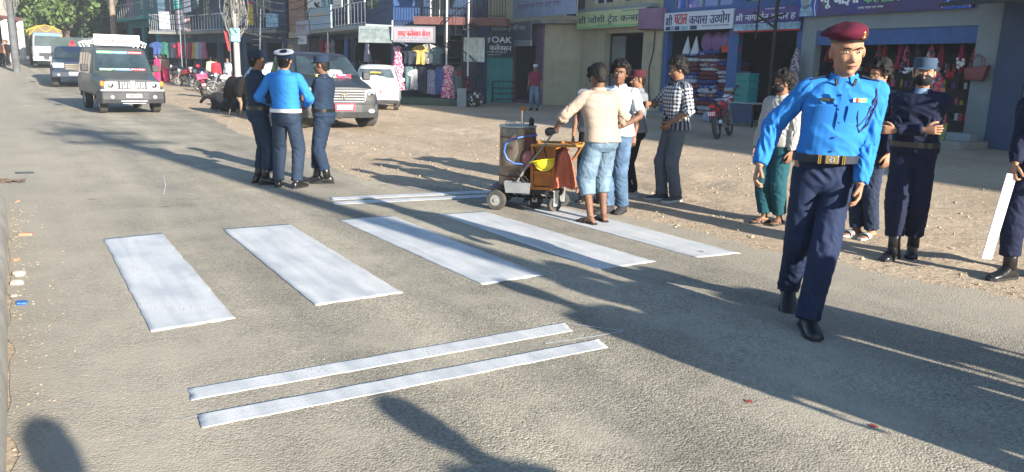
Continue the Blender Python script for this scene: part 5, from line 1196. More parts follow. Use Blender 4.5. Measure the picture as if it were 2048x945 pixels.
def person(label, pos, heading, H=1.72, vox=.0075, pelvis=(0, 0, 0), lean=(0, 0), twist=0.0, feet=None, hands=None, head=(0, 0, 0), skin=None, curl=(.35, .35),
           shirt=None, trousers=None, shoes=None, hair='short', cap=None, stash=True, belly=0.0, detail=True, extras=None, handdir=(None, None), bulk=1.0, grpname=None, capm=None, hs=1.03):
    """feet: (x, y, z, yaw, pitch) for right and left; hands: (wrist, elbow hint) for right and left; +y is the way the person faces, +x the right side"""
    skin = skin or skinA; S = H / 1.72
    root = empty('person', (pos[0], pos[1], zg(pos[0], pos[1])), R(heading) - PI / 2, label, 'person', grpname); root.scale = (S, S, S)
    px, py, pz = pelvis
    feet = feet or ((.10, 0, 0, -12, 0), (-.10, 0, 0, 12, 0))
    tw = R(twist)
    def T(p):
        z = p.z; t = sst((z - .92) / .5); a = tw * t; lx, ly = lean
        q = V((p.x * math.cos(a) - p.y * math.sin(a), p.x * math.sin(a) + p.y * math.cos(a), z))
        dz = -abs(ly) * .25 * t - (abs(lx) * .15) * t
        return V((q.x + px + lx * t, q.y + py + ly * t - .12 * ly * max(0, z - 1.3), q.z + pz + dz))
    hips = [T(V((.085, 0, .90))), T(V((-.085, 0, .90)))]
    sh = [T(V((.178, -.012, 1.385))), T(V((-.178, -.012, 1.385)))]
    ank = []; kn = []
    for i, f in enumerate(feet):
        fx, fy, fz, yaw, pit = f; a = V((fx, fy, fz + .085 + .10 * math.sin(R(max(pit, 0)))))
        yv = V((math.sin(-R(yaw)) * -1, math.cos(R(yaw)), 0)) if False else V((-math.sin(R(yaw)), math.cos(R(yaw)), 0))
        k, a2 = ik(hips[i], a, .425, .41, yv + V((0, .2, 0))); ank.append(a2); kn.append(k)
    hands = hands or (((.26, .04, .80), (.2, -1, 0)), ((-.26, .04, .80), (-.2, -1, 0)))
    wr = []; el = []
    for i, (w_, hint) in enumerate(hands):
        e_, w2 = ik(sh[i], V(w_), .285, .25, hint); el.append(e_); wr.append(w2)
    # head frame
    nk = T(V((0, -.005, 1.45))); hc = T(V((0, .012, 1.60))) + V((math.sin(R(head[2])) * .03, math.sin(R(-head[1])) * .03, 0))
    Hm = Matrix.Rotation(R(head[0]) + tw, 3, 'Z') @ Matrix.Rotation(R(head[1]), 3, 'X') @ (Matrix.Rotation(R(head[2]), 3, 'Y') * hs)
    # ---------------- body
    mb = MB(); mb.loft(torso_rings(T, BODY))
    mb.tube([T(V((0, -.012, 1.40))), nk, hc - Hm @ V((0, .015, .06))], [.062, .054, .052], 16)
    mb.ell(hc + Hm @ V((0, -.008, .018)), (.0745, .093, .100), 24, 16, Hm)
    mb.ell(hc + Hm @ V((0, .018, -.042)), (.064, .066, .077), 20, 14, Hm)
    mb.ell(hc + Hm @ V((0, .040, -.088)), (.032, .036, .030), 14, 10, Hm)
    for sx in (1, -1): mb.ell(hc + Hm @ V((sx * .077, -.004, -.008)), (.010, .020, .031), 10, 8, Hm @ Matrix.Rotation(R(-20 * sx), 3, 'Z'))
    HD = []
    for i, sx in enumerate((1, -1)):
        a, e_, w_ = sh[i], el[i], wr[i]
        mb.ell(a, (.054, .052, .056), 14, 10)
        mb.tube([a, a.lerp(e_, .35), a.lerp(e_, .8), e_, e_.lerp(w_, .3), e_.lerp(w_, .75), w_], [.050, .046, .038, .036, .038, .029, .026], 12)
        h_, k_, n_ = hips[i], kn[i], ank[i]
        mb.tube([h_, h_.lerp(k_, .3), h_.lerp(k_, .8), k_, k_.lerp(n_, .28), k_.lerp(n_, .7), n_], [.082, .078, .056, .052, .054, .040, .036], 14)
        # palm
        hd = handdir[i]
        d = (w_ - e_).normalized() if hd is None else V(hd[0]).normalized()
        pn = V((-sx, 0, 0)) if hd is None else V(hd[1])           # palm normal
        pn = (pn - d * pn.dot(d)).normalized(); sd = d.cross(pn) * (1 if i == 0 else -1)   # towards the thumb
        if hd is None and sd.y < 0: sd = -sd
        HD.append((w_, d, pn, sd))
        rings = []
        for v, hw, th in ((-.01, .022, .020), (.02, .030, .018), (.05, .038, .016), (.085, .040, .013), (.095, .036, .010)):
            rings.append([w_ + d * v + sd * (math.cos(q) * hw) + pn * (math.sin(q) * th) for q in [2 * PI * k / 14 for k in range(14)]])
        mb.loft(rings)
        if shoes is None or shoes[0] in ('sandal', 'slide', 'flip'):
            fy = R(feet[i][3]); F = lambda x, y, z: n_ + V((x * math.cos(fy) - y * math.sin(fy), x * math.sin(fy) + y * math.cos(fy), z - .085))
            rings = []
            for y, hw, zt in ((-.062, .024, .05), (-.03, .033, .085), (.02, .034, .085), (.08, .038, .058), (.13, .043, .040), (.17, .040, .030), (.19, .028, .022)):
                rings.append([F(math.cos(q) * hw, y, .018 + (zt - .018) * .5 + math.sin(q) * (zt - .018) * .5) for q in [2 * PI * k / 14 for k in range(14)]])
            mb.loft(rings)
    me = solidify_union(mb, vox, 2)
    P = mverts(me); Hi = np.array(Hm.inverted()); L = (P - np.array(hc)) @ Hi.T
    X, Y, Z = L[:, 0], L[:, 1], L[:, 2]; front = (Y > .02) & (Z < .10) & (Z > -.14); dy = np.zeros(len(P)); dx = np.zeros(len(P))
    g = lambda a, b, c, d: np.exp(-((X - a) / c) ** 2 - ((Z - b) / d) ** 2)
    nose = np.exp(-(X / .0115) ** 2) * np.clip((.012 - Z) / .045, 0, 1) * (Z > -.045); dy += .024 * nose
    dy += .016 * g(0, -.038, .017, .009); dy -= .006 * g(0, .004, .012, .012)
    for sx in (1, -1): dy -= .013 * g(sx * .031, .004, .017, .012); dy += .006 * g(sx * .030, .027, .022, .008); dy += .006 * g(sx * .045, -.028, .018, .018); dy += .006 * g(sx * .012, -.036, .007, .007)
    dy += .008 * g(0, -.060, .022, .006) + .007 * g(0, -.074, .018, .006) - .007 * g(0, -.067, .026, .0035); dy += .006 * g(0, -.098, .018, .012)
    P2 = P + np.outer(np.where(front, dy, 0), np.array(Hm @ V((0, 1, 0)))); setverts(me, P2)
    # fingers join the same mesh
    fb_ = MB()
    for i, (w_, d, pn, sd) in enumerate(HD):
        cu = curl[i]
        for k, (off, ln, r_) in enumerate(((.030, .070, .0088), (.0105, .080, .009), (-.010, .074, .0088), (-.029, .058, .0078))):
            b0 = w_ + d * .083 + sd * off; dirn = (d + sd * off * 2.2).normalized(); p = b0; pts = [p - dirn * .012, p]; a_ = .15 + cu * .5
            for q, fl in enumerate((.46, .30, .24)):
                a_ = a_ + (cu * 1.25 + .04 * k if q else 0); dd = dirn * math.cos(a_) + pn * math.sin(a_); p = p + dd * ln * fl; pts.append(p)
            fb_.tube(pts, [r_, r_ * 1.02, r_, r_ * .92, r_ * .7], 8)
        t0 = w_ + d * .018 + sd * .022; t1 = w_ + d * .048 + sd * .050 + pn * .012; t2 = t1 + (d * .8 + sd * .35 + pn * (.2 + cu * .5)).normalized() * .032; t3 = t2 + (d + pn * (.2 + cu * .8)).normalized() * .024
        fb_.tube([t0, t1, t2, t3], [.013, .0125, .0105, .008], 8)
    fm = bpy.data.meshes.new('f'); fm.from_pydata(fb_.v, [], fb_.f)
    bm = bmesh.new(); bm.from_mesh(me); bm.from_mesh(fm); bmesh.ops.recalc_face_normals(bm, faces=bm.faces); bm.to_mesh(me); bm.free(); bpy.data.meshes.remove(fm)
    me.materials.clear(); me.materials.append(skin); link('body', me, root, smooth='full')
    HL = lambda x, y, z: hc + Hm @ V((x, y, z))
    # ---------------- face details
    if detail:
        mb = MB()
        for sx in (1, -1): mb.ell(HL(sx * .031, .0705, .003), (.0125, .010, .0048), 10, 8, Hm)
        mb.obj('eyes', eyew, root, smooth='full')
        mb = MB()
        for sx in (1, -1): mb.ell(HL(sx * .031, .0778, .003), (.0055, .004, .0046), 8, 6, Hm)
        mb.obj('iris', eyed, root, smooth='full')
        mb = MB()
        for sx in (1, -1): mb.tube([HL(sx * .014, .094, .021), HL(sx * .03, .094, .026), HL(sx * .048, .083, .020)], [(.0035, .004), (.004, .0045), (.002, .002)], 6)
        mb.obj('eyebrows', hairm, root)
        if cap != 'mask':
            mb = MB(); mb.tube([HL(-.022, .083, -.063), HL(-.008, .0925, -.0605), HL(.008, .0925, -.0605), HL(.022, .083, -.063)], [.002, .0045, .0045, .002], 6)
            mb.tube([HL(-.02, .083, -.066), HL(0, .0925, -.0715), HL(.02, .083, -.066)], [.002, .0055, .002], 6); mb.obj('lips', lipm, root, smooth='full')
        if stash:
            mb = MB(); mb.tube([HL(-.028, .084, -.058), HL(-.012, .096, -.051), HL(0, .098, -.049), HL(.012, .096, -.051), HL(.028, .084, -.058)], [.002, .0035, .0035, .0035, .002], 6); mb.obj('moustache', hairm, root)
    # ---------------- hair
    if hair:
        long_ = {'short': (.012, .004, .0), 'crop': (.005, .0015, 0), 'tousled': (.026, .016, .0), 'long': (.018, .006, .10)}[hair]
        mb = MB(); nu, nv = 36, 20; vs = []; fs = []
        for j in range(nv + 1):
            for i in range(nu):
                th = 2 * PI * i / nu; fy = math.sin(th)                      # fy 1 at the front
                low = -.02 if abs(fy) < .35 else (.058 if fy > 0 else -.075)
                if fy >= .35: low = .03 + .030 * min(1, (fy - .35) / .3)
                elif fy > -.2: low = -.012
                else: low = -.012 - .065 * min(1, (-fy - .2) / .4)
                if long_[2] and fy < .3: low -= long_[2]
                zmax = .118; q = j / nv; z = zmax - (zmax - low) * (q ** 1.25)
                zz = min(max((z - .018) / .100, -1), 1); rr_ = math.sqrt(max(0, 1 - zz * zz)) if z > .018 else 1 - .08 * ((.018 - z) / .09)
                nn = noise.noise(V((math.cos(th) * 3.2, fy * 3.2, z * 26 + H * 10))); up = long_[0] + long_[1] * nn * 1.6 + (.008 * nn if j < nv - 1 else 0) + (long_[0] * .5 if z > .06 else 0)
                if j == nv: up = .001
                vs.append(HL(math.cos(th) * (.0745 * rr_ + up * (rr_ if z > .06 else 1)), -.008 + fy * (.093 * rr_ + up * (rr_ if z > .06 else 1)), z + up * (max(zz, 0) ** .7)))
        for j in range(nv):
            for i in range(nu): i2 = (i + 1) % nu; fs.append((j * nu + i, (j + 1) * nu + i, (j + 1) * nu + i2, j * nu + i2))
        fs.append(tuple(range(nu))); mb.add(vs, fs)
        if hair == 'tousled':
            r_ = random.Random(int(H * 1000) + len(label))
            for k in range(150):
                th = r_.uniform(0, 2 * PI); z = r_.uniform(.03, .11)
                if math.sin(th) > .3: z = r_.uniform(.062, .115)
                elif math.sin(th) < -.2: z = r_.uniform(-.05, .11)
                zz = min(max((z - .018) / .1, -1), 1); rr_ = math.sqrt(max(.02, 1 - zz * zz)); n_ = V((math.cos(th) * rr_, math.sin(th) * rr_, max(zz, 0))).normalized()
                p = V((math.cos(th) * .082 * rr_, -.008 + math.sin(th) * .10 * rr_, z + .012)); t_ = n_.cross(V((r_.gauss(0, 1), r_.gauss(0, 1), r_.gauss(0, 1)))).normalized()
                mb.tube([HL(*(p)), HL(*(p + n_ * .022 + t_ * .010)), HL(*(p + n_ * .026 + t_ * .032 - V((0, 0, .006))))], [.008, .006, .0015], 5)
        mb.obj('hair', hairm, root, smooth='full')
    # ---------------- trousers
    joints = []
    if trousers:
        tm, tl, wide = trousers[:3]; mb = MB(); k = bulk
        mb.loft(torso_rings(T, [(.79, .10, .08, -.005), (.84, .158 * k, .118, -.012), (.90, .180 * k, .127, -.016), (.95, .178 * k, .123, -.012), (1.0, .168 * k, .116 + belly * .35, -.002 + belly * .15), (1.035, .160 * k, .110 + belly * .5, .004 + belly * .3)]))
        segs = [(hips[i], kn[i], .08) for i in (0, 1)] + [(kn[i], ank[i], .07) for i in (0, 1)] + [(T(V((0, 0, .85))), T(V((0, 0, 1.05))), .17)]
        for i in (0, 1):
            h_, kk, a_ = hips[i], kn[i], ank[i]
            if tl >= 1: end = kk.lerp(a_, min(tl, 1.12) - 0.0) if tl > 1 else kk.lerp(a_, .97)
            else: end = kk.lerp(a_, tl)
            w_ = wide; mb.tube([h_ + V((0, 0, .03)), h_.lerp(kk, .3), h_.lerp(kk, .8), kk, kk.lerp(end, .35), kk.lerp(end, .8), end], [.100 * k, .096 * k, .076 * w_, .072 * w_, .070 * w_, .062 * w_, .062 * w_], 18)
            mb.ell(h_ + V((0, -.03, -.01)), (.095 * k, .095, .10), 14, 10)
        me = solidify_union(mb, vox * 1.25, 2)
        cloth_folds(me, segs, .0085 if detail else .005, joints=[kn[0], kn[1], ank[0], ank[1], T(V((0, .08, .88)))], seed=len(label), uv=False)
        me.materials.clear(); me.materials.append(tm); link('trousers', me, root, smooth='full')
    # ---------------- shirt
    if shirt:
        smt, sl, hem, loose = shirt[:4]; lo = loose
        rows = [(z, hw * (1 + .04 * lo) + .010 + .012 * lo, hd + .012 + .014 * lo + (belly * math.exp(-((z - 1.09) / .12) ** 2)), yo + belly * .6 * math.exp(-((z - 1.09) / .12) ** 2)) for z, hw, hd, yo in BODY if z >= hem and z < 1.44]
        z0 = hem; f0 = rows[0]; rows = [(z0, f0[1] + .002, f0[2] + .002, f0[3])] + rows + [(1.437, .098, .072, -.012), (1.455, .070, .062, -.006)]
        mb = MB(); mb.loft(torso_rings(T, rows)); segs = [(T(V((0, 0, 1.0))), T(V((0, 0, 1.40))), .16)]; joints = []
        for i, sx in enumerate((1, -1)):
            a, e_, w_ = sh[i], el[i], wr[i]; mb.ell(a + V((0, 0, -.004)), (.064, .062, .064), 14, 10); mb.tube([T(V((sx * .07, -.01, 1.40))), a + V((0, 0, .004))], [.055, .060], 12)
            if sl == 'short': mb.tube([a, a.lerp(e_, .45), a.lerp(e_, .80)], [.064, .064, .066], 14)
            elif sl == 'rolled': mb.tube([a, a.lerp(e_, .5), e_, e_.lerp(w_, .22)], [.064, .060, .056, .054], 14); mb.tube([e_.lerp(w_, .10), e_.lerp(w_, .24)], [.060, .058], 14)
            elif sl == 'long': mb.tube([a, a.lerp(e_, .5), e_, e_.lerp(w_, .4), e_.lerp(w_, .84), e_.lerp(w_, .97)], [.064, .058, .055, .050, .043, .038], 14); mb.ell(e_, (.056,) * 3, 12, 8)
            segs += [(a, e_, .055), (e_, w_, .05)]; joints += [e_, a + V((-sx * .05, .05, -.06))]
            if sl == 'long': joints.append(e_.lerp(w_, .6))
        me = solidify_union(mb, vox * (1.0 if len(shirt) > 4 else 1.2), 2)
        cloth_folds(me, segs, .0075 if detail else .005, joints=joints + [T(V((.1, .08, 1.0))), T(V((-.1, .08, 1.0)))], seed=len(label) + 3, uv=True)
        me.materials.clear(); me.materials.append(smt); link('shirt', me, root, smooth='full')
        # collar: two leaves folded down round the neck
        if sl != 'none' and detail:
            mb = MB(); rings = []
            for k in range(25):
                a = R(52) + (R(488) - R(52) + 0) * 0 + (2 * PI - R(2 * 22)) * k / 24 + R(22) - R(52) + PI / 2 + 0
                c, s = math.cos(a), math.sin(a); fr_ = max(0, s); rin = V((c * .060, s * .062 - .004, 1.482 - .022 * fr_)); ro = V((c * .084, s * .082 - .004, 1.448 - .035 * fr_ - (.012 if k in (0, 1, 23, 24) else 0)))
                rings.append([T(rin), T(ro), T(ro + V((c * .006, s * .006, -.001))), T(rin + V((c * .007, s * .007, .003)))])
            mb.loft(rings); mb.obj('collar', smt, root, smooth=True)
    # ---------------- shoes
    if shoes:
        kind = shoes[0]; smt = shoes[1]
        for i in (0, 1):
            fy = R(feet[i][3]); pit = R(feet[i][4]); n_ = ank[i]
            def F(x, y, z):
                y2 = y; z2 = z - .085
                if pit: yy = y - .12; y2 = .12 + yy * math.cos(pit) + (z) * math.sin(pit) * 0; z2 = z - .085 - yy * math.sin(pit) * 1.0 - .10 * math.sin(max(pit, 0)) * 1.0 + (.12 - .12) ; 
                return n_ + V((x * math.cos(fy) - y2 * math.sin(fy), x * math.sin(fy) + y2 * math.cos(fy), z2))
            nm = {'boot': 'boot', 'shoe': 'shoe', 'trainer': 'trainer', 'sandal': 'sandal', 'slide': 'slide', 'flip': 'flip_flop'}[kind]
            if kind in ('boot', 'shoe', 'trainer'):
                mb = MB(); rings = []; tall = .10 if kind != 'boot' else .12
                for y, hw, zt in ((-.085, .020, .05), (-.078, .034, .085), (-.04, .042, tall), (.02, .043, tall), (.07, .045, .082), (.12, .050, .062), (.17, .048, .050), (.20, .038, .042), (.215, .018, .030)):
                    rings.append([F(math.cos(q) * hw, y, max(.0, .5 * zt + math.copysign(abs(math.sin(q)) ** .7, math.sin(q)) * .5 * zt)) for q in [2 * PI * k / 18 for k in range(18)]])
                mb.loft(rings)
                if kind == 'boot': mb.tube([n_ + V((0, -.005, -.01)), n_.lerp(kn[i], .2) + V((0, -.01, 0)), n_.lerp(kn[i], .42) + V((0, -.012, 0))], [.052, .050, .060], 16)
                else: mb.tube([n_ + V((0, -.01, -.02)), n_ + V((0, -.012, .035))], [.045, .043], 14)
                o = mb.obj(nm, smt, root, smooth='full')
                sb = MB(); o2 = []
                for z in (0, .022 if kind != 'trainer' else .030):
                    o2.append([F(x * 1.06, y, z) for x, y in [(-.040, -.07), (-.043, 0), (-.042, .05), (-.052, .12), (-.048, .18), (-.02, .222), (.02, .222), (.048, .18), (.052, .12), (.042, .05), (.043, 0), (.040, -.07), (.02, -.092), (-.02, -.092)]])
                sb.loft(o2); sb.obj('sole', shoes[2] if len(shoes) > 2 else rubber, o)
                if kind == 'boot':
                    lb = MB()
                    for q in range(6): z = .10 + .03 * q; c = n_.lerp(kn[i], .06 + .06 * q); f_ = V((-math.sin(fy), math.cos(fy), 0)); r_ = V((math.cos(fy), math.sin(fy), 0)); lb.tube([c + f_ * .050 - r_ * .022, c + f_ * .058 + r_ * .0, c + f_ * .050 + r_ * .022], .003, 4)
                    lb.obj('laces', rubber, o)
            else:
                sb = MB(); o2 = []
                for z in (0, .022):
                    o2.append([F(x, y, z) for x, y in [(-.036, -.075), (-.036, .03), (-.047, .12), (-.040, .18), (-.015, .21), (.02, .21), (.042, .18), (.047, .12), (.036, .03), (.036, -.075), (.015, -.09), (-.015, -.09)]])
                sb.loft(o2); o = sb.obj(nm, shoes[2] if len(shoes) > 2 else smt, root, bevel=.003)
                mb = MB()
                for y0, y1 in (((.07, .13),) if kind != 'sandal' else ((.04, .075), (.10, .14))):
                    rr2 = []
                    for y in (y0, y1): rr2.append([F(math.cos(q) * .050, y, .010 + math.sin(q) * (.062 - y * .15)) for q in [PI * k / 12 for k in range(13)]])
                    mb.loft(rr2, cap=False, close=False)
                so_ = mb.obj('strap', smt, o, smooth=True); so_.modifiers.new('s', 'SOLIDIFY').thickness = .004
                if kind == 'slide' and len(shoes) > 3:
                    mb = MB()
                    for q in range(3): y = .078 + .018 * q; mb.tube([F(math.cos(a) * .052, y, .011 + math.sin(a) * (.064 - y * .15)) for a in [PI * k / 12 for k in range(13)]], .004, 4)
                    mb.obj('stripe', shoes[3], o)
    P_ = dict(root=root, T=T, HL=HL, Hm=Hm, hc=hc, sh=sh, el=el, wr=wr, hips=hips, kn=kn, ank=ank, HD=HD, S=S)
    if cap: caps(P_, cap, capm)
    return P_
def caps(P, kind, m):
    HL, Hm, root = P['HL'], P['Hm'], P['root']
    if kind == 'beret':
        mb = MB(); rings = []
        for z, r_, ox, sag in ((.052, 1.0, 0, 0), (.066, 1.07, .004, 0), (.085, 1.30, .020, -.004), (.104, 1.36, .026, -.010), (.122, 1.16, .016, -.008), (.134, .72, .006, 0), (.137, .2, 0, 0)):
            ring = []
            for k in range(36):
                a = 2 * PI * k / 36; c, s = math.cos(a), math.sin(a); rr = r_ + .03 * noise.noise(V((c * 2, s * 2, z * 22)))
                side = max(0, c); ring.append(HL(c * .080 * rr + ox * .9, -.008 + s * .098 * rr, z + .010 * s * (z < .06) + sag * side * 2.2 - .20 * max(0, z - .075) * side + .004 * noise.noise(V((c * 3, s * 3, z * 30)))))
            rings.append(ring)
        mb.loft(rings); c_ = mb.obj('beret', m, root, smooth='full')
        mb = MB(); mb.loft([[HL(math.cos(a) * .081, -.008 + math.sin(a) * .099, z + .010 * math.sin(a)) for a in [2 * PI * k / 36 for k in range(36)]] for z in (.044, .056)], cap=False); mb.obj('leather_band', leather, c_, smooth=True)
        mb = MB(); mb.ell(HL(-.034, .098, .090), (.013, .006, .018), 12, 8, Hm); mb.ell(HL(-.034, .103, .098), (.007, .005, .007), 8, 6, Hm); mb.ell(HL(-.034, .102, .075), (.009, .005, .008), 8, 6, Hm); mb.obj('cap_badge', brass, c_, smooth=True)
    elif kind == 'kepi':
        mb = MB(); mb.loft([[HL(math.cos(a) * .084 * q, -.008 + math.sin(a) * .101 * q, z - .015 * (math.sin(a) < -.1) * 0) for a in [2 * PI * k / 32 for k in range(32)]] for z, q in ((.035, 1), (.06, 1.02), (.105, 1.03), (.122, 1.0), (.126, .90), (.122, .4))]); c_ = mb.obj('cap', m, root, smooth=True)
        mb = MB(); top = []; bot = []
        for k in range(13):
            a = R(28) + R(124) * k / 12; ext = math.sin(PI * k / 12); top.append(HL(math.cos(a) * (.085 + .012 * ext), -.008 + math.sin(a) * (.100 + .055 * ext), .044 - .018 * ext))
            bot.append(HL(math.cos(a) * .082, -.008 + math.sin(a) * .098, .046))
        up = [p + Hm @ V((0, 0, .005)) for p in top]; ub = [p + Hm @ V((0, 0, .005)) for p in bot]
        mb.loft([bot, top, up, ub, bot], cap=False, close=False); mb.obj('peak', m, c_, smooth=True)
    elif kind == 'peaked':
        mb = MB(); mb.loft([[HL(math.cos(a) * .084 * q, -.008 + math.sin(a) * .101 * q, z + .012 * math.sin(a)) for a in [2 * PI * k / 32 for k in range(32)]] for z, q in ((.030, 1), (.062, 1.02))]); c_ = mb.obj('cap', m, root, smooth=True)
        mb = MB(); mb.loft([[HL(math.cos(a) * .084 * q, -.008 + math.sin(a) * .101 * q, z + .02 * math.sin(a)) for a in [2 * PI * k / 32 for k in range(32)]] for z, q in ((.063, 1.03), (.080, 1.26), (.092, 1.36))], cap=False); mb.obj('crown_side', m, c_, smooth=True)
        mb = MB(); mb.loft([[HL(math.cos(a) * .084 * q, -.008 + math.sin(a) * .101 * q, z + .02 * math.sin(a)) for a in [2 * PI * k / 32 for k in range(32)]] for z, q in ((.091, 1.37), (.098, 1.38), (.108, 1.30), (.112, .6))]); mb.obj('crown_top', whitecl, c_, smooth=True)
        mb = MB(); mb.add([HL(math.cos(a) * .086, -.008 + math.sin(a) * .1, .035) for a in [R(30) + R(120) * k / 10 for k in range(11)]] + [HL(math.cos(a) * .095, -.008 + math.sin(a) * .165, .012) for a in [R(30) + R(120) * k / 10 for k in range(11)]], [(k, k + 1, k + 12, k + 11) for k in range(10)]); o = mb.obj('peak', leather, c_); o.modifiers.new('s', 'SOLIDIFY').thickness = .003
    elif kind in ('softcap', 'mask'):
        pass
def belt(P, m, buckle=None, z=1.02, r=(.172, .125), yo=0.004, h=.045):
    T, root = P['T'], P['root']; rings = [[T(V((math.copysign(abs(math.cos(a)) ** .85, math.cos(a)) * r[0] * q, yo + math.copysign(abs(math.sin(a)) ** .85, math.sin(a)) * r[1] * q, zz))) for a in [2 * PI * k / 40 for k in range(40)]] for zz, q in ((z - h / 2, .97), (z - h / 2, 1.0), (z + h / 2, 1.0), (z + h / 2, .97))]
    mb = MB(); mb.loft(rings, cap=False); b = mb.obj('belt', m, root, smooth=True)
    if buckle:
        mb = MB(); c = T(V((0, yo + r[1] + .006, z))); mb.cbox(c, (.07, .012, .048)); o = mb.obj('buckle', buckle, b, bevel=.004)
        mb = MB()
        for x in (-.058, .058, -.068, .068): mb.cbox(T(V((x, yo + r[1] * .975 + .004, z))), (.006, .012, .05))
        mb.obj('belt_keeper', brass, b)
        mb = MB()
        for k in range(5): mb.ell(c + V((.012 * math.cos(k * 1.256), .008, .012 * math.sin(k * 1.256))), (.006, .003, .006), 6, 4)
        mb.obj('emblem', silver, b)
    return b
def on_chest(P, x, z, m, w_, h_, name, yo=0.0, parent=None, dep=.10, bel=0.0, th=.005):
    """a small flat piece lying on the shirt front, following its curve"""
    T = P['T']; rr = [r for r in BODY]; zs = [r[0] for r in rr]
    hw = float(np.interp(z, zs, [r[1] for r in rr])); hd = float(np.interp(z, zs, [r[2] for r in rr])); y0 = float(np.interp(z, zs, [r[3] for r in rr]))
    def Y(xx):
        q = min(abs(xx) / (hw + .022), .999); return y0 + bel * 1.6 * math.exp(-((z - 1.09) / .12) ** 2) + (hd + .026) * (1 - q ** (2 / .85)) ** (.85 / 2) + yo
    mb = MB(); rings = []
    for k in range(7):
        xx = x - w_ / 2 + w_ * k / 6; y = Y(xx); rings.append([T(V((xx, y, z - h_ / 2))), T(V((xx, y, z + h_ / 2))), T(V((xx, y + th, z + h_ / 2))), T(V((xx, y + th, z - h_ / 2)))])
    mb.loft(rings); return mb.obj(name, m, parent or P['root'])
# ------------------------------------------------------------------ the officer walking towards the camera
DN = (0, 0, -1)
P = person('officer in a bright blue shirt and maroon beret walking on the zebra crossing', G(1597, 638), 258, 1.89, vox=.0055, pelvis=(-.05, .0, -.015), lean=(-.05, .02), twist=-4,
    feet=((.035, -.27, .0, -4, 28), (-.02, .20, 0, 4, 0)), hands=(((.31, .03, .92), (.7, -1, 0)), ((-.225, .14, .85), (-.15, -1, 0))),
    head=(14, -8, 3), curl=(.5, .42), shirt=(blueshirt, 'long', .985, .55, 'fine'), trousers=(navytr, 1.04, 1.06), shoes=('shoe', leather), hair=None, cap='beret', capm=maroon, stash=False, belly=.035, skin=skinA, bulk=.88, hs=1.11)
b_ = belt(P, mat('dark_belt_webbing', (.015, .02, .035), .6), mat('buckle_plate', (.35, .27, .12), .35, metal=.8), z=1.0, r=(.184, .165), yo=.018)
for sx in (1, -1):
    T = P['T']; mb = MB(); mb.loft([[T(V((sx * x, y - .0, z))) for x, y, z in ((.085 + q * .095, -.035, 1.462 - .028 * q), (.085 + q * .095, .03, 1.462 - .028 * q), (.085 + q * .095, .03, 1.474 - .028 * q), (.085 + q * .095, -.035, 1.474 - .028 * q))] for q in (0, .5, 1)]); o = mb.obj('epaulette', navyuni, P['root'], bevel=.004)
    mb = MB(); mb.ell(T(V((sx * .14, 0, 1.470))), (.012, .012, .006), 6, 4); mb.obj('rank_star', brass, o)
    mb = MB(); c = T(V((sx * .047, .083, 1.428))); mb.cbox(c, (.013, .008, .05), (R(-20), R(12 * sx), 0)); o = mb.obj('collar_tab', blackcl, P['root']); mb = MB(); mb.cbox(c + V((0, .005, 0)), (.006, .006, .045), (R(-20), R(12 * sx), 0)); mb.obj('gold_bar', brass, o)
    pk = on_chest(P, sx * .082, 1.235, blueshirt, .105, .125, 'chest_pocket', .002, bel=.03); on_chest(P, sx * .082, 1.292, blueshirt, .110, .036, 'pocket_flap', .006, bel=.03)
    mb = MB(); 
on_chest(P, 0, 1.20, blueshirt, .03, .40, 'placket', .001, bel=.034)
for k, z in enumerate((1.37, 1.29, 1.21, 1.13, 1.05)): on_chest(P, 0, z, mat('blue_button', (.05, .10, .25), .3), .010, .010, 'button', .006, bel=.034)
on_chest(P, .085, 1.335, mat('name_plate', (.10, .09, .06), .3, metal=.5), .075, .016, 'name_plate', .006, bel=.02)
for k, (cc, x) in enumerate(zip([whitel, redl, goodsm[4], whitel, mat('ribbon_gold', (.6, .45, .05), .5), greenl], (-.055, -.067, -.079, -.091, -.103, -.115))): on_chest(P, x, 1.337, cc, .011, .022, 'medal_ribbon', .006, bel=.02)
mb = MB(); T = P['T']; mb.tube([T(V(p)) for p in ((-.165, .02, 1.44), (-.17, .07, 1.36), (-.135, .115, 1.25), (-.10, .137, 1.19), (-.085, .14, 1.24), (-.08, .138, 1.285))], .0065, 8); mb.tube([T(V(p)) for p in ((-.165, .03, 1.43), (-.178, .075, 1.32), (-.15, .12, 1.20), (-.115, .142, 1.16), (-.09, .143, 1.20))], .006, 8); mb.obj('lanyard', mat('navy_cord', (.01, .02, .09), .7), P['root'], smooth=True)
# ------------------------------------------------------------------ other standing figures
X0 = ('long',)
P = person('policeman in dark navy with a black mask and blue cap, arms crossed', G(1800, 512), 232, 1.74, vox=.0065, feet=((.03, .14, 0, -8, 0), (-.07, -.12, 0, 10, 0)), hands=(((-.10, .23, 1.14), (.9, -.4, -.5)), ((.12, .22, 1.12), (-.9, -.4, -.5))), handdir=(((-1, .15, .05), (0, -1, 0)), ((1, .2, 0), (0, -1, 0))),
    head=(12, 0, 0), curl=(.5, .4), shirt=(darknavy, 'long', .93, 1.2), trousers=(darknavy, .72, 1.25), shoes=('boot', leather), hair='crop', cap='kepi', capm=mat('grey_blue_felt', (.035, .065, .11), .9), stash=False, skin=skinA)
HL = P['HL']; mb = MB(); mb.ell(HL(0, .038, -.052), (.068, .074, .056), 18, 12, P['Hm']); o = mb.obj('face_mask', blackcl, P['root'], smooth=True)
mb = MB(); [mb.tube([HL(sx * .045, .075, -.03), HL(sx * .078, 0, 0.0)], .002, 4) for sx in (1, -1)]; mb.obj('mask_strap', whitel, o)
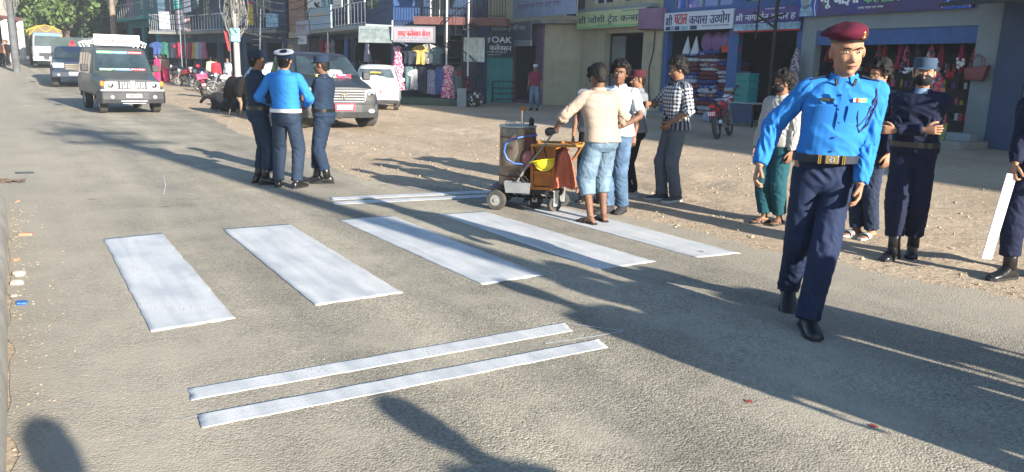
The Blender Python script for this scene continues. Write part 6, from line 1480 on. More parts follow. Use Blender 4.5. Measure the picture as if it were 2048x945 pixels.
mb = MB(); mb.loft([[P['T'](V((math.cos(a) * q, -.005 + math.sin(a) * q, z))) for a in [2 * PI * k / 20 for k in range(20)]] for z, q in ((1.43, .085), (1.475, .066), (1.478, .058), (1.43, .07))], cap=False); mb.obj('inner_collar', mat('grey_blue_cotton', (.14, .22, .32), .8), P['root'], smooth=True)
belt(P, leather, None, z=1.0, r=(.197, .150))
P = person('man in a dark jacket and striped slides standing behind the blue-shirted officer', G(1722, 472), 205, 1.72, vox=.007, feet=((.02, .05, 0, 0, 0), (-.12, .0, 0, 12, 0)), hands=(((.22, .06, .84), (.3, -1, 0)), ((-.24, .05, .80), (-.3, -1, 0))), head=(-5, -8, 0), shirt=(darknavy, 'long', .92, 1.0), trousers=(clothmat('dark_denim', (.02, .03, .06), .9, .25), .97, 1.05), shoes=('slide', mat('black_slide_rubber', (.02, .02, .02), .5), mat('pale_slide_sole', (.45, .40, .38), .6), whitel), hair='tousled', stash=False, skin=skinA)
P = person('youth with a black mask, white and grey shirt and teal trousers, looking left', G(1540, 446), 215, 1.60, vox=.007, feet=((.05, .05, 0, -8, 0), (-.09, -.04, 0, 14, 0)), hands=(((.2, .12, .86), (.5, -1, 0)), ((-.22, .05, .82), (-.4, -1, 0))), head=(-28, -3, 0), shirt=(clothmat('pale_grey_cotton', (.34, .33, .31), .85, .1), 'long', .90, 1.0), trousers=(tealcl, .9, 1.25), shoes=('sandal', mat('brown_strap', (.14, .08, .06), .6), rubber), hair='tousled', stash=False, skin=skinB)
HL = P['HL']; mb = MB(); mb.ell(HL(0, .038, -.052), (.068, .074, .056), 18, 12, P['Hm']); mb.obj('face_mask', blackcl, P['root'], smooth=True)
P = person('man in an open black and white checked shirt and slate trousers, looking down left', G(1339, 401), 196, 1.73, vox=.007, pelvis=(-.02, 0, 0), feet=((.03, .10, 0, -8, 0), (-.12, -.02, 0, 16, 0)), hands=(((.14, .30, 1.18), (.8, -.6, -.2)), ((-.20, .16, .98), (-.5, -1, 0))), handdir=(None, ((.2, .6, -.7), (.9, .2, 0))), head=(-12, -12, 0), curl=(.3, .6), shirt=(checkcl, 'rolled', .885, 1.6, 'fine'), trousers=(slatecl, .99, 1.12), shoes=('trainer', mat('dark_trainer_mesh', (.05, .055, .06), .7), mat('pale_trainer_sole', (.45, .45, .42), .6)), hair='tousled', stash=False, skin=skinB)
# black tee showing in the open front
mb = MB(); rows = []
for z in (.90, 1.0, 1.1, 1.2, 1.3, 1.38, 1.43):
    rows.append([P['T'](V((x, y, z))) for x, y in ((-.055, .127 - (z > 1.36) * .03), (0, .142 - (z > 1.36) * .035), (.06, .135 - (z > 1.36) * .03), (.085, .10), (0, .09), (-.07, .09))])
mb.loft(rows); mb.obj('inner_tshirt', blackcl, P['root'], smooth=True)
mb = MB(); mb.ell(P['hips'][1] + V((-.05, .02, -.02)), (.045, .06, .085), 12, 8); mb.obj('pocket_lining', whitecl, P['root'], smooth=True)
P = person('man in a white polo shirt and blue jeans beside the worker, looking back', G(1226, 424), 236, 1.66, vox=.007, feet=((.0, .14, 0, -20, 0), (-.10, -.03, 0, 8, 0)), hands=(((.12, .30, 1.02), (.9, -.5, -.1)), ((-.16, .22, 1.02), (-.9, -.7, 0))), handdir=(None, ((.8, .5, .1), (0, -1, 0))), head=(18, 0, -4), curl=(.5, .3), shirt=(whitecl, 'short', .90, 1.4), trousers=(denim2, .98, 1.15), shoes=('shoe', mat('dark_suede', (.03, .03, .035), .8)), hair='tousled', stash=False, skin=skinC)
P = person('man in grey with a maroon cap half hidden behind the white polo shirt', G(1264, 394), 175, 1.58, vox=.008, feet=((.08, .02, 0, -8, 0), (-.08, 0, 0, 8, 0)), head=(20, 0, 0), shirt=(greycl, 'short', .9, 1.2), trousers=(blackcl, .97, 1.2), shoes=('trainer', mat('pale_trainer_mesh', (.3, .31, .32), .7), mat('pale_trainer_sole', (.45, .45, .42), .6)), hair='crop', cap='kepi', capm=mat('shade_darkened_maroon', (.05, .006, .012), .9), stash=False, skin=skinB)  # maroon of the cap darkened to stand in for shade on it
mb = MB(); mb.tube([P['hips'][1] + V((-.10, .0, .0)), P['kn'][1] + V((-.078, 0, 0)), P['ank'][1] + V((-.07, 0, .05))], .006, 4); mb.obj('trouser_stripe', whitel, P['root'])
P = person('dark-haired man almost hidden behind the worker in the beige shirt', G(1180, 402), 262, 1.60, vox=.009, shirt=(greycl, 'short', .9, 1.2), trousers=(blackcl, .97, 1.1), shoes=('shoe', leather), hair='tousled', stash=False, skin=skinB, detail=False)
WK = P = person('worker in a beige shirt, denim capris and sandals leaning on the machine handle', G(1190, 446), 117, 1.66, vox=.0065, pelvis=(.03, -.01, -.01), lean=(-.02, .08), feet=((.12, .02, 0, -12, 0), (-.10, -.06, 0, 14, 0)), hands=(((.20, .22, 1.02), (.9, -.6, -.2)), ((-.36, .33, .98), (-.9, -.3, -.3))), handdir=(((.1, .9, -.1), (-.3, 0, -1)), ((-.4, .9, -.2), (.2, 0, -1))), head=(6, -14, 0), curl=(.8, .75),
    shirt=(beigecl, 'rolled', .90, 1.6, 'fine'), trousers=(denim, .42, 1.35), shoes=('sandal', mat('black_slide_rubber', (.02, .02, .02)), rubber), hair='short', stash=False, skin=skinC)
# ------------------------------------------------------------------ three policemen on the left
P = person('traffic officer seen from behind in a blue shirt with white cap top and white belt', G(577, 376), 86, 1.71, vox=.007, feet=((.12, -.02, 0, -16, 0), (-.15, 0.05, 0, 16, 0)), hands=(((.21, .17, 1.05), (.8, -.8, -.3)), ((-.22, .18, 1.06), (-.8, -.8, -.3))), head=(6, 4, 0), shirt=(blueshirt, 'long', .97, 1.0, 'fine'), trousers=(clothmat('slate_navy_twill', (.018, .032, .06), .8, .12), 1.0, 1.12), shoes=('shoe', leather), hair='crop', cap='peaked', capm=navyuni, stash=False)
belt(P, mat('white_belt', (.7, .7, .7), .5), None, z=.985, r=(.196, .150), yo=0)
P = person('policeman in navy uniform on the left of the three, half hidden by the blue shirt', G(523, 368), 30, 1.70, vox=.0075, feet=((.10, .04, 0, -10, 0), (-.09, -.02, 0, 10, 0)), hands=(((.10, .25, 1.12), (.8, -.6, -.4)), ((-.12, .24, 1.10), (-.8, -.6, -.4))), head=(0, 4, 0), shirt=(navyuni, 'long', .92, 1.3), trousers=(navyuni, .72, 1.25), shoes=('boot', leather), hair='crop', cap='kepi', capm=navyuni, stash=False, skin=skinB)
belt(P, leather, None, z=1.0, r=(.197, .150))
P = person('policeman in navy uniform on the right of the three with folded arms and boots', G(651, 366), 172, 1.66, vox=.007, feet=((-.02, .12, 0, 8, 0), (-.08, -.06, 0, 18, 0)), hands=(((-.08, .23, 1.16), (.9, -.3, -.5)), ((.10, .22, 1.12), (-.9, -.4, -.5))), handdir=(((-1, .15, .05), (0, -1, 0)), ((1, .2, 0), (0, -1, 0))), head=(2, -4, 0), curl=(.5, .5), shirt=(navyuni, 'long', .92, 1.2), trousers=(navyuni, .72, 1.25), shoes=('boot', leather), hair='crop', cap='kepi', capm=navyuni, stash=False, skin=skinC)
belt(P, leather, None, z=1.0, r=(.197, .150))
mb = MB(); mb.tube([P['T'](V(p)) for p in ((-.09, .05, 1.46), (0, .10, 1.445), (.08, .06, 1.46))], .014, 8); mb.obj('yellow_neck_cord', mat('yellow_cord', (.6, .5, .03), .6), P['root'], smooth=True)
on_chest(P, .07, 1.30, whitel, .05, .012, 'name_tape', .008); on_chest(P, -.07, 1.30, whitel, .05, .012, 'name_tape', .008)
# ------------------------------------------------------------------ policeman cut by the right edge
P = person('policeman in dark navy at the right edge holding a white board', G(2040, 556), 205, 1.74, vox=.007, feet=((.02, .13, 0, -4, 0), (-.02, -.30, 0, 10, 0)), hands=(((.02, .27, .86), (.6, -1, 0)), ((-.26, .0, .82), (-.4, -1, 0))), handdir=(((0, .12, -1), (-.3, -.9, 0)), None), shirt=(darknavy, 'long', .90, 1.3), trousers=(darknavy, .74, 1.2), shoes=('boot', leather), hair='crop', cap='kepi', capm=darknavy, stash=False, curl=(.6, .3))
rt = P['root']; w_ = P['wr'][0]; rt_M = Matrix.Translation(rt.location) @ Matrix.Rotation(rt.rotation_euler.z, 4, 'Z') @ Matrix.Scale(P['S'], 4); wp = rt_M @ (w_ + V((-.01, .035, -.02)))
mb = MB(); mb.box(-.045, .045, -.004, .004, -.70, 0.0); mb.obj('white_board', mat('white_board_paint', (.62, .63, .70), .5), None, 'long narrow white board held by the policeman at the right edge', 'board', loc=tuple(wp + V((0, 0, -.06))), rz=.1).rotation_euler = (R(3), R(6), .15)
# ------------------------------------------------------------------ people further away
P = person('man in a maroon shirt and white cap standing before the dark shop door', G(1068, 221), 262, 1.70, vox=.016, shirt=(marooncl, 'short', .92, 1.2), trousers=(denim, .98, 1.1), shoes=('trainer', rubber), hair='crop', cap='kepi', capm=whitecl, detail=False, skin=skinB)
far = [(313, 50, 250, pinkcl, pinkcl, 'long', 'woman in a magenta dress by the parked motorcycles, nearest the jeep', .0), (322, 50.6, 240, creamcl, blackcl, 'short', 'person in a cream top between the two magenta dresses', 0), (331, 50.2, 262, clothmat('dusty_brown_cloth', (.25, .16, .12)), pinkcl, 'long', 'woman with a brown shawl and magenta skirt by the motorcycles', 0)]
for px, d, hd, m1, m2, hr, lb, _ in far:
    p = PL(px, d); P = person(lb, p, hd, 1.58, vox=.02, shirt=(m1, 'long', .80, 1.4), trousers=(m2, .95, 1.3), shoes=('flip', rubber), hair=hr, detail=False, skin=skinB)
    if m2 is pinkcl:
        mb = MB(); mb.loft([[V((math.cos(a) * q, math.sin(a) * q * .8, z)) for a in [2 * PI * k / 16 for k in range(16)]] for z, q in ((.06, .21), (.5, .19), (1.0, .17))]); mb.obj('skirt', m2, P['root'], smooth=True)
for px, d, hd, m1, m2, hr, lb in [(421, 47, 100, creamcl, blackcl, 'short', 'person in a cream shirt left of the red-shirted one behind the motorcycles'), (431, 44.5, 95, redcl, slatecl, 'short', 'person in a bright red shirt seen from behind among the motorcycles'), (455, 45.5, 250, whitecl, denim2, 'short', 'person in white and blue standing beside the pale pole'),
        (2, 62, 330, clothmat('orange_brown_cloth', (.42, .20, .12)), blackcl, 'short', 'person in orange brown at the far left edge'), (9, 64, 300, greycl, greycl, 'short', 'person in grey beside the far left pole'), (15, 63, 260, blackcl, blackcl, 'short', 'person in black next to the far left pole')]:
    P = person(lb, PL(px, d), hd, 1.64, vox=.02, shirt=(m1, 'long', .88, 1.3), trousers=(m2, .97, 1.2), shoes=('shoe', rubber), hair=hr, detail=False, skin=skinB)
# ------------------------------------------------------------------ people outside the frame whose shadows fall into it
az = R(131.5); D_ = V((math.cos(az), math.sin(az))); N_ = V((math.sin(az), -math.cos(az)))
for i, (pp, aa, hh) in enumerate([(3.7, -.9, 1.72), (4.05, -1.3, 1.75), (4.4, -.5, 1.66), (4.9, -1.2, 1.7)]):
    p = D_ * aa + N_ * pp
    person('onlooker in dark clothes outside the right edge, %s of four' % ORD[i], p, 130, hh, vox=.016, shirt=(darknavy, 'long', .9, 1.4), trousers=(darknavy, .97, 1.2), shoes=('boot', rubber), hair='short', detail=False, grpname='onlookers outside the view')
ph = G(70, 846); p = ph - D_ * (1.66 / math.tan(SUN_EL)); person('onlooker standing just behind the camera, the one to the left', p, 95, 1.66, vox=.014, shirt=(greycl, 'long', .9, 1.6), trousers=(denim, .97, 1.2), shoes=('shoe', rubber), hair='short', detail=False)
ph = G(765, 800); p = ph - D_ * (1.62 / math.tan(SUN_EL)); person('onlooker standing just behind the camera, the one to the right', p, 95, 1.62, vox=.014, shirt=(greycl, 'long', .9, 1.6), trousers=(denim, .97, 1.2), shoes=('shoe', rubber), hair='short', detail=False)
# ================================================================== vehicles  (x forward, y left, z up)
def paintcar(name, c, rough=.25, metal=.0, coat=.6, dirt=None): return mat(name, c, rough, metal=metal, var=.05, vscale=1.5, coat=coat, spec=.5, dirt=dirt)
silverp = paintcar('grey_silver_car_paint', (.045, .055, .057), .5, .1, coat=.2, dirt=(.08, .07, .06)); darkcar = paintcar('dark_grey_car_paint', (.014, .018, .024), .5, .0, coat=.15, dirt=(.035, .034, .032)); whitecar = paintcar('white_car_paint', (.66, .67, .67), .25); navycar = paintcar('navy_car_paint', (.012, .02, .045), .3)
trimm = mat('black_plastic_trim', (.03, .032, .036), .6, var=.2, dirt=(.08, .075, .07)); chrome = mat('chrome', (.65, .66, .68), .12, metal=1.0); tyrem = mat('dusty_tyre', (.055, .052, .048), .85, var=.3, vscale=8, bump=.5, bscale=60, dirt=(.085, .075, .065)); rimm = mat('steel_rim', (.30, .31, .32), .4, metal=.2)
lampw = mat('headlamp_glass', (.55, .57, .60), .08, spec=.9); lampr = mat('red_lamp_glass', (.45, .01, .03), .15, spec=.8); lampo = mat('orange_lamp_glass', (.75, .20, .04), .2); platered = mat('red_number_plate', (.50, .02, .06), .5); platew = mat('white_number_plate', (.6, .6, .58), .5); cglass = mat('car_glass', (.03, .045, .055), .04, spec=1.0, var=.4, vscale=2.5, c2=(.10, .13, .15))
mottleglass = mat('mottled_dark_glass', (.02, .035, .045), .10, spec=.45, var=.4, vscale=1.2, c2=(.05, .075, .09))  # dark glass colour mottled with slightly paler blotches
def cring(st):
    x, zb, zm, zt, wl, wb, wt = st
    half = [(0, zb), (wl * .9, zb), (wl, zb + .07), (wl * 1.01, (zb + zm) * .52), (wb * 1.0, zm - .03), (wb * .985, zm), (wt, zt - .07), (wt - .07, zt - .012), (wt * .5, zt + .012), (0, zt + .018)]
    return [V((x, y, z)) for y, z in half] + [V((x, -y, z)) for y, z in half[-2:0:-1]]
def car(name, label, cat, pos, heading, st, paintm, glass=cglass, z0=0.0):
    c = empty(name, (pos.x, pos.y, zg(pos.x, pos.y) + z0), R(heading), label, cat)
    mb = MB(); mb.loft([cring(s) for s in st]); mb.obj('body', paintm, c, smooth=True, bevel=.012); return c
def side_glass(c, st, i, j, f0=.1, f1=.86, x0=0, x1=0, m=cglass, name='side_window'):
    for sg in (1, -1):
        a, b = st[i], st[j]
        def pt(s, f, dx): w = s[5] + (s[6] - s[5]) * f + .008; return V((s[0] + dx, sg * w, s[2] + (s[3] - .07 - s[2]) * f))
        mb = MB(); q = [pt(a, f0, x0), pt(b, f0, x1), pt(b, f1, x1), pt(a, f1, x0)]; n_ = (q[1] - q[0]).cross(q[3] - q[0]).normalized() * .006
        mb.add([*q, *[p + n_ for p in q], *[p - n_ for p in q]][0:4] + [p - V((0, sg * .012, 0)) for p in q], [(0, 1, 2, 3), (4, 5, 6, 7), (0, 1, 5, 4), (1, 2, 6, 5), (2, 3, 7, 6), (3, 0, 4, 7)]); mb.obj(name, m, c)
def end_glass(c, xb, zb, wb, xt, zt, wt, m=cglass, name='windscreen', off=.012, up=True):
    s = 1 if xb > xt else -1; n_ = V((zt - zb, 0, xb - xt)).normalized() * off * (1 if s > 0 else 1)
    if n_.x * s < 0: n_ = -n_
    q = [V((xb, wb, zb)), V((xb, -wb, zb)), V((xt, -wt, zt)), V((xt, wt, zt))]
    mb = MB(); mb.add([p + n_ for p in q] + [p - n_ for p in q], [(0, 1, 2, 3), (4, 5, 6, 7), (0, 1, 5, 4), (1, 2, 6, 5), (2, 3, 7, 6), (3, 0, 4, 7)]); return mb.obj(name, m, c)
def wheel(c, x, y, r=.35, w_=.2, steer=0, rim=rimm, arch=True, name='wheel'):
    wv = empty(name, (x, y, r), R(steer)); wv.parent = c; KIDS.setdefault(c.name, []).append(wv)
    s = 1 if y > 0 else -1; prof = [(r * .60, -w_ * .42), (r * .80, -w_ * .5), (r * .96, -w_ * .46), (r, -w_ * .3), (r, w_ * .3), (r * .96, w_ * .46), (r * .80, w_ * .5), (r * .60, w_ * .42)]
    mb = MB(); rings = [[V((q[0] * math.cos(a), q[1], q[0] * math.sin(a))) for q in prof] for a in [2 * PI * k / 28 for k in range(28)]]; mb.loft(rings + [rings[0]], cap=False); mb.obj('tyre', tyrem, wv, smooth=True)
    mb = MB(); prof = [(0, w_ * .18), (r * .16, w_ * .2), (r * .2, w_ * .12), (r * .45, w_ * .22), (r * .58, w_ * .40), (r * .62, w_ * .36), (r * .60, -w_ * .3)]
    rings = [[V((q[0] * math.cos(a), s * q[1], q[0] * math.sin(a))) for q in prof] for a in [2 * PI * k / 20 for k in range(20)]]; mb.loft(rings + [rings[0]], cap=False, close=False); mb.obj('rim', rim, wv, smooth=True)
    if arch:
        mb = MB(); R1, R0 = r * 1.24, r * 1.02; pts = [(math.cos(a), math.sin(a)) for a in [PI * k / 12 for k in range(13)]]
        ya, yb = (y - s * .02, y + s * (w_ * .5 + .025)); mb.loft([[V((x + p[0] * q, yy, r + p[1] * q)) for q, yy in ((R0, ya), (R1, ya), (R1, yb), (R0, yb))] for p in pts]); mb.obj('wheel_arch', trimm, c, smooth=True)
def plate(c, x, y, z, m, tm, w_=.42, h_=.13, s=1, rows=1, seed=1):
    o = MB(); o.box(min(x, x + s * .01), max(x, x + s * .01), y - w_ / 2, y + w_ / 2, z - h_ / 2, z + h_ / 2); p = o.obj('number_plate', m, c); mb = MB(); r_ = random.Random(seed)
    for q in range(rows):
        zz = z - h_ * .32 + q * h_ * .36; k = y - w_ * .40
        while k < y + w_ * .38: ww = r_.uniform(.02, .04); mb.box(min(x + s * .011, x + s * .013), max(x + s * .011, x + s * .013), k, k + ww, zz, zz + h_ * (.6 if rows == 1 else .28)); k += ww + .015
    mb.obj('characters', tm, p)
# --- utility jeep with roof sign
st = [(1.98, .42, .74, .86, .74, .74, .66), (1.93, .40, .84, .95, .80, .80, .74), (1.5, .42, .92, 1.04, .84, .82, .77), (.78, .46, 1.00, 1.13, .85, .84, .80), (.74, .46, 1.02, 1.16, .85, .84, .80), (.36, .46, 1.03, 1.80, .85, .84, .70), (.1, .46, 1.03, 1.86, .85, .84, .70), (-1.0, .46, 1.03, 1.88, .85, .84, .70), (-2.0, .46, 1.03, 1.87, .85, .84, .70), (-2.05, .5, 1.0, 1.80, .83, .82, .68)]
bp_ = (G(203, 226) + G(316, 226)) / 2; hd = 306; hv = V((math.cos(R(hd)), math.sin(R(hd)))); bp_ = bp_ - hv * 1.32
c = car('utility_jeep', 'grey silver utility jeep with a white sign board and rack on its roof', 'jeep', bp_, hd, st, silverp)
for x in (1.30, -1.38):
    for y in (.70, -.70): wheel(c, x, y, .37, .22)
end_glass(c, .735, 1.19, .72, .375, 1.76, .64, mottleglass)
for a, b, x0, x1 in ((5, 6, -.10, -.35), (6, 7, -.42, .30), (7, 8, .18, .75), (7, 8, -.35, .08)): side_glass(c, st, a, b, .08, .86, x0, x1)
for z0, z1, cols in ((1.675, 1.745, (greenl, mat('sticker_blue', (.08, .30, .60), .5), redl)), (1.195, 1.25, (greenl, mat('sticker_blue', (.08, .30, .60), .5), redl))):
    for k in range(3):
        ya, yb = (.62 - k * .41, .62 - (k + 1) * .41) if True else 0; xx = .735 - (z0 - 1.19) * .632; xx1 = .735 - (z1 - 1.19) * .632
        mb = MB(); mb.add([(xx + .02, -ya, z0), (xx + .02, -yb, z0), (xx1 + .02, -yb, z1), (xx1 + .02, -ya, z1), (xx + .014, -ya, z0), (xx + .014, -yb, z0), (xx1 + .014, -yb, z1), (xx1 + .014, -ya, z1)], [(0, 1, 2, 3), (4, 5, 6, 7), (0, 1, 5, 4), (1, 2, 6, 5), (2, 3, 7, 6), (3, 0, 4, 7)]); o = mb.obj('windscreen_sticker', cols[k], c)
        mb = MB(); r_ = random.Random(k + int(z0 * 10)); q = min(-ya, -yb) + .03
        while q < max(-ya, -yb) - .05: mb.box(xx + .018, xx + .024, q, q + .022, z0 + .02, z0 + .05); q += r_.uniform(.035, .06)
        mb.obj('sticker_print', whitel, o)
mb = MB(); mb.box(1.96, 2.0, -.36, .36, .70, .92); g = mb.obj('grille', trimm, c)
mb = MB(); [mb.box(1.985, 2.015, y - .018, y + .018, .72, .90) for y in (-.30, -.235, -.17, -.105, .105, .17, .235, .30)]; mb.box(1.985, 2.02, -.065, .065, .71, .93); mb.obj('grille_bars', rimm, g)
mb = MB(); mb.box(1.95, 2.02, -.82, .82, .645, .685); mb.obj('bonnet_lip', whitecar, c, bevel=.01)
for s in (1, -1):
    mb = MB(); mb.box(1.90, 2.005, s * .37, s * .72, .70, .90); h = mb.obj('headlight', lampw, c, bevel=.03)
    mb = MB(); mb.ell((1.995, s * .56, .80), (.03, .085, .085), 14, 8); mb.obj('reflector', chrome, h, smooth=True)
    mb = MB(); mb.box(1.84, 1.99, s * .725, s * .815, .78, .92); mb.obj('indicator', lampo, c, bevel=.02)
    mb = MB(); mb.box(.30, .42, s * .86, s * 1.06, 1.15, 1.36); mb.obj('wing_mirror', trimm, c, bevel=.03)
    mb = MB(); mb.ell((2.09, s * .55, .48), (.03, .06, .06), 12, 8); mb.obj('fog_lamp', rimm, c, smooth=True)
mb = MB(); mb.loft([[V((x, y, z)) for x, z in ((xf - .30, .32), (xf, .30), (xf + .03, .42), (xf, .63), (xf - .3, .64))] for y, xf in ((-.88, 1.80), (-.80, 2.02), (-.4, 2.09), (.4, 2.09), (.80, 2.02), (.88, 1.80))]); b_ = mb.obj('bumper', trimm, c, bevel=.02)
mb = MB(); mb.box(2.085, 2.12, -.34, .34, .36, .39); mb.box(2.06, 2.10, -.30, .30, .30, .32); mb.obj('air_intake_bar', greyp, b_)
plate(c, 2.125, 0, .52, platew, blackm, .40, .10)
mb = MB(); [mb.tube([(x, y * .74, 1.86), (x, y * .80, 1.98), (x, y * .6, 2.06)], .022, 6) for x in (.1, -.3, -.9, -1.6) for y in (1, -1)]
for y in (-.62, .62): mb.tube([(.2, y, 2.0), (-1.9, y, 2.0)], .022, 6); mb.tube([(.1, y, 2.1), (-1.9, y, 2.1)], .018, 6)
for x in (-.2, -.7, -1.2, -1.8): mb.tube([(x, -.62, 1.98), (x, .62, 1.98)], .018, 6)
mb.obj('roof_rack', whitep, c, smooth=True)
mb = MB(); mb.box(.10, .16, -.62, .62, 1.90, 2.22); bd = mb.obj('roof_board', whitep, c, bevel=.01)
mb = MB(); mb.box(.165, .185, -.42, .42, 1.90, 2.16); mb.obj('roof_sign', mat('silver_sign', (.40, .41, .42), .4), c)
sg_ = empty('sign_text', (.19, -.40, 1.96), PI / 2); sg_.parent = c
lt = write(None, ['चम्पाली', '_', 'यातायात'] if False else ['चपाली', '_', 'यातायात'], redl, 0, .78, 0, .14, 0, name='roof_lettering'); lt.parent = c; lt.location = (.19, -.39, 1.96); lt.rotation_euler = (0, 0, PI / 2); bpy.data.objects.remove(sg_)
mb = MB(); mb.torus((-.5, 0, 2.12), .30, .09, 'z', 20, 8, .8); mb.obj('spare_tyre', tyrem, c, smooth=True)
mb = MB(); mb.tube([(.76, -.3, 1.20), (.70, .05, 1.24)], .008, 4); mb.tube([(.76, .25, 1.20), (.70, .5, 1.24)], .008, 4); mb.obj('wiper', blackm, c)
mb = MB(); mb.torus((.2, .0, 0), .17, .014, 'x', 18, 5); o = mb.obj('steering_wheel', blackm, c); o.location = (.25, -.36, 1.25)
# --- dark SUV parked on the earth
st = [(2.16, .42, .62, .76, .70, .72, .66), (2.10, .36, .78, .96, .80, .80, .72), (1.7, .36, .90, 1.06, .86, .85, .76), (1.0, .36, .97, 1.16, .88, .87, .80), (.92, .36, .98, 1.18, .88, .87, .80), (.25, .36, 1.02, 1.66, .88, .87, .68), (-.1, .36, 1.02, 1.72, .88, .87, .68), (-1.2, .36, 1.03, 1.74, .88, .87, .68), (-2.0, .36, 1.03, 1.70, .88, .86, .66), (-2.2, .42, 1.0, 1.10, .85, .84, .74)]
hd = 298; hv = V((math.cos(R(hd)), math.sin(R(hd)))); p = (G(607, 254) + G(735, 248)) / 2 - hv * 1.34 + V((.10, -.75))
c = car('suv', 'dark grey dusty suv parked behind the three policemen with a red number plate', 'car', p, hd, st, darkcar); c.scale = (1.05, 1.05, 1.05)
for x, sr in ((1.36, 16), (-1.36, 0)):
    for y in (.76, -.76): wheel(c, x, y, .37, .25, sr)
end_glass(c, .90, 1.22, .74, .28, 1.63, .62, mottleglass)
for a, b, x0, x1 in ((5, 6, -.02, -.3), (6, 7, -.36, .15), (7, 8, -.02, .1)): side_glass(c, st, a, b, .1, .84, x0, x1)
mb = MB(); mb.box(2.12, 2.175, -.48, .48, .60, .92); g = mb.obj('grille', trimm, c)
mb = MB(); [mb.box(2.17, 2.19, -.47, .47, z, z + .018) for z in (.64, .70, .76, .82, .88)]; mb.obj('grille_bars', rimm, g)
mb = MB(); mb.torus((2.20, 0, .78), .062, .012, 'x', 18, 6); mb.box(2.195, 2.215, -.012, .012, .74, .83); mb.box(2.195, 2.215, -.05, .05, .80, .82); mb.obj('emblem', chrome, g)
for s in (1, -1):
    mb = MB(); mb.add([(2.165, s * .49, .66), (2.165, s * .49, .90), (2.10, s * .80, .96), (2.08, s * .80, .70), (2.05, s * .49, .66), (2.05, s * .49, .90), (1.95, s * .80, .96), (1.95, s * .80, .70)], [(0, 1, 2, 3), (4, 5, 6, 7), (0, 1, 5, 4), (1, 2, 6, 5), (2, 3, 7, 6), (3, 0, 4, 7)]); h = mb.obj('headlight', lampw, c, bevel=.012)
    mb = MB(); mb.ell((2.15, s * .60, .80), (.03, .07, .07), 12, 8); mb.ell((2.125, s * .72, .83), (.03, .05, .05), 12, 8); mb.obj('reflector', chrome, h, smooth=True)
    mb = MB(); mb.box(.62, .74, s * .89, s * 1.08, 1.10, 1.30); mb.obj('wing_mirror', darkcar, c, bevel=.03)
    mb = MB(); mb.ell((2.24, s * .62, .44), (.03, .075, .05), 12, 8); mb.obj('fog_lamp', lampw, c, smooth=True)
mb = MB(); mb.loft([[V((x, y, z)) for x, z in ((xf - .35, .28), (xf, .28), (xf + .04, .42), (xf, .60), (xf - .35, .62))] for y, xf in ((-.90, 1.85), (-.80, 2.12), (-.4, 2.22), (.4, 2.22), (.80, 2.12), (.90, 1.85))]); mb.obj('bumper', mat('dusty_bumper', (.035, .038, .04), .6, var=.3, dirt=(.13, .11, .09)), c, bevel=.02)
plate(c, 2.262, 0, .53, platered, whitel, .46, .16, rows=2)
mb = MB(); mb.box(.72, 1.2, .05, .5, 1.185, 1.30); mb.obj('rag_heap', redfloral, None, 'crumpled red and white cloth on the suv bonnet', 'cloth', loc=(0, 0, 0)).matrix_world = Matrix.Translation((p.x, p.y, 0)) @ Matrix.Rotation(R(hd), 4, 'Z')
o = quilt(.45, .4, .22, None, 5).obj('cloth_bundle', mat('grey_green_cloth', (.35, .37, .33), .9, var=.2), None, 'pale grey cloth bundle behind the suv windscreen wipers', 'cloth', smooth=True); o.matrix_world = Matrix.Translation((p.x, p.y, 0)) @ Matrix.Rotation(R(hd), 4, 'Z') @ Matrix.Translation((.95, .1, 1.19))
q_ = p - hv * .2
bk_ = MB(); bk_.tube([(0, 0, 0), (0, 0, .22)], [.12, .17], 14); bk_.obj('orange_basket', mat('orange_cloth', (.70, .28, .05), .8, var=.3, vscale=12), None, 'orange basket on the hatchback roof just behind the white cap', 'basket', loc=(*PL(553, 27.3), 1.50), smooth=True)
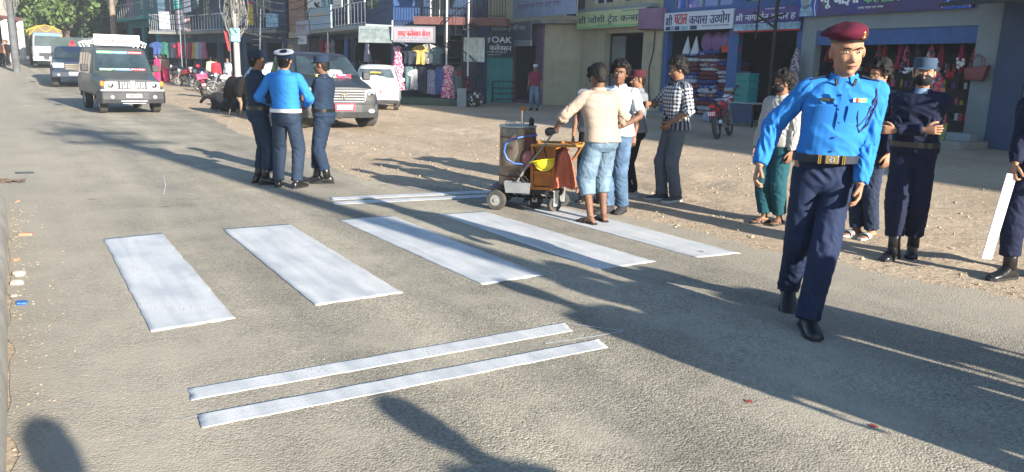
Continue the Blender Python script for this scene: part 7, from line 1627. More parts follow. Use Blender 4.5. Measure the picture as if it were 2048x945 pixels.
# --- white hatchbacks
st = [(1.80, .32, .60, .70, .66, .68, .58), (1.70, .26, .72, .88, .76, .76, .66), (1.1, .24, .84, 1.00, .80, .79, .70), (.85, .24, .86, 1.04, .80, .79, .70), (.15, .24, .90, 1.48, .80, .79, .60), (-.3, .24, .92, 1.54, .80, .79, .60), (-1.1, .24, .96, 1.53, .80, .79, .59), (-1.55, .24, .98, 1.42, .80, .79, .57), (-1.76, .26, .98, 1.10, .79, .79, .70), (-1.82, .34, .80, .92, .76, .77, .70)]
def hatch(pos, hd, label, det=True):
    c = car('hatchback', label, 'car', pos, hd, st, whitecar)
    for x in (1.15, -1.2):
        for y in (.68, -.68): wheel(c, x, y, .285, .17)
    end_glass(c, .82, 1.08, .68, .19, 1.44, .56); o = end_glass(c, -1.75, 1.10, .66, -1.57, 1.40, .53, name='rear_window', off=.014)
    for a, b, x0, x1 in ((4, 5, -.05, -.28), (5, 6, -.36, .05), (6, 7, -.03, .08)): side_glass(c, st, a, b, .1, .84, x0, x1)
    for s in (1, -1):
        mb = MB(); mb.add([(-1.80, s * .50, .90), (-1.795, s * .52, 1.02), (-1.66, s * .80, 1.06), (-1.66, s * .805, .84), (-1.7, s * .50, .90), (-1.7, s * .52, 1.02), (-1.5, s * .795, 1.06), (-1.5, s * .80, .84)], [(0, 1, 2, 3), (4, 5, 6, 7), (0, 1, 5, 4), (1, 2, 6, 5), (2, 3, 7, 6), (3, 0, 4, 7)]); h = mb.obj('tail_light', lampr, c, bevel=.012)
        mb = MB(); mb.box(-1.80, -1.72, s * .58, s * .72, .83, .885); mb.obj('reversing_lamp', lampw, h)
        mb = MB(); mb.box(.55, .66, s * .80, s * .96, .95, 1.08); mb.obj('wing_mirror', whitecar, c, bevel=.03)
    mb = MB(); mb.box(-1.90, -1.5, -.79, .79, .24, .36); mb.obj('lower_bumper', trimm, c, bevel=.02)
    mb = MB(); mb.box(-1.845, -1.80, -.77, .77, .36, .64); mb.obj('bumper', whitecar, c, bevel=.03)
    mb = MB(); mb.box(-1.845, -1.825, -.42, .42, .655, .67); mb.box(-1.845, -1.825, -.42, -.40, .60, .67); mb.obj('tailgate_seam', trimm, c)
    mb = MB(); mb.box(-1.85, -1.84, -.10, .02, .98, .985); mb.ell((-1.845, 0, .96), (.01, .02, .03), 8, 6); mb.obj('badge', greyp, c)
    plate(c, -1.86, 0, .66, platered, whitel, .40, .13, s=-1, rows=2, seed=4)
    mb = MB(); mb.tube([(-1.79, -.02, 1.11), (-1.72, -.22, 1.20)], .012, 4); mb.obj('rear_wiper', trimm, c)
    mb = MB(); mb.box(-1.70, -1.66, -.18, .18, 1.26, 1.31); s_ = mb.obj('rear_sticker', goodsm[4], c); s_.location = (-.03, 0, 0)
    return c
hd = 97; hv = V((math.cos(R(hd)), math.sin(R(hd)))); hatch(PL(741, 27.6) + hv * 1.85, hd, 'white hatchback seen from behind, parked by the clothing shop')
hd = 38; hv = V((math.cos(R(hd)), math.sin(R(hd)))); hatch(PL(486, 26.5) + hv * 1.85, hd, 'white hatchback mostly hidden behind the three policemen beside the pale pole')
# --- navy pickup with canopy
st = [(2.45, .45, .80, .92, .78, .78, .70), (2.38, .40, .92, 1.06, .86, .86, .78), (1.4, .40, 1.02, 1.18, .90, .89, .80), (1.3, .40, 1.03, 1.2, .90, .89, .80), (.75, .40, 1.06, 1.70, .90, .89, .70), (.5, .40, 1.06, 1.74, .90, .89, .70), (-.85, .40, 1.06, 1.72, .90, .89, .70), (-.95, .40, 1.06, 1.12, .90, .89, .86), (-2.6, .45, 1.06, 1.12, .90, .89, .86)]
hd = 299; hv = V((math.cos(R(hd)), math.sin(R(hd)))); p = PL(134, 44.5) - hv * 2.0
c = car('pickup', 'navy blue police pickup with a dark canvas canopy behind the jeep', 'pickup', p, hd, st, navycar); c.scale = (1.12, 1.12, 1.12)
for x in (1.55, -1.6):
    for y in (.76, -.76): wheel(c, x, y, .39, .26)
end_glass(c, 1.27, 1.24, .74, .78, 1.66, .62, mottleglass); side_glass(c, st, 4, 5, .1, .84, 0, -.1); side_glass(c, st, 5, 6, .1, .84, -.3, .15)
mb = MB(); mb.loft([[V((x, y, z)) for y, z in ((-.88, 1.13), (-.86, 1.95), (-.5, 2.16), (.5, 2.16), (.86, 1.95), (.88, 1.13))] for x in (-.97, -2.6)]); mb.obj('canopy', mat('dark_canvas', (.05, .07, .07), .9, var=.2), c, bevel=.02)
mb = MB(); mb.box(2.40, 2.49, -.34, .34, .72, .98); g = mb.obj('grille', trimm, c); mb = MB(); [mb.box(2.48, 2.51, -.33, .33, z, z + .03) for z in (.76, .84, .93)]; mb.obj('grille_bars', chrome, g)
for s in (1, -1):
    mb = MB(); mb.box(2.30, 2.46, s * .36, s * .80, .80, 1.02); mb.obj('headlight', lampw, c, bevel=.05)
    mb = MB(); mb.ell((2.56, s * .6, .52), (.03, .06, .05), 8, 6); mb.obj('fog_lamp', lampw, c); mb = MB(); mb.box(.95, 1.1, s * .92, s * 1.12, 1.12, 1.34); mb.obj('wing_mirror', navycar, c, bevel=.02)
mb = MB(); mb.box(2.1, 2.54, -.88, .88, .40, .68); mb.obj('bumper', navycar, c, bevel=.05); plate(c, 2.545, 0, .58, platew, blackm)
mb = MB(); mb.box(-.1, .1, -.12, .12, 1.75, 1.86); mb.ell((0, 0, 1.9), (.07, .07, .12), 8, 6); mb.obj('beacon', lampr, c)
# --- truck with tarpaulin
hd = 304; hv = V((math.cos(R(hd)), math.sin(R(hd)))); p = PL(86, 60) - hv * 2.8
c = empty('truck', (p.x, p.y, zg(*p)), R(hd), 'white fronted truck with a brown tarpaulin laced with yellow ropes', 'truck'); c.scale = (.80, .80, .80)
st = [(3.5, .65, 1.5, 1.62, 1.08, 1.08, 1.0), (3.45, .6, 1.55, 2.62, 1.12, 1.12, .98), (3.1, .6, 1.55, 2.75, 1.12, 1.12, 1.0), (1.9, .6, 1.55, 2.75, 1.12, 1.12, 1.0)]
mb = MB(); mb.loft([cring(s) for s in st]); mb.obj('cab', mat('pale_truck_paint', (.26, .29, .33), .4, dirt=(.2, .2, .2)), c, smooth=True, bevel=.02)
end_glass(c, 3.53, 1.66, .98, 3.48, 2.45, .90, mottleglass); side_glass(c, st, 1, 2, .1, .8, -.1, -.5)
mb = MB(); mb.box(3.46, 3.52, -.9, .9, 2.48, 2.62); mb.obj('blue_visor', mat('sticker_blue', (.08, .30, .60)), c)
mb = MB(); mb.box(3.50, 3.54, -.6, .6, 1.15, 1.5); mb.obj('front_panel', mat('pink_white_panel', (.55, .35, .38), .6, var=.4, vscale=3), c)
mb = MB(); mb.box(3.50, 3.55, -.8, .8, .85, 1.12); mb.obj('grille', trimm, c)
mb = MB(); mb.box(3.4, 3.72, -1.15, 1.15, .5, .78); mb.obj('bumper', whitep, c, bevel=.03)
for s in (1, -1): mb = MB(); mb.box(3.52, 3.57, s * .72, s * 1.0, .86, 1.08); mb.obj('headlight', lampw, c)
mb = MB(); mb.box(-3.4, 1.8, -1.2, 1.2, .9, 2.6); mb.obj('cargo_side', mat('dark_green_tarp', (.06, .07, .05), .9, var=.3), c)
mb = MB(); mb.loft([[V((x, y, z)) for y, z in ((-1.22, 2.5), (-1.15, 2.95), (-.6, 3.25), (0, 3.35), (.6, 3.25), (1.15, 2.95), (1.22, 2.5))] for x in (1.95, 0, -3.4)]); t_ = mb.obj('tarpaulin', mat('brown_tarp', (.15, .11, .07), .9, var=.3, vscale=1.2), c, smooth=True)
mb = MB()
for a, b, cc, d in ((-1.15, 2.95, 0, 3.37), (1.15, 2.95, 0, 3.37), (-1.2, 2.5, -.5, 3.27), (1.2, 2.5, .5, 3.27), (-.6, 3.25, .2, 2.6), (.6, 3.25, -.2, 2.6), (-1.2, 2.6, 1.2, 2.6)): mb.tube([(1.98, a, b), (1.98, cc, d)], .03, 4)
for x in (1.2, .2, -.8, -1.8): mb.tube([(x, y * 1.02, z + .02) for y, z in ((-1.22, 2.5), (-1.15, 2.95), (-.6, 3.25), (0, 3.35), (.6, 3.25), (1.15, 2.95), (1.22, 2.5))], .03, 4)
mb.obj('yellow_rope', goodsm[4], t_)
for x in (2.5, -1.6, -2.6):
    for y in (.98, -.98): wheel(c, x, y, .48, .28, arch=False)
# --- motorcycles
def motorcycle(pos, hd, label, tank, seatm=None, box=None, lean=9, fine=True, scl=1.0):
    c = empty('motorcycle', (pos.x, pos.y, zg(pos.x, pos.y)), R(hd), label, 'motorcycle', 'motorcycles parked in front of the shops'); c.rotation_euler = (R(lean) * -1, 0, R(hd)); c.scale = (scl,) * 3
    for x, st_ in ((.66, 0), (-.62, 0)):
        wv = empty('wheel', (x, 0, .30)); wv.parent = c; KIDS.setdefault(c.name, []).append(wv)
        mb = MB(); mb.torus((0, 0, 0), .25, .055, 'y', 26, 8); mb.obj('tyre', tyrem, wv, smooth=True)
        mb = MB(); mb.torus((0, 0, 0), .20, .012, 'y', 22, 5); mb.tube([(0, -.05, 0), (0, .05, 0)], .05, 10); [mb.tube([(0, 0, 0), (.2 * math.cos(a), 0, .2 * math.sin(a))], .008, 4) for a in [2 * PI * k / 10 for k in range(10)]]; mb.obj('rim', rimm, wv, smooth=True)
    mb = MB(); [mb.tube([(.66, y, .30), (.40, y, .92)], .022, 8) for y in (.075, -.075)]; mb.obj('fork', rimm, c, smooth=True)
    mb = MB(); rings = []
    for x, w_, z0, z1 in ((.34, .05, .72, .80), (.26, .12, .66, .90), (.08, .14, .66, .93), (-.08, .09, .68, .86), (-.14, .05, .70, .80)): rings.append([V((x, math.cos(a) * w_, (z0 + z1) / 2 + math.sin(a) * (z1 - z0) / 2)) for a in [2 * PI * k / 14 for k in range(14)]])
    mb.loft(rings); mb.obj('fuel_tank', tank, c, smooth=True)
    mb = MB(); rings = []
    for x, w_, z0, z1 in ((-.08, .08, .70, .80), (-.25, .12, .70, .79), (-.5, .11, .73, .83), (-.72, .08, .78, .88), (-.80, .03, .82, .88)): rings.append([V((x, math.cos(a) * w_, (z0 + z1) / 2 + math.sin(a) * (z1 - z0) / 2)) for a in [2 * PI * k / 14 for k in range(14)]])
    mb.loft(rings); mb.obj('seat', seatm or leather, c, smooth=True)
    mb = MB(); mb.add([(-.2, -.10, .50), (-.2, .10, .50), (-.2, .09, .72), (-.2, -.09, .72), (-.85, -.05, .74), (-.85, .05, .74), (-.9, .04, .84), (-.9, -.04, .84)], [(0, 1, 2, 3), (4, 5, 6, 7), (0, 1, 5, 4), (1, 2, 6, 5), (2, 3, 7, 6), (3, 0, 4, 7)]); mb.obj('tail_panel', tank, c, bevel=.01)
    mb = MB(); mb.box(-.15, .25, -.13, .13, .28, .56); mb.tube([(.05, -.10, .5), (.28, -.08, .62)], .07, 8); [mb.box(-.0 + .04 * k, .02 + .04 * k, -.15, .15, .40, .60) for k in range(6)]; mb.obj('engine', mat('engine_metal', (.12, .12, .125), .45, metal=.6), c, bevel=.01)
    mb = MB(); mb.tube([(.36, 0, .88), (.0, 0, .62), (-.1, 0, .35), (-.62, .0, .30)], .025, 6); mb.tube([(-.1, 0, .68), (-.8, 0, .76)], .02, 6); [mb.tube([(-.62, y, .30), (-.45, y, .70)], .022, 6) for y in (.10, -.10)]; mb.obj('frame', blackm, c)
    mb = MB(); mb.tube([(.22, -.12, .34), (-.1, -.14, .26), (-.4, -.15, .30), (-.85, -.16, .42)], [.025, .03, .05, .045], 8); mb.obj('exhaust', chrome, c, smooth=True)
    mb = MB(); mb.tube([(.30, .36, 1.00), (.38, .22, 1.03), (.40, 0, .96), (.38, -.22, 1.03), (.30, -.36, 1.00)], .014, 6); mb.obj('handlebar', blackm, c)
    for s in (1, -1): mb = MB(); mb.tube([(.36, s * .22, 1.03), (.40, s * .32, 1.20)], .008, 4); mb.ell((.39, s * .34, 1.22), (.012, .055, .035), 8, 6); mb.obj('mirror', blackm, c)
    mb = MB(); mb.ell((.50, 0, .88), (.09, .10, .11), 12, 8); mb.obj('headlight', lampw, c, smooth=True)
    mb = MB(); mb.loft([[V((.66 + .30 * math.cos(a), y, .30 + .31 * math.sin(a))) for y in (-.06, 0, .06)] for a in [R(30) + R(110) * k / 8 for k in range(9)]], cap=False, close=False); o = mb.obj('front_mudguard', tank, c, smooth=True); o.modifiers.new('s', 'SOLIDIFY').thickness = .006
    mb = MB(); mb.box(-.93, -.88, -.06, .06, .76, .84); mb.obj('tail_light', lampr, c); mb = MB(); mb.loft([[V((x, y, z)) for y in (-.07, .07)] for x, z in ((-.78, .78), (-.95, .62), (-1.0, .42))], cap=False, close=False); o = mb.obj('rear_mudguard', trimm, c); o.modifiers.new('s', 'SOLIDIFY').thickness = .008
    plate(c, -.99, 0, .62, platered, whitel, .20, .13, s=-1, rows=2)
    if box:
        mb = MB(); mb.box(-1.0, -.55, -.25, .25, .90, .93); [mb.box(-1.0 + .0, -.55, y, y + .015, .93 + .06 * k, .965 + .06 * k) for k in range(4) for y in (-.25, .235)]; [mb.box(x, x + .015, -.25, .25, .93 + .06 * k, .965 + .06 * k) for k in range(4) for x in (-1.0, -.565)]; mb.obj('pink_crate', box, c)
    return c
redp = paintcar('red_motorcycle_paint', (.42, .02, .03)); blkp = paintcar('black_motorcycle_paint', (.02, .02, .022)); whtp = paintcar('white_motorcycle_paint', (.5, .5, .52)); blup = paintcar('blue_motorcycle_paint', (.03, .07, .3))
motorcycle(G(392, 211) + V((.0, .5)), 118, 'red motorcycle seen from behind with a pink crate tied on its rear seat', redp, box=mat('pink_crate_plastic', (.65, .03, .12), .5), scl=.86)
motorcycle(PL(443, 39.5), 196, 'white and black motorcycle seen from the side left of the pale pole', whtp)
motorcycle(PL(414, 42.5), 200, 'black motorcycle standing just behind the white one', blkp)
motorcycle(PL(366, 47.0), 172, 'black motorcycle with a red tank left of the parked cluster', redp)
motorcycle(PL(384, 50.0), 150, 'black motorcycle with red helmet on its mirror in the cluster', blkp)
motorcycle(PL(396, 46.5), 215, 'dark blue motorcycle in the middle of the cluster', blup)
motorcycle(PL(345, 52.0), 160, 'black motorcycle nearest the women in magenta', blkp)
motorcycle(PL(468, 41.5), 205, 'grey motorcycle right behind the pale pole', whtp)
c = motorcycle(G(1432, 266) + V((.2, .3)), 62, 'red motorcycle seen from behind in front of the bedding shop', redp, scl=1.0)
mb = MB(); mb.ell((0, 0, 0), (.13, .13, .12), 14, 10); mb.obj('crash_helmet', mat('red_helmet_shell', (.4, .02, .05), .2), None, 'red crash helmet resting on a parked motorcycle in the cluster', 'helmet', loc=(*PL(384, 49.6), zg(*PL(384, 49.6)) + 1.02), smooth=True)
# --- cattle
def cow(pos, hd, label, coat, legm, h=1.15, lying=False, headdown=.5):
    S = h / 1.25; c = empty('cow', (pos.x, pos.y, zg(pos.x, pos.y)), R(hd), label, 'cow'); c.scale = (S,) * 3; mb = MB(); dz = -.52 if lying else 0
    rings = [(-.78, .10, 1.02, 1.16), (-.72, .20, .86, 1.25), (-.55, .26, .70, 1.27), (-.25, .30, .58, 1.22), (.1, .31, .54, 1.21), (.4, .27, .56, 1.26), (.62, .20, .66, 1.24), (.74, .14, .78, 1.18)]
    mb.loft([[V((x, math.cos(a) * w_ * (1.0 - .25 * max(0, math.sin(a))), (z0 + z1) / 2 + math.sin(a) * (z1 - z0) / 2 + dz)) for a in [2 * PI * k / 18 for k in range(18)]] for x, w_, z0, z1 in rings])
    hz = 1.15 - headdown * .5 + dz; mb.tube([(.55, 0, 1.02 + dz), (.85, 0, (1.05 + dz + hz) / 2), (1.02, 0, hz + .02)], [(.19, .14), (.14, .10), (.11, .085)], 14)
    mb.tube([(.98, 0, hz + .06), (1.10, 0, hz - .02), (1.24, 0, hz - .14), (1.34, 0, hz - .25)], [(.10, .10), (.095, .09), (.07, .062), (.055, .055)], 14)
    for s in (1, -1):
        mb.tube([(1.0, s * .08, hz + .06), (.98, s * .22, hz + .04)], [.035, .015], 8); mb.ell((.45, s * .16, .85 + dz), (.14, .10, .22), 12, 8); mb.ell((-.58, s * .15, .88 + dz), (.20, .13, .28), 12, 8)
        if not lying:
            mb.tube([(.45, s * .15, .80), (.46, s * .14, .52), (.43, s * .13, .42), (.45, s * .13, .12), (.47, s * .13, 0.0)], [.085, .055, .05, .036, .045], 10)
            mb.tube([(-.60, s * .16, .85), (-.50, s * .15, .62), (-.68, s * .14, .45), (-.66, s * .14, .14), (-.62, s * .14, 0.0)], [.14, .085, .052, .038, .045], 10)
        else:
            mb.tube([(.45, s * .2, .35), (.62, s * .22, .10), (.35, s * .2, .06)], [.08, .06, .045], 8); mb.tube([(-.5, s * .22, .36), (-.2, s * .34, .12), (-.55, s * .36, .06)], [.13, .08, .045], 8)
    if lying: mb.ell((0, 0, .22), (.66, .34, .22), 16, 10)
    me = solidify_union(mb, .02, 2); me.materials.clear(); me.materials.append(coat); me.materials.append(legm)
    fl = [1 if (p_.center[2] < .62 and p_.center[0] < -.3 and not lying) or p_.center[2] < .2 and not lying else 0 for p_ in me.polygons]; me.polygons.foreach_set('material_index', fl); link('body', me, c, smooth='full')
    mb = MB(); mb.tube([(-.79, 0, 1.12 + dz), (-.86, .02, .9 + dz), (-.85, .03, .62 + max(dz, -.3))], [.03, .02, .015], 6); mb.ell((-.85, .03, .52 + max(dz, -.3)), (.03, .03, .10), 8, 6); mb.obj('tail', coat, c, smooth=True)
    for s in (1, -1): mb = MB(); mb.tube([(1.0, s * .07, hz + .12), (1.02, s * .16, hz + .17), (1.06, s * .18, hz + .26)], [.022, .016, .005], 6); mb.obj('horn', mat('horn', (.15, .13, .11), .5), c, smooth=True)
cowm = mat('dark_brown_hide', (.010, .009, .009), .9, var=.3, vscale=3, c2=(.022, .018, .016), spec=.15); cowleg = mat('tan_hide', (.22, .15, .10), .8, var=.35, vscale=5)
cow(G(476, 247) + V((-.1, .1)), 128, 'dark brown cow standing with its head low beside the policemen', cowm, cowleg, 1.12, headdown=.75)
cow(G(450, 238) + V((.0, .0)), 160, 'black cow lying on the ground in front of the standing one', mat('black_hide', (.018, .018, .02), .75, var=.3), cowm, 1.0, lying=True, headdown=.2)
# ================================================================== the road marking machine
mo = G(1052, 424); mz = R(-8)
orangep = mat('worn_orange_paint', (.46, .15, .022), .55, var=.25, vscale=7, dirt=(.30, .14, .06)); rustst = mat('heat_stained_steel', (.17, .105, .07), .32, metal=.75, var=.35, vscale=3.5, c2=(.34, .27, .21), dirt=(.10, .05, .03)); dullst = mat('dull_sheet_steel', (.36, .37, .37), .35, metal=.7, var=.2); dkred = mat('dark_red_oxide', (.13, .04, .03), .7, var=.3)
M_ = empty('marking_machine', (mo.x, mo.y + .32, 0), mz, 'hand pushed road marking machine with a brown steel kettle and orange frame', 'machine')
def mp(name, mb, m, parent=None, **k): return mb.obj(name, m, parent or M_, **k)
mb = MB(); mb.tube([(-.13, .06, .235), (-.13, .06, .26), (-.13, .06, .90), (-.13, .06, .915)], [.20, .205, .205, .20], 36); k_ = mp('kettle', mb, rustst, smooth=True)
mb = MB(); mb.tube([(-.13, .06, .917), (-.13, .06, .935)], [.215, .215], 36); mb.tube([(-.13, .06, .936), (-.13, .06, .95)], [.13, .12], 24); mp('kettle_lid', mb, dullst, k_, smooth=True)
mb = MB(); mb.tube([(-.26, .0, .936), (-.26, .0, .975), (-.16, .0, .975), (-.16, .0, .936)], .009, 6); mp('lid_handle', mb, dullst, k_, smooth=True)
mb = MB(); mb.tube([(-.08, .06, .95), (-.08, .06, 1.10)], .016, 10); s_ = mp('stirrer_shaft', mb, chrome, k_, smooth=True); mb = MB(); mb.tube([(-.08, .06, 1.10), (-.08, .06, 1.125), (-.08, .06, 1.14)], [.03, .036, .02], 12); mp('orange_knob', mb, orangep, s_, smooth=True)
mb = MB(); mb.tube([(.02, .10, .936), (.02, .10, 1.0), (.02, .10, 1.03)], [.03, .03, .018], 12); mp('burner_cap', mb, blackm, k_, smooth=True)
mb = MB(); mb.tube([(-.13, .06, .36), (-.13, .06, .375)], [.2075, .2075], 36, cap=False); mb.tube([(-.13, .06, .80), (-.13, .06, .815)], [.2075, .2075], 36, cap=False); mp('kettle_band', mb, dkred, k_, smooth=True)
mb = MB(); mb.box(-.38, .42, -.20, -.16, .19, .235); mb.box(-.38, .42, .20, .24, .19, .235); [mb.box(x, x + .04, -.159, .199, .19, .235) for x in (-.38, -.02, .16, .38)]; mp('chassis', mb, blackm)
mb = MB(); mb.box(-.40, .02, -.235, .27, .225, .239); mp('base_plate', mb, blackm)
# orange frame box
mb = MB()
for x in (.06, .30): mb.box(x, x + .035, -.215, -.18, .24, .74)
for z in (.24, .42, .705): mb.box(.096, .30, -.213, -.182, z, z + .035)
for x in (.06, .40): mb.box(x, x + .03, .15, .18, .24, .74)
mp('front_frame', mb, orangep, bevel=.004)
mb = MB(); mb.box(.10, .30, -.178, -.17, .28, .70); mb.box(.44, .452, -.17, .16, .36, .72); mb.box(.07, .43, .185, .195, .3, .72); mp('side_panel', mb, orangep)
mb = MB(); mb.box(.11, .40, -.14, .12, .26, .62); mb.box(-.02, .08, -.12, .12, .5, .86); mp('burner_housing', mb, dkred, bevel=.01)
mb = MB(); mb.ell((.03, -.19, .58), (.075, .06, .10), 16, 10); mp('red_pressure_bulb', mb, mat('faded_red_paint', (.30, .10, .09), .5), smooth=True)
mb = MB(); mb.tube([(.06, -.235, .74), (.30, -.24, .745), (.62, -.20, .75)], .016, 8); mb.tube([(.06, .2, .74), (.62, .16, .75)], .016, 8); mb.tube([(.62, -.20, .75), (.62, .16, .75)], .016, 8); mp('handle_bar', mb, mat('yellow_orange_tube', (.50, .22, .04), .5), smooth=True)
mb = MB(); mb.tube([(.62, -.20, .75), (.55, -.10, .62), (.45, -.1, .50), (.44, -.1, .38)], .018, 8); mb.tube([(.44, -.12, .44), (.54, -.14, .38), (.60, -.14, .28), (.585, -.14, .22)], .016, 8); mb.torus((.52, -.12, .43), .03, .008, 'y', 14, 6); mp('lever_arm', mb, mat('rust_brown_tube', (.30, .13, .06), .6), smooth=True)
mb = MB(); mb.tube([(-.08, -.26, .33), (.02, -.27, .50)], [.012, .016], 8); mb.tube([(.02, -.27, .50), (.12, -.27, .62), (.20, -.27, .73)], .013, 8); mb.tube([(.20, -.27, .73), (.38, -.24, 1.0), (.445, -.23, 1.10)], .011, 8); mb.cbox((.42, -.22, 1.01), (.07, .02, .03)); mb.box(-.12, -.05, -.28, -.22, .30, .32); lv = mp('long_lever', mb, mat('dirty_white_tube', (.30, .27, .26), .5, metal=.4), smooth=True)
mb = MB(); mb.tube([(.11, -.10, .84), (-.02, -.20, .83), (-.16, -.26, .80), (-.22, -.27, .74), (-.235, -.27, .66), (-.20, -.26, .58), (-.12, -.25, .53), (-.02, -.22, .525), (.06, -.20, .53)], .011, 8); mp('blue_hose', mb, mat('blue_rubber_hose', (.05, .12, .35), .4), smooth=True)
mb = MB(); mb.tube([(.09, -.235, .74), (.12, -.25, .62), (.10, -.25, .5)], .008, 6); mb.tube([(.2, -.25, .74), (.25, -.27, .6), (.22, -.24, .45)], .007, 6); mp('black_hose', mb, blackm, smooth=True)
mb = MB(); mb.add([(-.22, -.33, .33), (.08, -.33, .33), (.08, -.21, .33), (-.22, -.21, .33), (-.20, -.32, .21), (.07, -.32, .21), (.07, -.22, .21), (-.20, -.22, .21)], [(0, 1, 5, 4), (1, 2, 6, 5), (2, 3, 7, 6), (3, 0, 4, 7), (4, 5, 6, 7)]); o = mp('paint_shoe', mb, dullst); o.modifiers.new('s', 'SOLIDIFY').thickness = .004
mb = MB(); mb.tube([(-.18, -.24, .40), (-.08, -.26, .42), (0, -.28, .34), (.04, -.28, .30)], .012, 6); mb.tube([(-.10, -.24, .44), (.02, -.27, .38), (.06, -.28, .33)], .01, 6); mp('shoe_linkage', mb, blackm, smooth=True)
mb = MB(); [mb.box(x, x + .02, -.20, .2, .12, .188) for x in (-.28, -.1, .1, .24)]; mb.tube([(-.36, -.1, .14), (.3, -.1, .14)], .015, 6); mb.tube([(.0, -.18, .10), (0, .16, .10)], .02, 6); mp('under_linkage', mb, blackm)
def mwheel(x, y, r, w_, yaw, m=tyrem, fork=True):
    wv = empty('wheel', (x, y, r), yaw); wv.parent = M_; KIDS.setdefault(M_.name, []).append(wv)
    mb = MB(); prof = [(r * .55, -w_ / 2), (r * .92, -w_ / 2), (r, -w_ * .25), (r, w_ * .25), (r * .92, w_ / 2), (r * .55, w_ / 2)]; rings = [[V((q[0] * math.cos(a), q[1], q[0] * math.sin(a))) for q in prof] for a in [2 * PI * k / 28 for k in range(28)]]; mb.loft(rings + [rings[0]], cap=False); mb.obj('tyre', m, wv, smooth=True)
    mb = MB(); mb.tube([(0, -w_ * .42, 0), (0, w_ * .42, 0)], r * .56, 20); mb.tube([(0, -w_ * .6, 0), (0, w_ * .6, 0)], r * .18, 12); mb.obj('hub', mat('grey_dusty_hub', (.22, .22, .21), .6) if r > .1 else blackm, wv, smooth=True)
    if fork: mb = MB(); mb.box(-.03, .03, -w_ * .72, -w_ * .62, -.02, r + .06); mb.box(-.03, .03, w_ * .62, w_ * .72, -.02, r + .06); mb.box(-.04, .04, -w_ * .72, w_ * .72, r + .06, r + .075); mb.obj('fork', dullst, wv)
mwheel(-.31, -.27, .115, .07, R(-10), fork=False); mwheel(-.31, .27, .115, .07, R(-10), fork=False); mwheel(.34, -.20, .085, .05, R(35)); mwheel(.40, .16, .085, .05, R(10)); mwheel(.10, .0, .09, .06, 0)
mb = MB(); mb.tube([(-.31, -.24, .115), (-.31, .24, .115)], .015, 8); mb.box(-.35, -.27, -.20, .20, .115, .188); mp('axle', mb, blackm)
# helmet and cloth hang on it: things of their own
Mw = Matrix.Translation(M_.location) @ Matrix.Rotation(mz, 4, 'Z')
hm = empty('safety_helmet', tuple(Mw @ V((.225, -.36, .585))), mz, 'yellow safety helmet hanging upside down on the marking machine', 'helmet'); hm.rotation_euler = (R(12), R(172), mz + .3)
mb = MB(); rings = []
for k in range(9):
    ph = R(90) * k / 8; rings.append([V((math.cos(a) * .118 * math.cos(ph), math.sin(a) * .10 * math.cos(ph), .10 * math.sin(ph))) for a in [2 * PI * q / 28 for q in range(28)]])
mb.loft(rings); yel = mat('yellow_plastic', (.75, .62, .02), .3, var=.05, spec=.6); mb.obj('shell', yel, hm, smooth=True)
mb = MB(); [mb.tube([(x * math.cos(b) * .12 if False else math.sin(t) * .11 + 0, y, .104 * math.cos(t) + .002) for t in [R(-60) + R(120) * k / 8 for k in range(9)]], .006, 5) for y in (-.02, .02) for x in (1,) for b in (0,)]; mb.obj('ridge', yel, hm, smooth=True)
mb = MB(); mb.loft([[V((math.cos(a) * q * (1.28 if math.cos(a) > .2 else 1.0), math.sin(a) * q * .86, z)) for a in [2 * PI * k / 28 for k in range(28)]] for q, z in ((.118, .004), (.132, -.006), (.130, -.012), (.112, -.004))]); mb.obj('brim', yel, hm, smooth=True)
o = garment('cloth', mat('orange_red_rag', (.55, .13, .07), .85, var=.2), .42, .22, 6, None, name='work_cloth', label='orange red work cloth hanging beside the yellow helmet', cat='cloth', loc=tuple(Mw @ V((.43, -.19, .70))), rz=mz)
# glove on the handle belongs to the worker
w1 = WK['wr'][1]; mb = MB(); hd_ = WK['HD'][1]
mb.tube([w1 - hd_[1] * .03, w1 + hd_[1] * .02, w1 + hd_[1] * .07, w1 + hd_[1] * .11], [.036, .036, .046, .034], 14); mb.obj('glove', mat('black_knit_glove', (.02, .02, .022), .9), WK['root'], smooth=True)
# ------------------------------------------------------------------ litter, stones, gravel
def at(px, py, z=0): g = G(px, py); return (g.x, g.y, zg(*g) + z)
stonem = mat('pale_stone', (.42, .38, .32), .9, var=.15, vscale=20, bump=.5, bscale=60); brickbit = mat('brick_fragment', (.42, .20, .13), .9, var=.15, bump=.4)
def stone(px, py, r, label, m=stonem, sq=.6, seed=1, cat='stone', grp='stones along the kerb', name='stone', el=1.3):
    mb = MB(); mb.ell((0, 0, 0), (r * el, r, r * sq), 10, 7); v = []
    for p in mb.v: q = V(p); k = 1 + .35 * noise.noise(q / r * .9 + V((seed * 3.1, 0, 0))); v.append(tuple(q * k))
    mb.v = v; return mb.obj(name, m, None, label, cat, grp, loc=at(px, py, r * sq * .6), rz=seed * 1.1)
stone(42, 577, .045, 'pale stone, upper of the two lying by the kerb', seed=2); stone(36, 596, .035, 'pale stone, lower of the two lying by the kerb', seed=3)
stone(33, 548, .022, 'small red fragment by the kerb above the pale stones', brickbit, seed=4, cat='fragment'); stone(32, 620, .016, 'tiny white chip between the stones and the blue packet', seed=6); stone(34, 430, .02, 'small reddish pebble at the kerb end', brickbit, seed=7)
mb = MB(); mb.cbox((0, 0, .012), (.11, .055, .024)); mb.obj('brick_piece', brickbit, None, 'flat broken brick piece lying near the kerb', 'brick', loc=at(52, 497), rz=.35, bevel=.006)
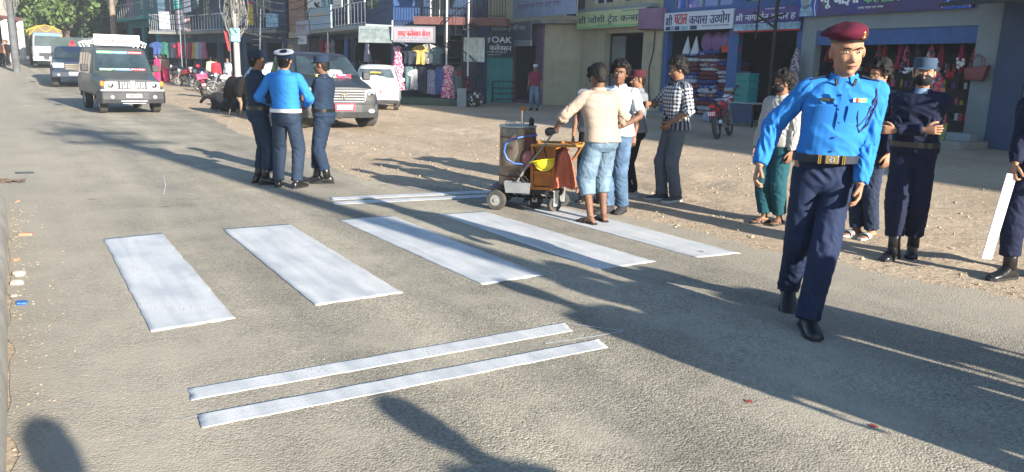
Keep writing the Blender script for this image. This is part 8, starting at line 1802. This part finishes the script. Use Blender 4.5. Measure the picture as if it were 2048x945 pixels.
mb = MB(); mb.cbox((0, 0, .012), (.06, .045, .018), (.15, .1, 0)); b_ = mb.obj('crushed_packet', mat('blue_foil', (.03, .12, .42), .3, metal=.3, var=.6, vscale=60), None, 'small crushed blue packet near the left kerb', 'packet', loc=at(48, 635), rz=.5, bevel=.004)
for px, py, lb in ((1506, 793, 'small red wrapper in the foreground sun, the larger one'), (1757, 836, 'small pink wrapper near the edge of the shadow in the foreground')):
    mb = MB(); mb.add([(-.016, -.011, .004), (.015, -.013, .010), (.019, .009, .004), (-.003, .014, .012), (-.017, .006, .006)], [(0, 1, 2, 3, 4)]); o = mb.obj('wrapper', mat('red_foil', (.28, .05, .04), .6), None, lb, 'wrapper', 'wrappers on the asphalt', loc=at(px, py)); o.modifiers.new('s', 'SOLIDIFY').thickness = .0015
mb = MB(); mb.torus((0, 0, .012), .07, .010, 'z', 20, 6, .8); o = mb.obj('rubber_ring', mat('dark_rubber', (.04, .06, .07), .6), None, 'dark rubber ring lying at the left road edge', 'ring', loc=at(46, 373), rz=.2, smooth=True); o.scale = (1.5, .8, 1)
mb = MB(); [mb.tube([(rnd.uniform(-.2, .2), rnd.uniform(-.1, .1), .01), (rnd.uniform(-.2, .2), rnd.uniform(-.1, .1), .04), (rnd.uniform(-.25, .25), rnd.uniform(-.1, .1), .02)], .006, 4) for _ in range(16)]; mb.obj('twigs', barkm, None, 'small heap of dry twigs at the end of the kerb', 'twigs', loc=at(18, 392), kind='stuff')
def scatter(name, n, region, rmin, rmax, m, label, seed):
    r_ = random.Random(seed); mb = MB()
    for _ in range(n):
        p = region(r_)
        if p is None: continue
        r = rmin + (rmax - rmin) * r_.random() ** 5; z = zg(*p); a = r_.uniform(0, PI); q = [V((math.cos(a + k * 1.57) * r * r_.uniform(.7, 1.3), math.sin(a + k * 1.57) * r * r_.uniform(.6, 1.1), 0)) for k in range(4)]; h_ = r * r_.uniform(.4, .9)
        b = [V((p.x, p.y, z - .001)) + k for k in q]; t = [V((p.x, p.y, z + h_)) + k * .55 for k in q]
        mb.add(b + t, [(4, 5, 6, 7), (0, 1, 5, 4), (1, 2, 6, 5), (2, 3, 7, 6), (3, 0, 4, 7)])
    return mb.obj(name, m, None, label, 'gravel', kind='stuff')
def reg_edge(r_):
    s = r_.uniform(-2, 34) if r_.random() < .5 else r_.uniform(1, 14); return road(s, tr_edge(s) + r_.gauss(.10, .22))
def reg_dirt(r_):
    s = r_.uniform(0, 34) if r_.random() < .6 else r_.uniform(2, 16); t = tr_edge(s) + abs(r_.gauss(0, 5)); return road(s, t)
def reg_left(r_):
    s = r_.uniform(2.5, 10); return road(s, -.13 + abs(r_.gauss(0, .13)))
def reg_road(r_):
    s = r_.uniform(2.5, 22); return road(s, r_.uniform(0, 5))
scatter('edge_gravel', 5000, reg_edge, .002, .011, mat('earth_grit', (.30, .24, .17), .95, var=.3, vscale=30), 'loose grit along the ragged road edge', 3)
scatter('gravel', 6500, reg_dirt, .003, .028, mat('earth_clods', (.33, .26, .185), .95, var=.25, vscale=20), 'stones and clods scattered over the earth forecourt', 4)
scatter('kerb_grit', 1600, reg_left, .003, .012, mat('reddish_grit', (.34, .25, .18), .95, var=.3, vscale=40), 'reddish grit in the gutter along the kerb', 5)
scatter('road_grit', 1200, reg_road, .002, .007, mat('pale_grit', (.42, .40, .36), .9), 'pale grit scattered over the asphalt', 6)
# heaps and ruts in the earth: low ridges pressed up by wheels
def rut(s0, t0, s1, t1, wd, h_, seed, m):
    mb = MB(); n_ = 70; vs = []; fs = []; K = 9
    for i in range(n_ + 1):
        q = i / n_; c0 = road(s0 + (s1 - s0) * q, t0 + (t1 - t0) * q + .25 * noise.noise(V((q * 5, seed, 0)))); env = min(1, 6 * q, 6 * (1 - q))
        for k in range(K):
            u = (k / (K - 1) - .5) * 2; p = c0 + RNV * u * wd; hh = h_ * env * (1 - u * u) * (.6 + .8 * noise.noise(V((p.x * 3.3, p.y * 3.3, seed)))) ; vs.append((p.x, p.y, zg(*p) - .003 + max(hh, 0) * 1.0))
    for i in range(n_):
        for k in range(K - 1): a = i * K + k; fs.append((a, a + K, a + K + 1, a + 1))
    mb.add(vs, fs); mb.obj('earth_ridge', m, kind='structure', smooth='full')
for i, a in enumerate([(6, 6.6, 24, 6.0, .35, .07), (8, 7.4, 26, 7.6, .3, .06), (5, 8.6, 20, 9.6, .45, .08), (9, 5.4, 17, 5.0, .3, .06), (10, 10.8, 27, 10.2, .5, .08), (3, 7.0, 9, 7.4, .3, .05), (12, 8.6, 24, 8.9, .35, .05)]): rut(*a, i * 3.3, dirt)

# dry leaves, paper scraps and plastic bits blown over the forecourt: nobody could count them
r_ = random.Random(21)
for nm, m_, n_l, lb in (('litter', mat('paper_scraps', (.5, .48, .44), .8, var=.4, vscale=9), 150, 'pale paper scraps blown over the earth forecourt'), ('leaves', mat('dry_leaves', (.16, .10, .05), .8, var=.4, vscale=9), 420, 'dry brown leaves scattered over earth and road edge')):
    mb = MB()
    for _ in range(n_l):
        s_ = r_.uniform(1, 30); t_ = tr_edge(s_) + r_.gauss(2.5, 3.2)
        if t_ < tr_edge(s_) - .6 or t_ > 17: continue
        p = road(s_, t_); r0 = r_.uniform(.008, .028); a = r_.uniform(0, 6); z = zg(*p) + .012
        mb.add([(p.x + math.cos(a + q) * r0 * (1 if k % 2 else .55), p.y + math.sin(a + q) * r0 * (1 if k % 2 else .55), z + r_.uniform(-.004, .012)) for k, q in enumerate((0, 1.57, 3.14, 4.71))], [(0, 1, 2, 3)])
    mb.obj(nm, m_, None, lb, 'litter', kind='stuff')
# ------------------------------------------------------------------ thin haze volume added to imitate the lens glare veil
hz = MB(); hz.box(-160, 90, -30, 260, -4.2, 42)
hm_ = bpy.data.materials.new('glare_veil'); hm_.use_nodes = True; n_ = hm_.node_tree.nodes; n_.remove(n_['Principled BSDF'])
pv = n_.new('ShaderNodeVolumePrincipled'); pv.inputs['Color'].default_value = (.78, .88, 1.0, 1); pv.inputs['Density'].default_value = .0010; pv.inputs['Anisotropy'].default_value = 0.0
hm_.node_tree.links.new(pv.outputs[0], n_['Material Output'].inputs['Volume'])
hz.obj('haze', hm_, kind='stuff', label='thin pale dusty haze filling the street air', cat='haze')
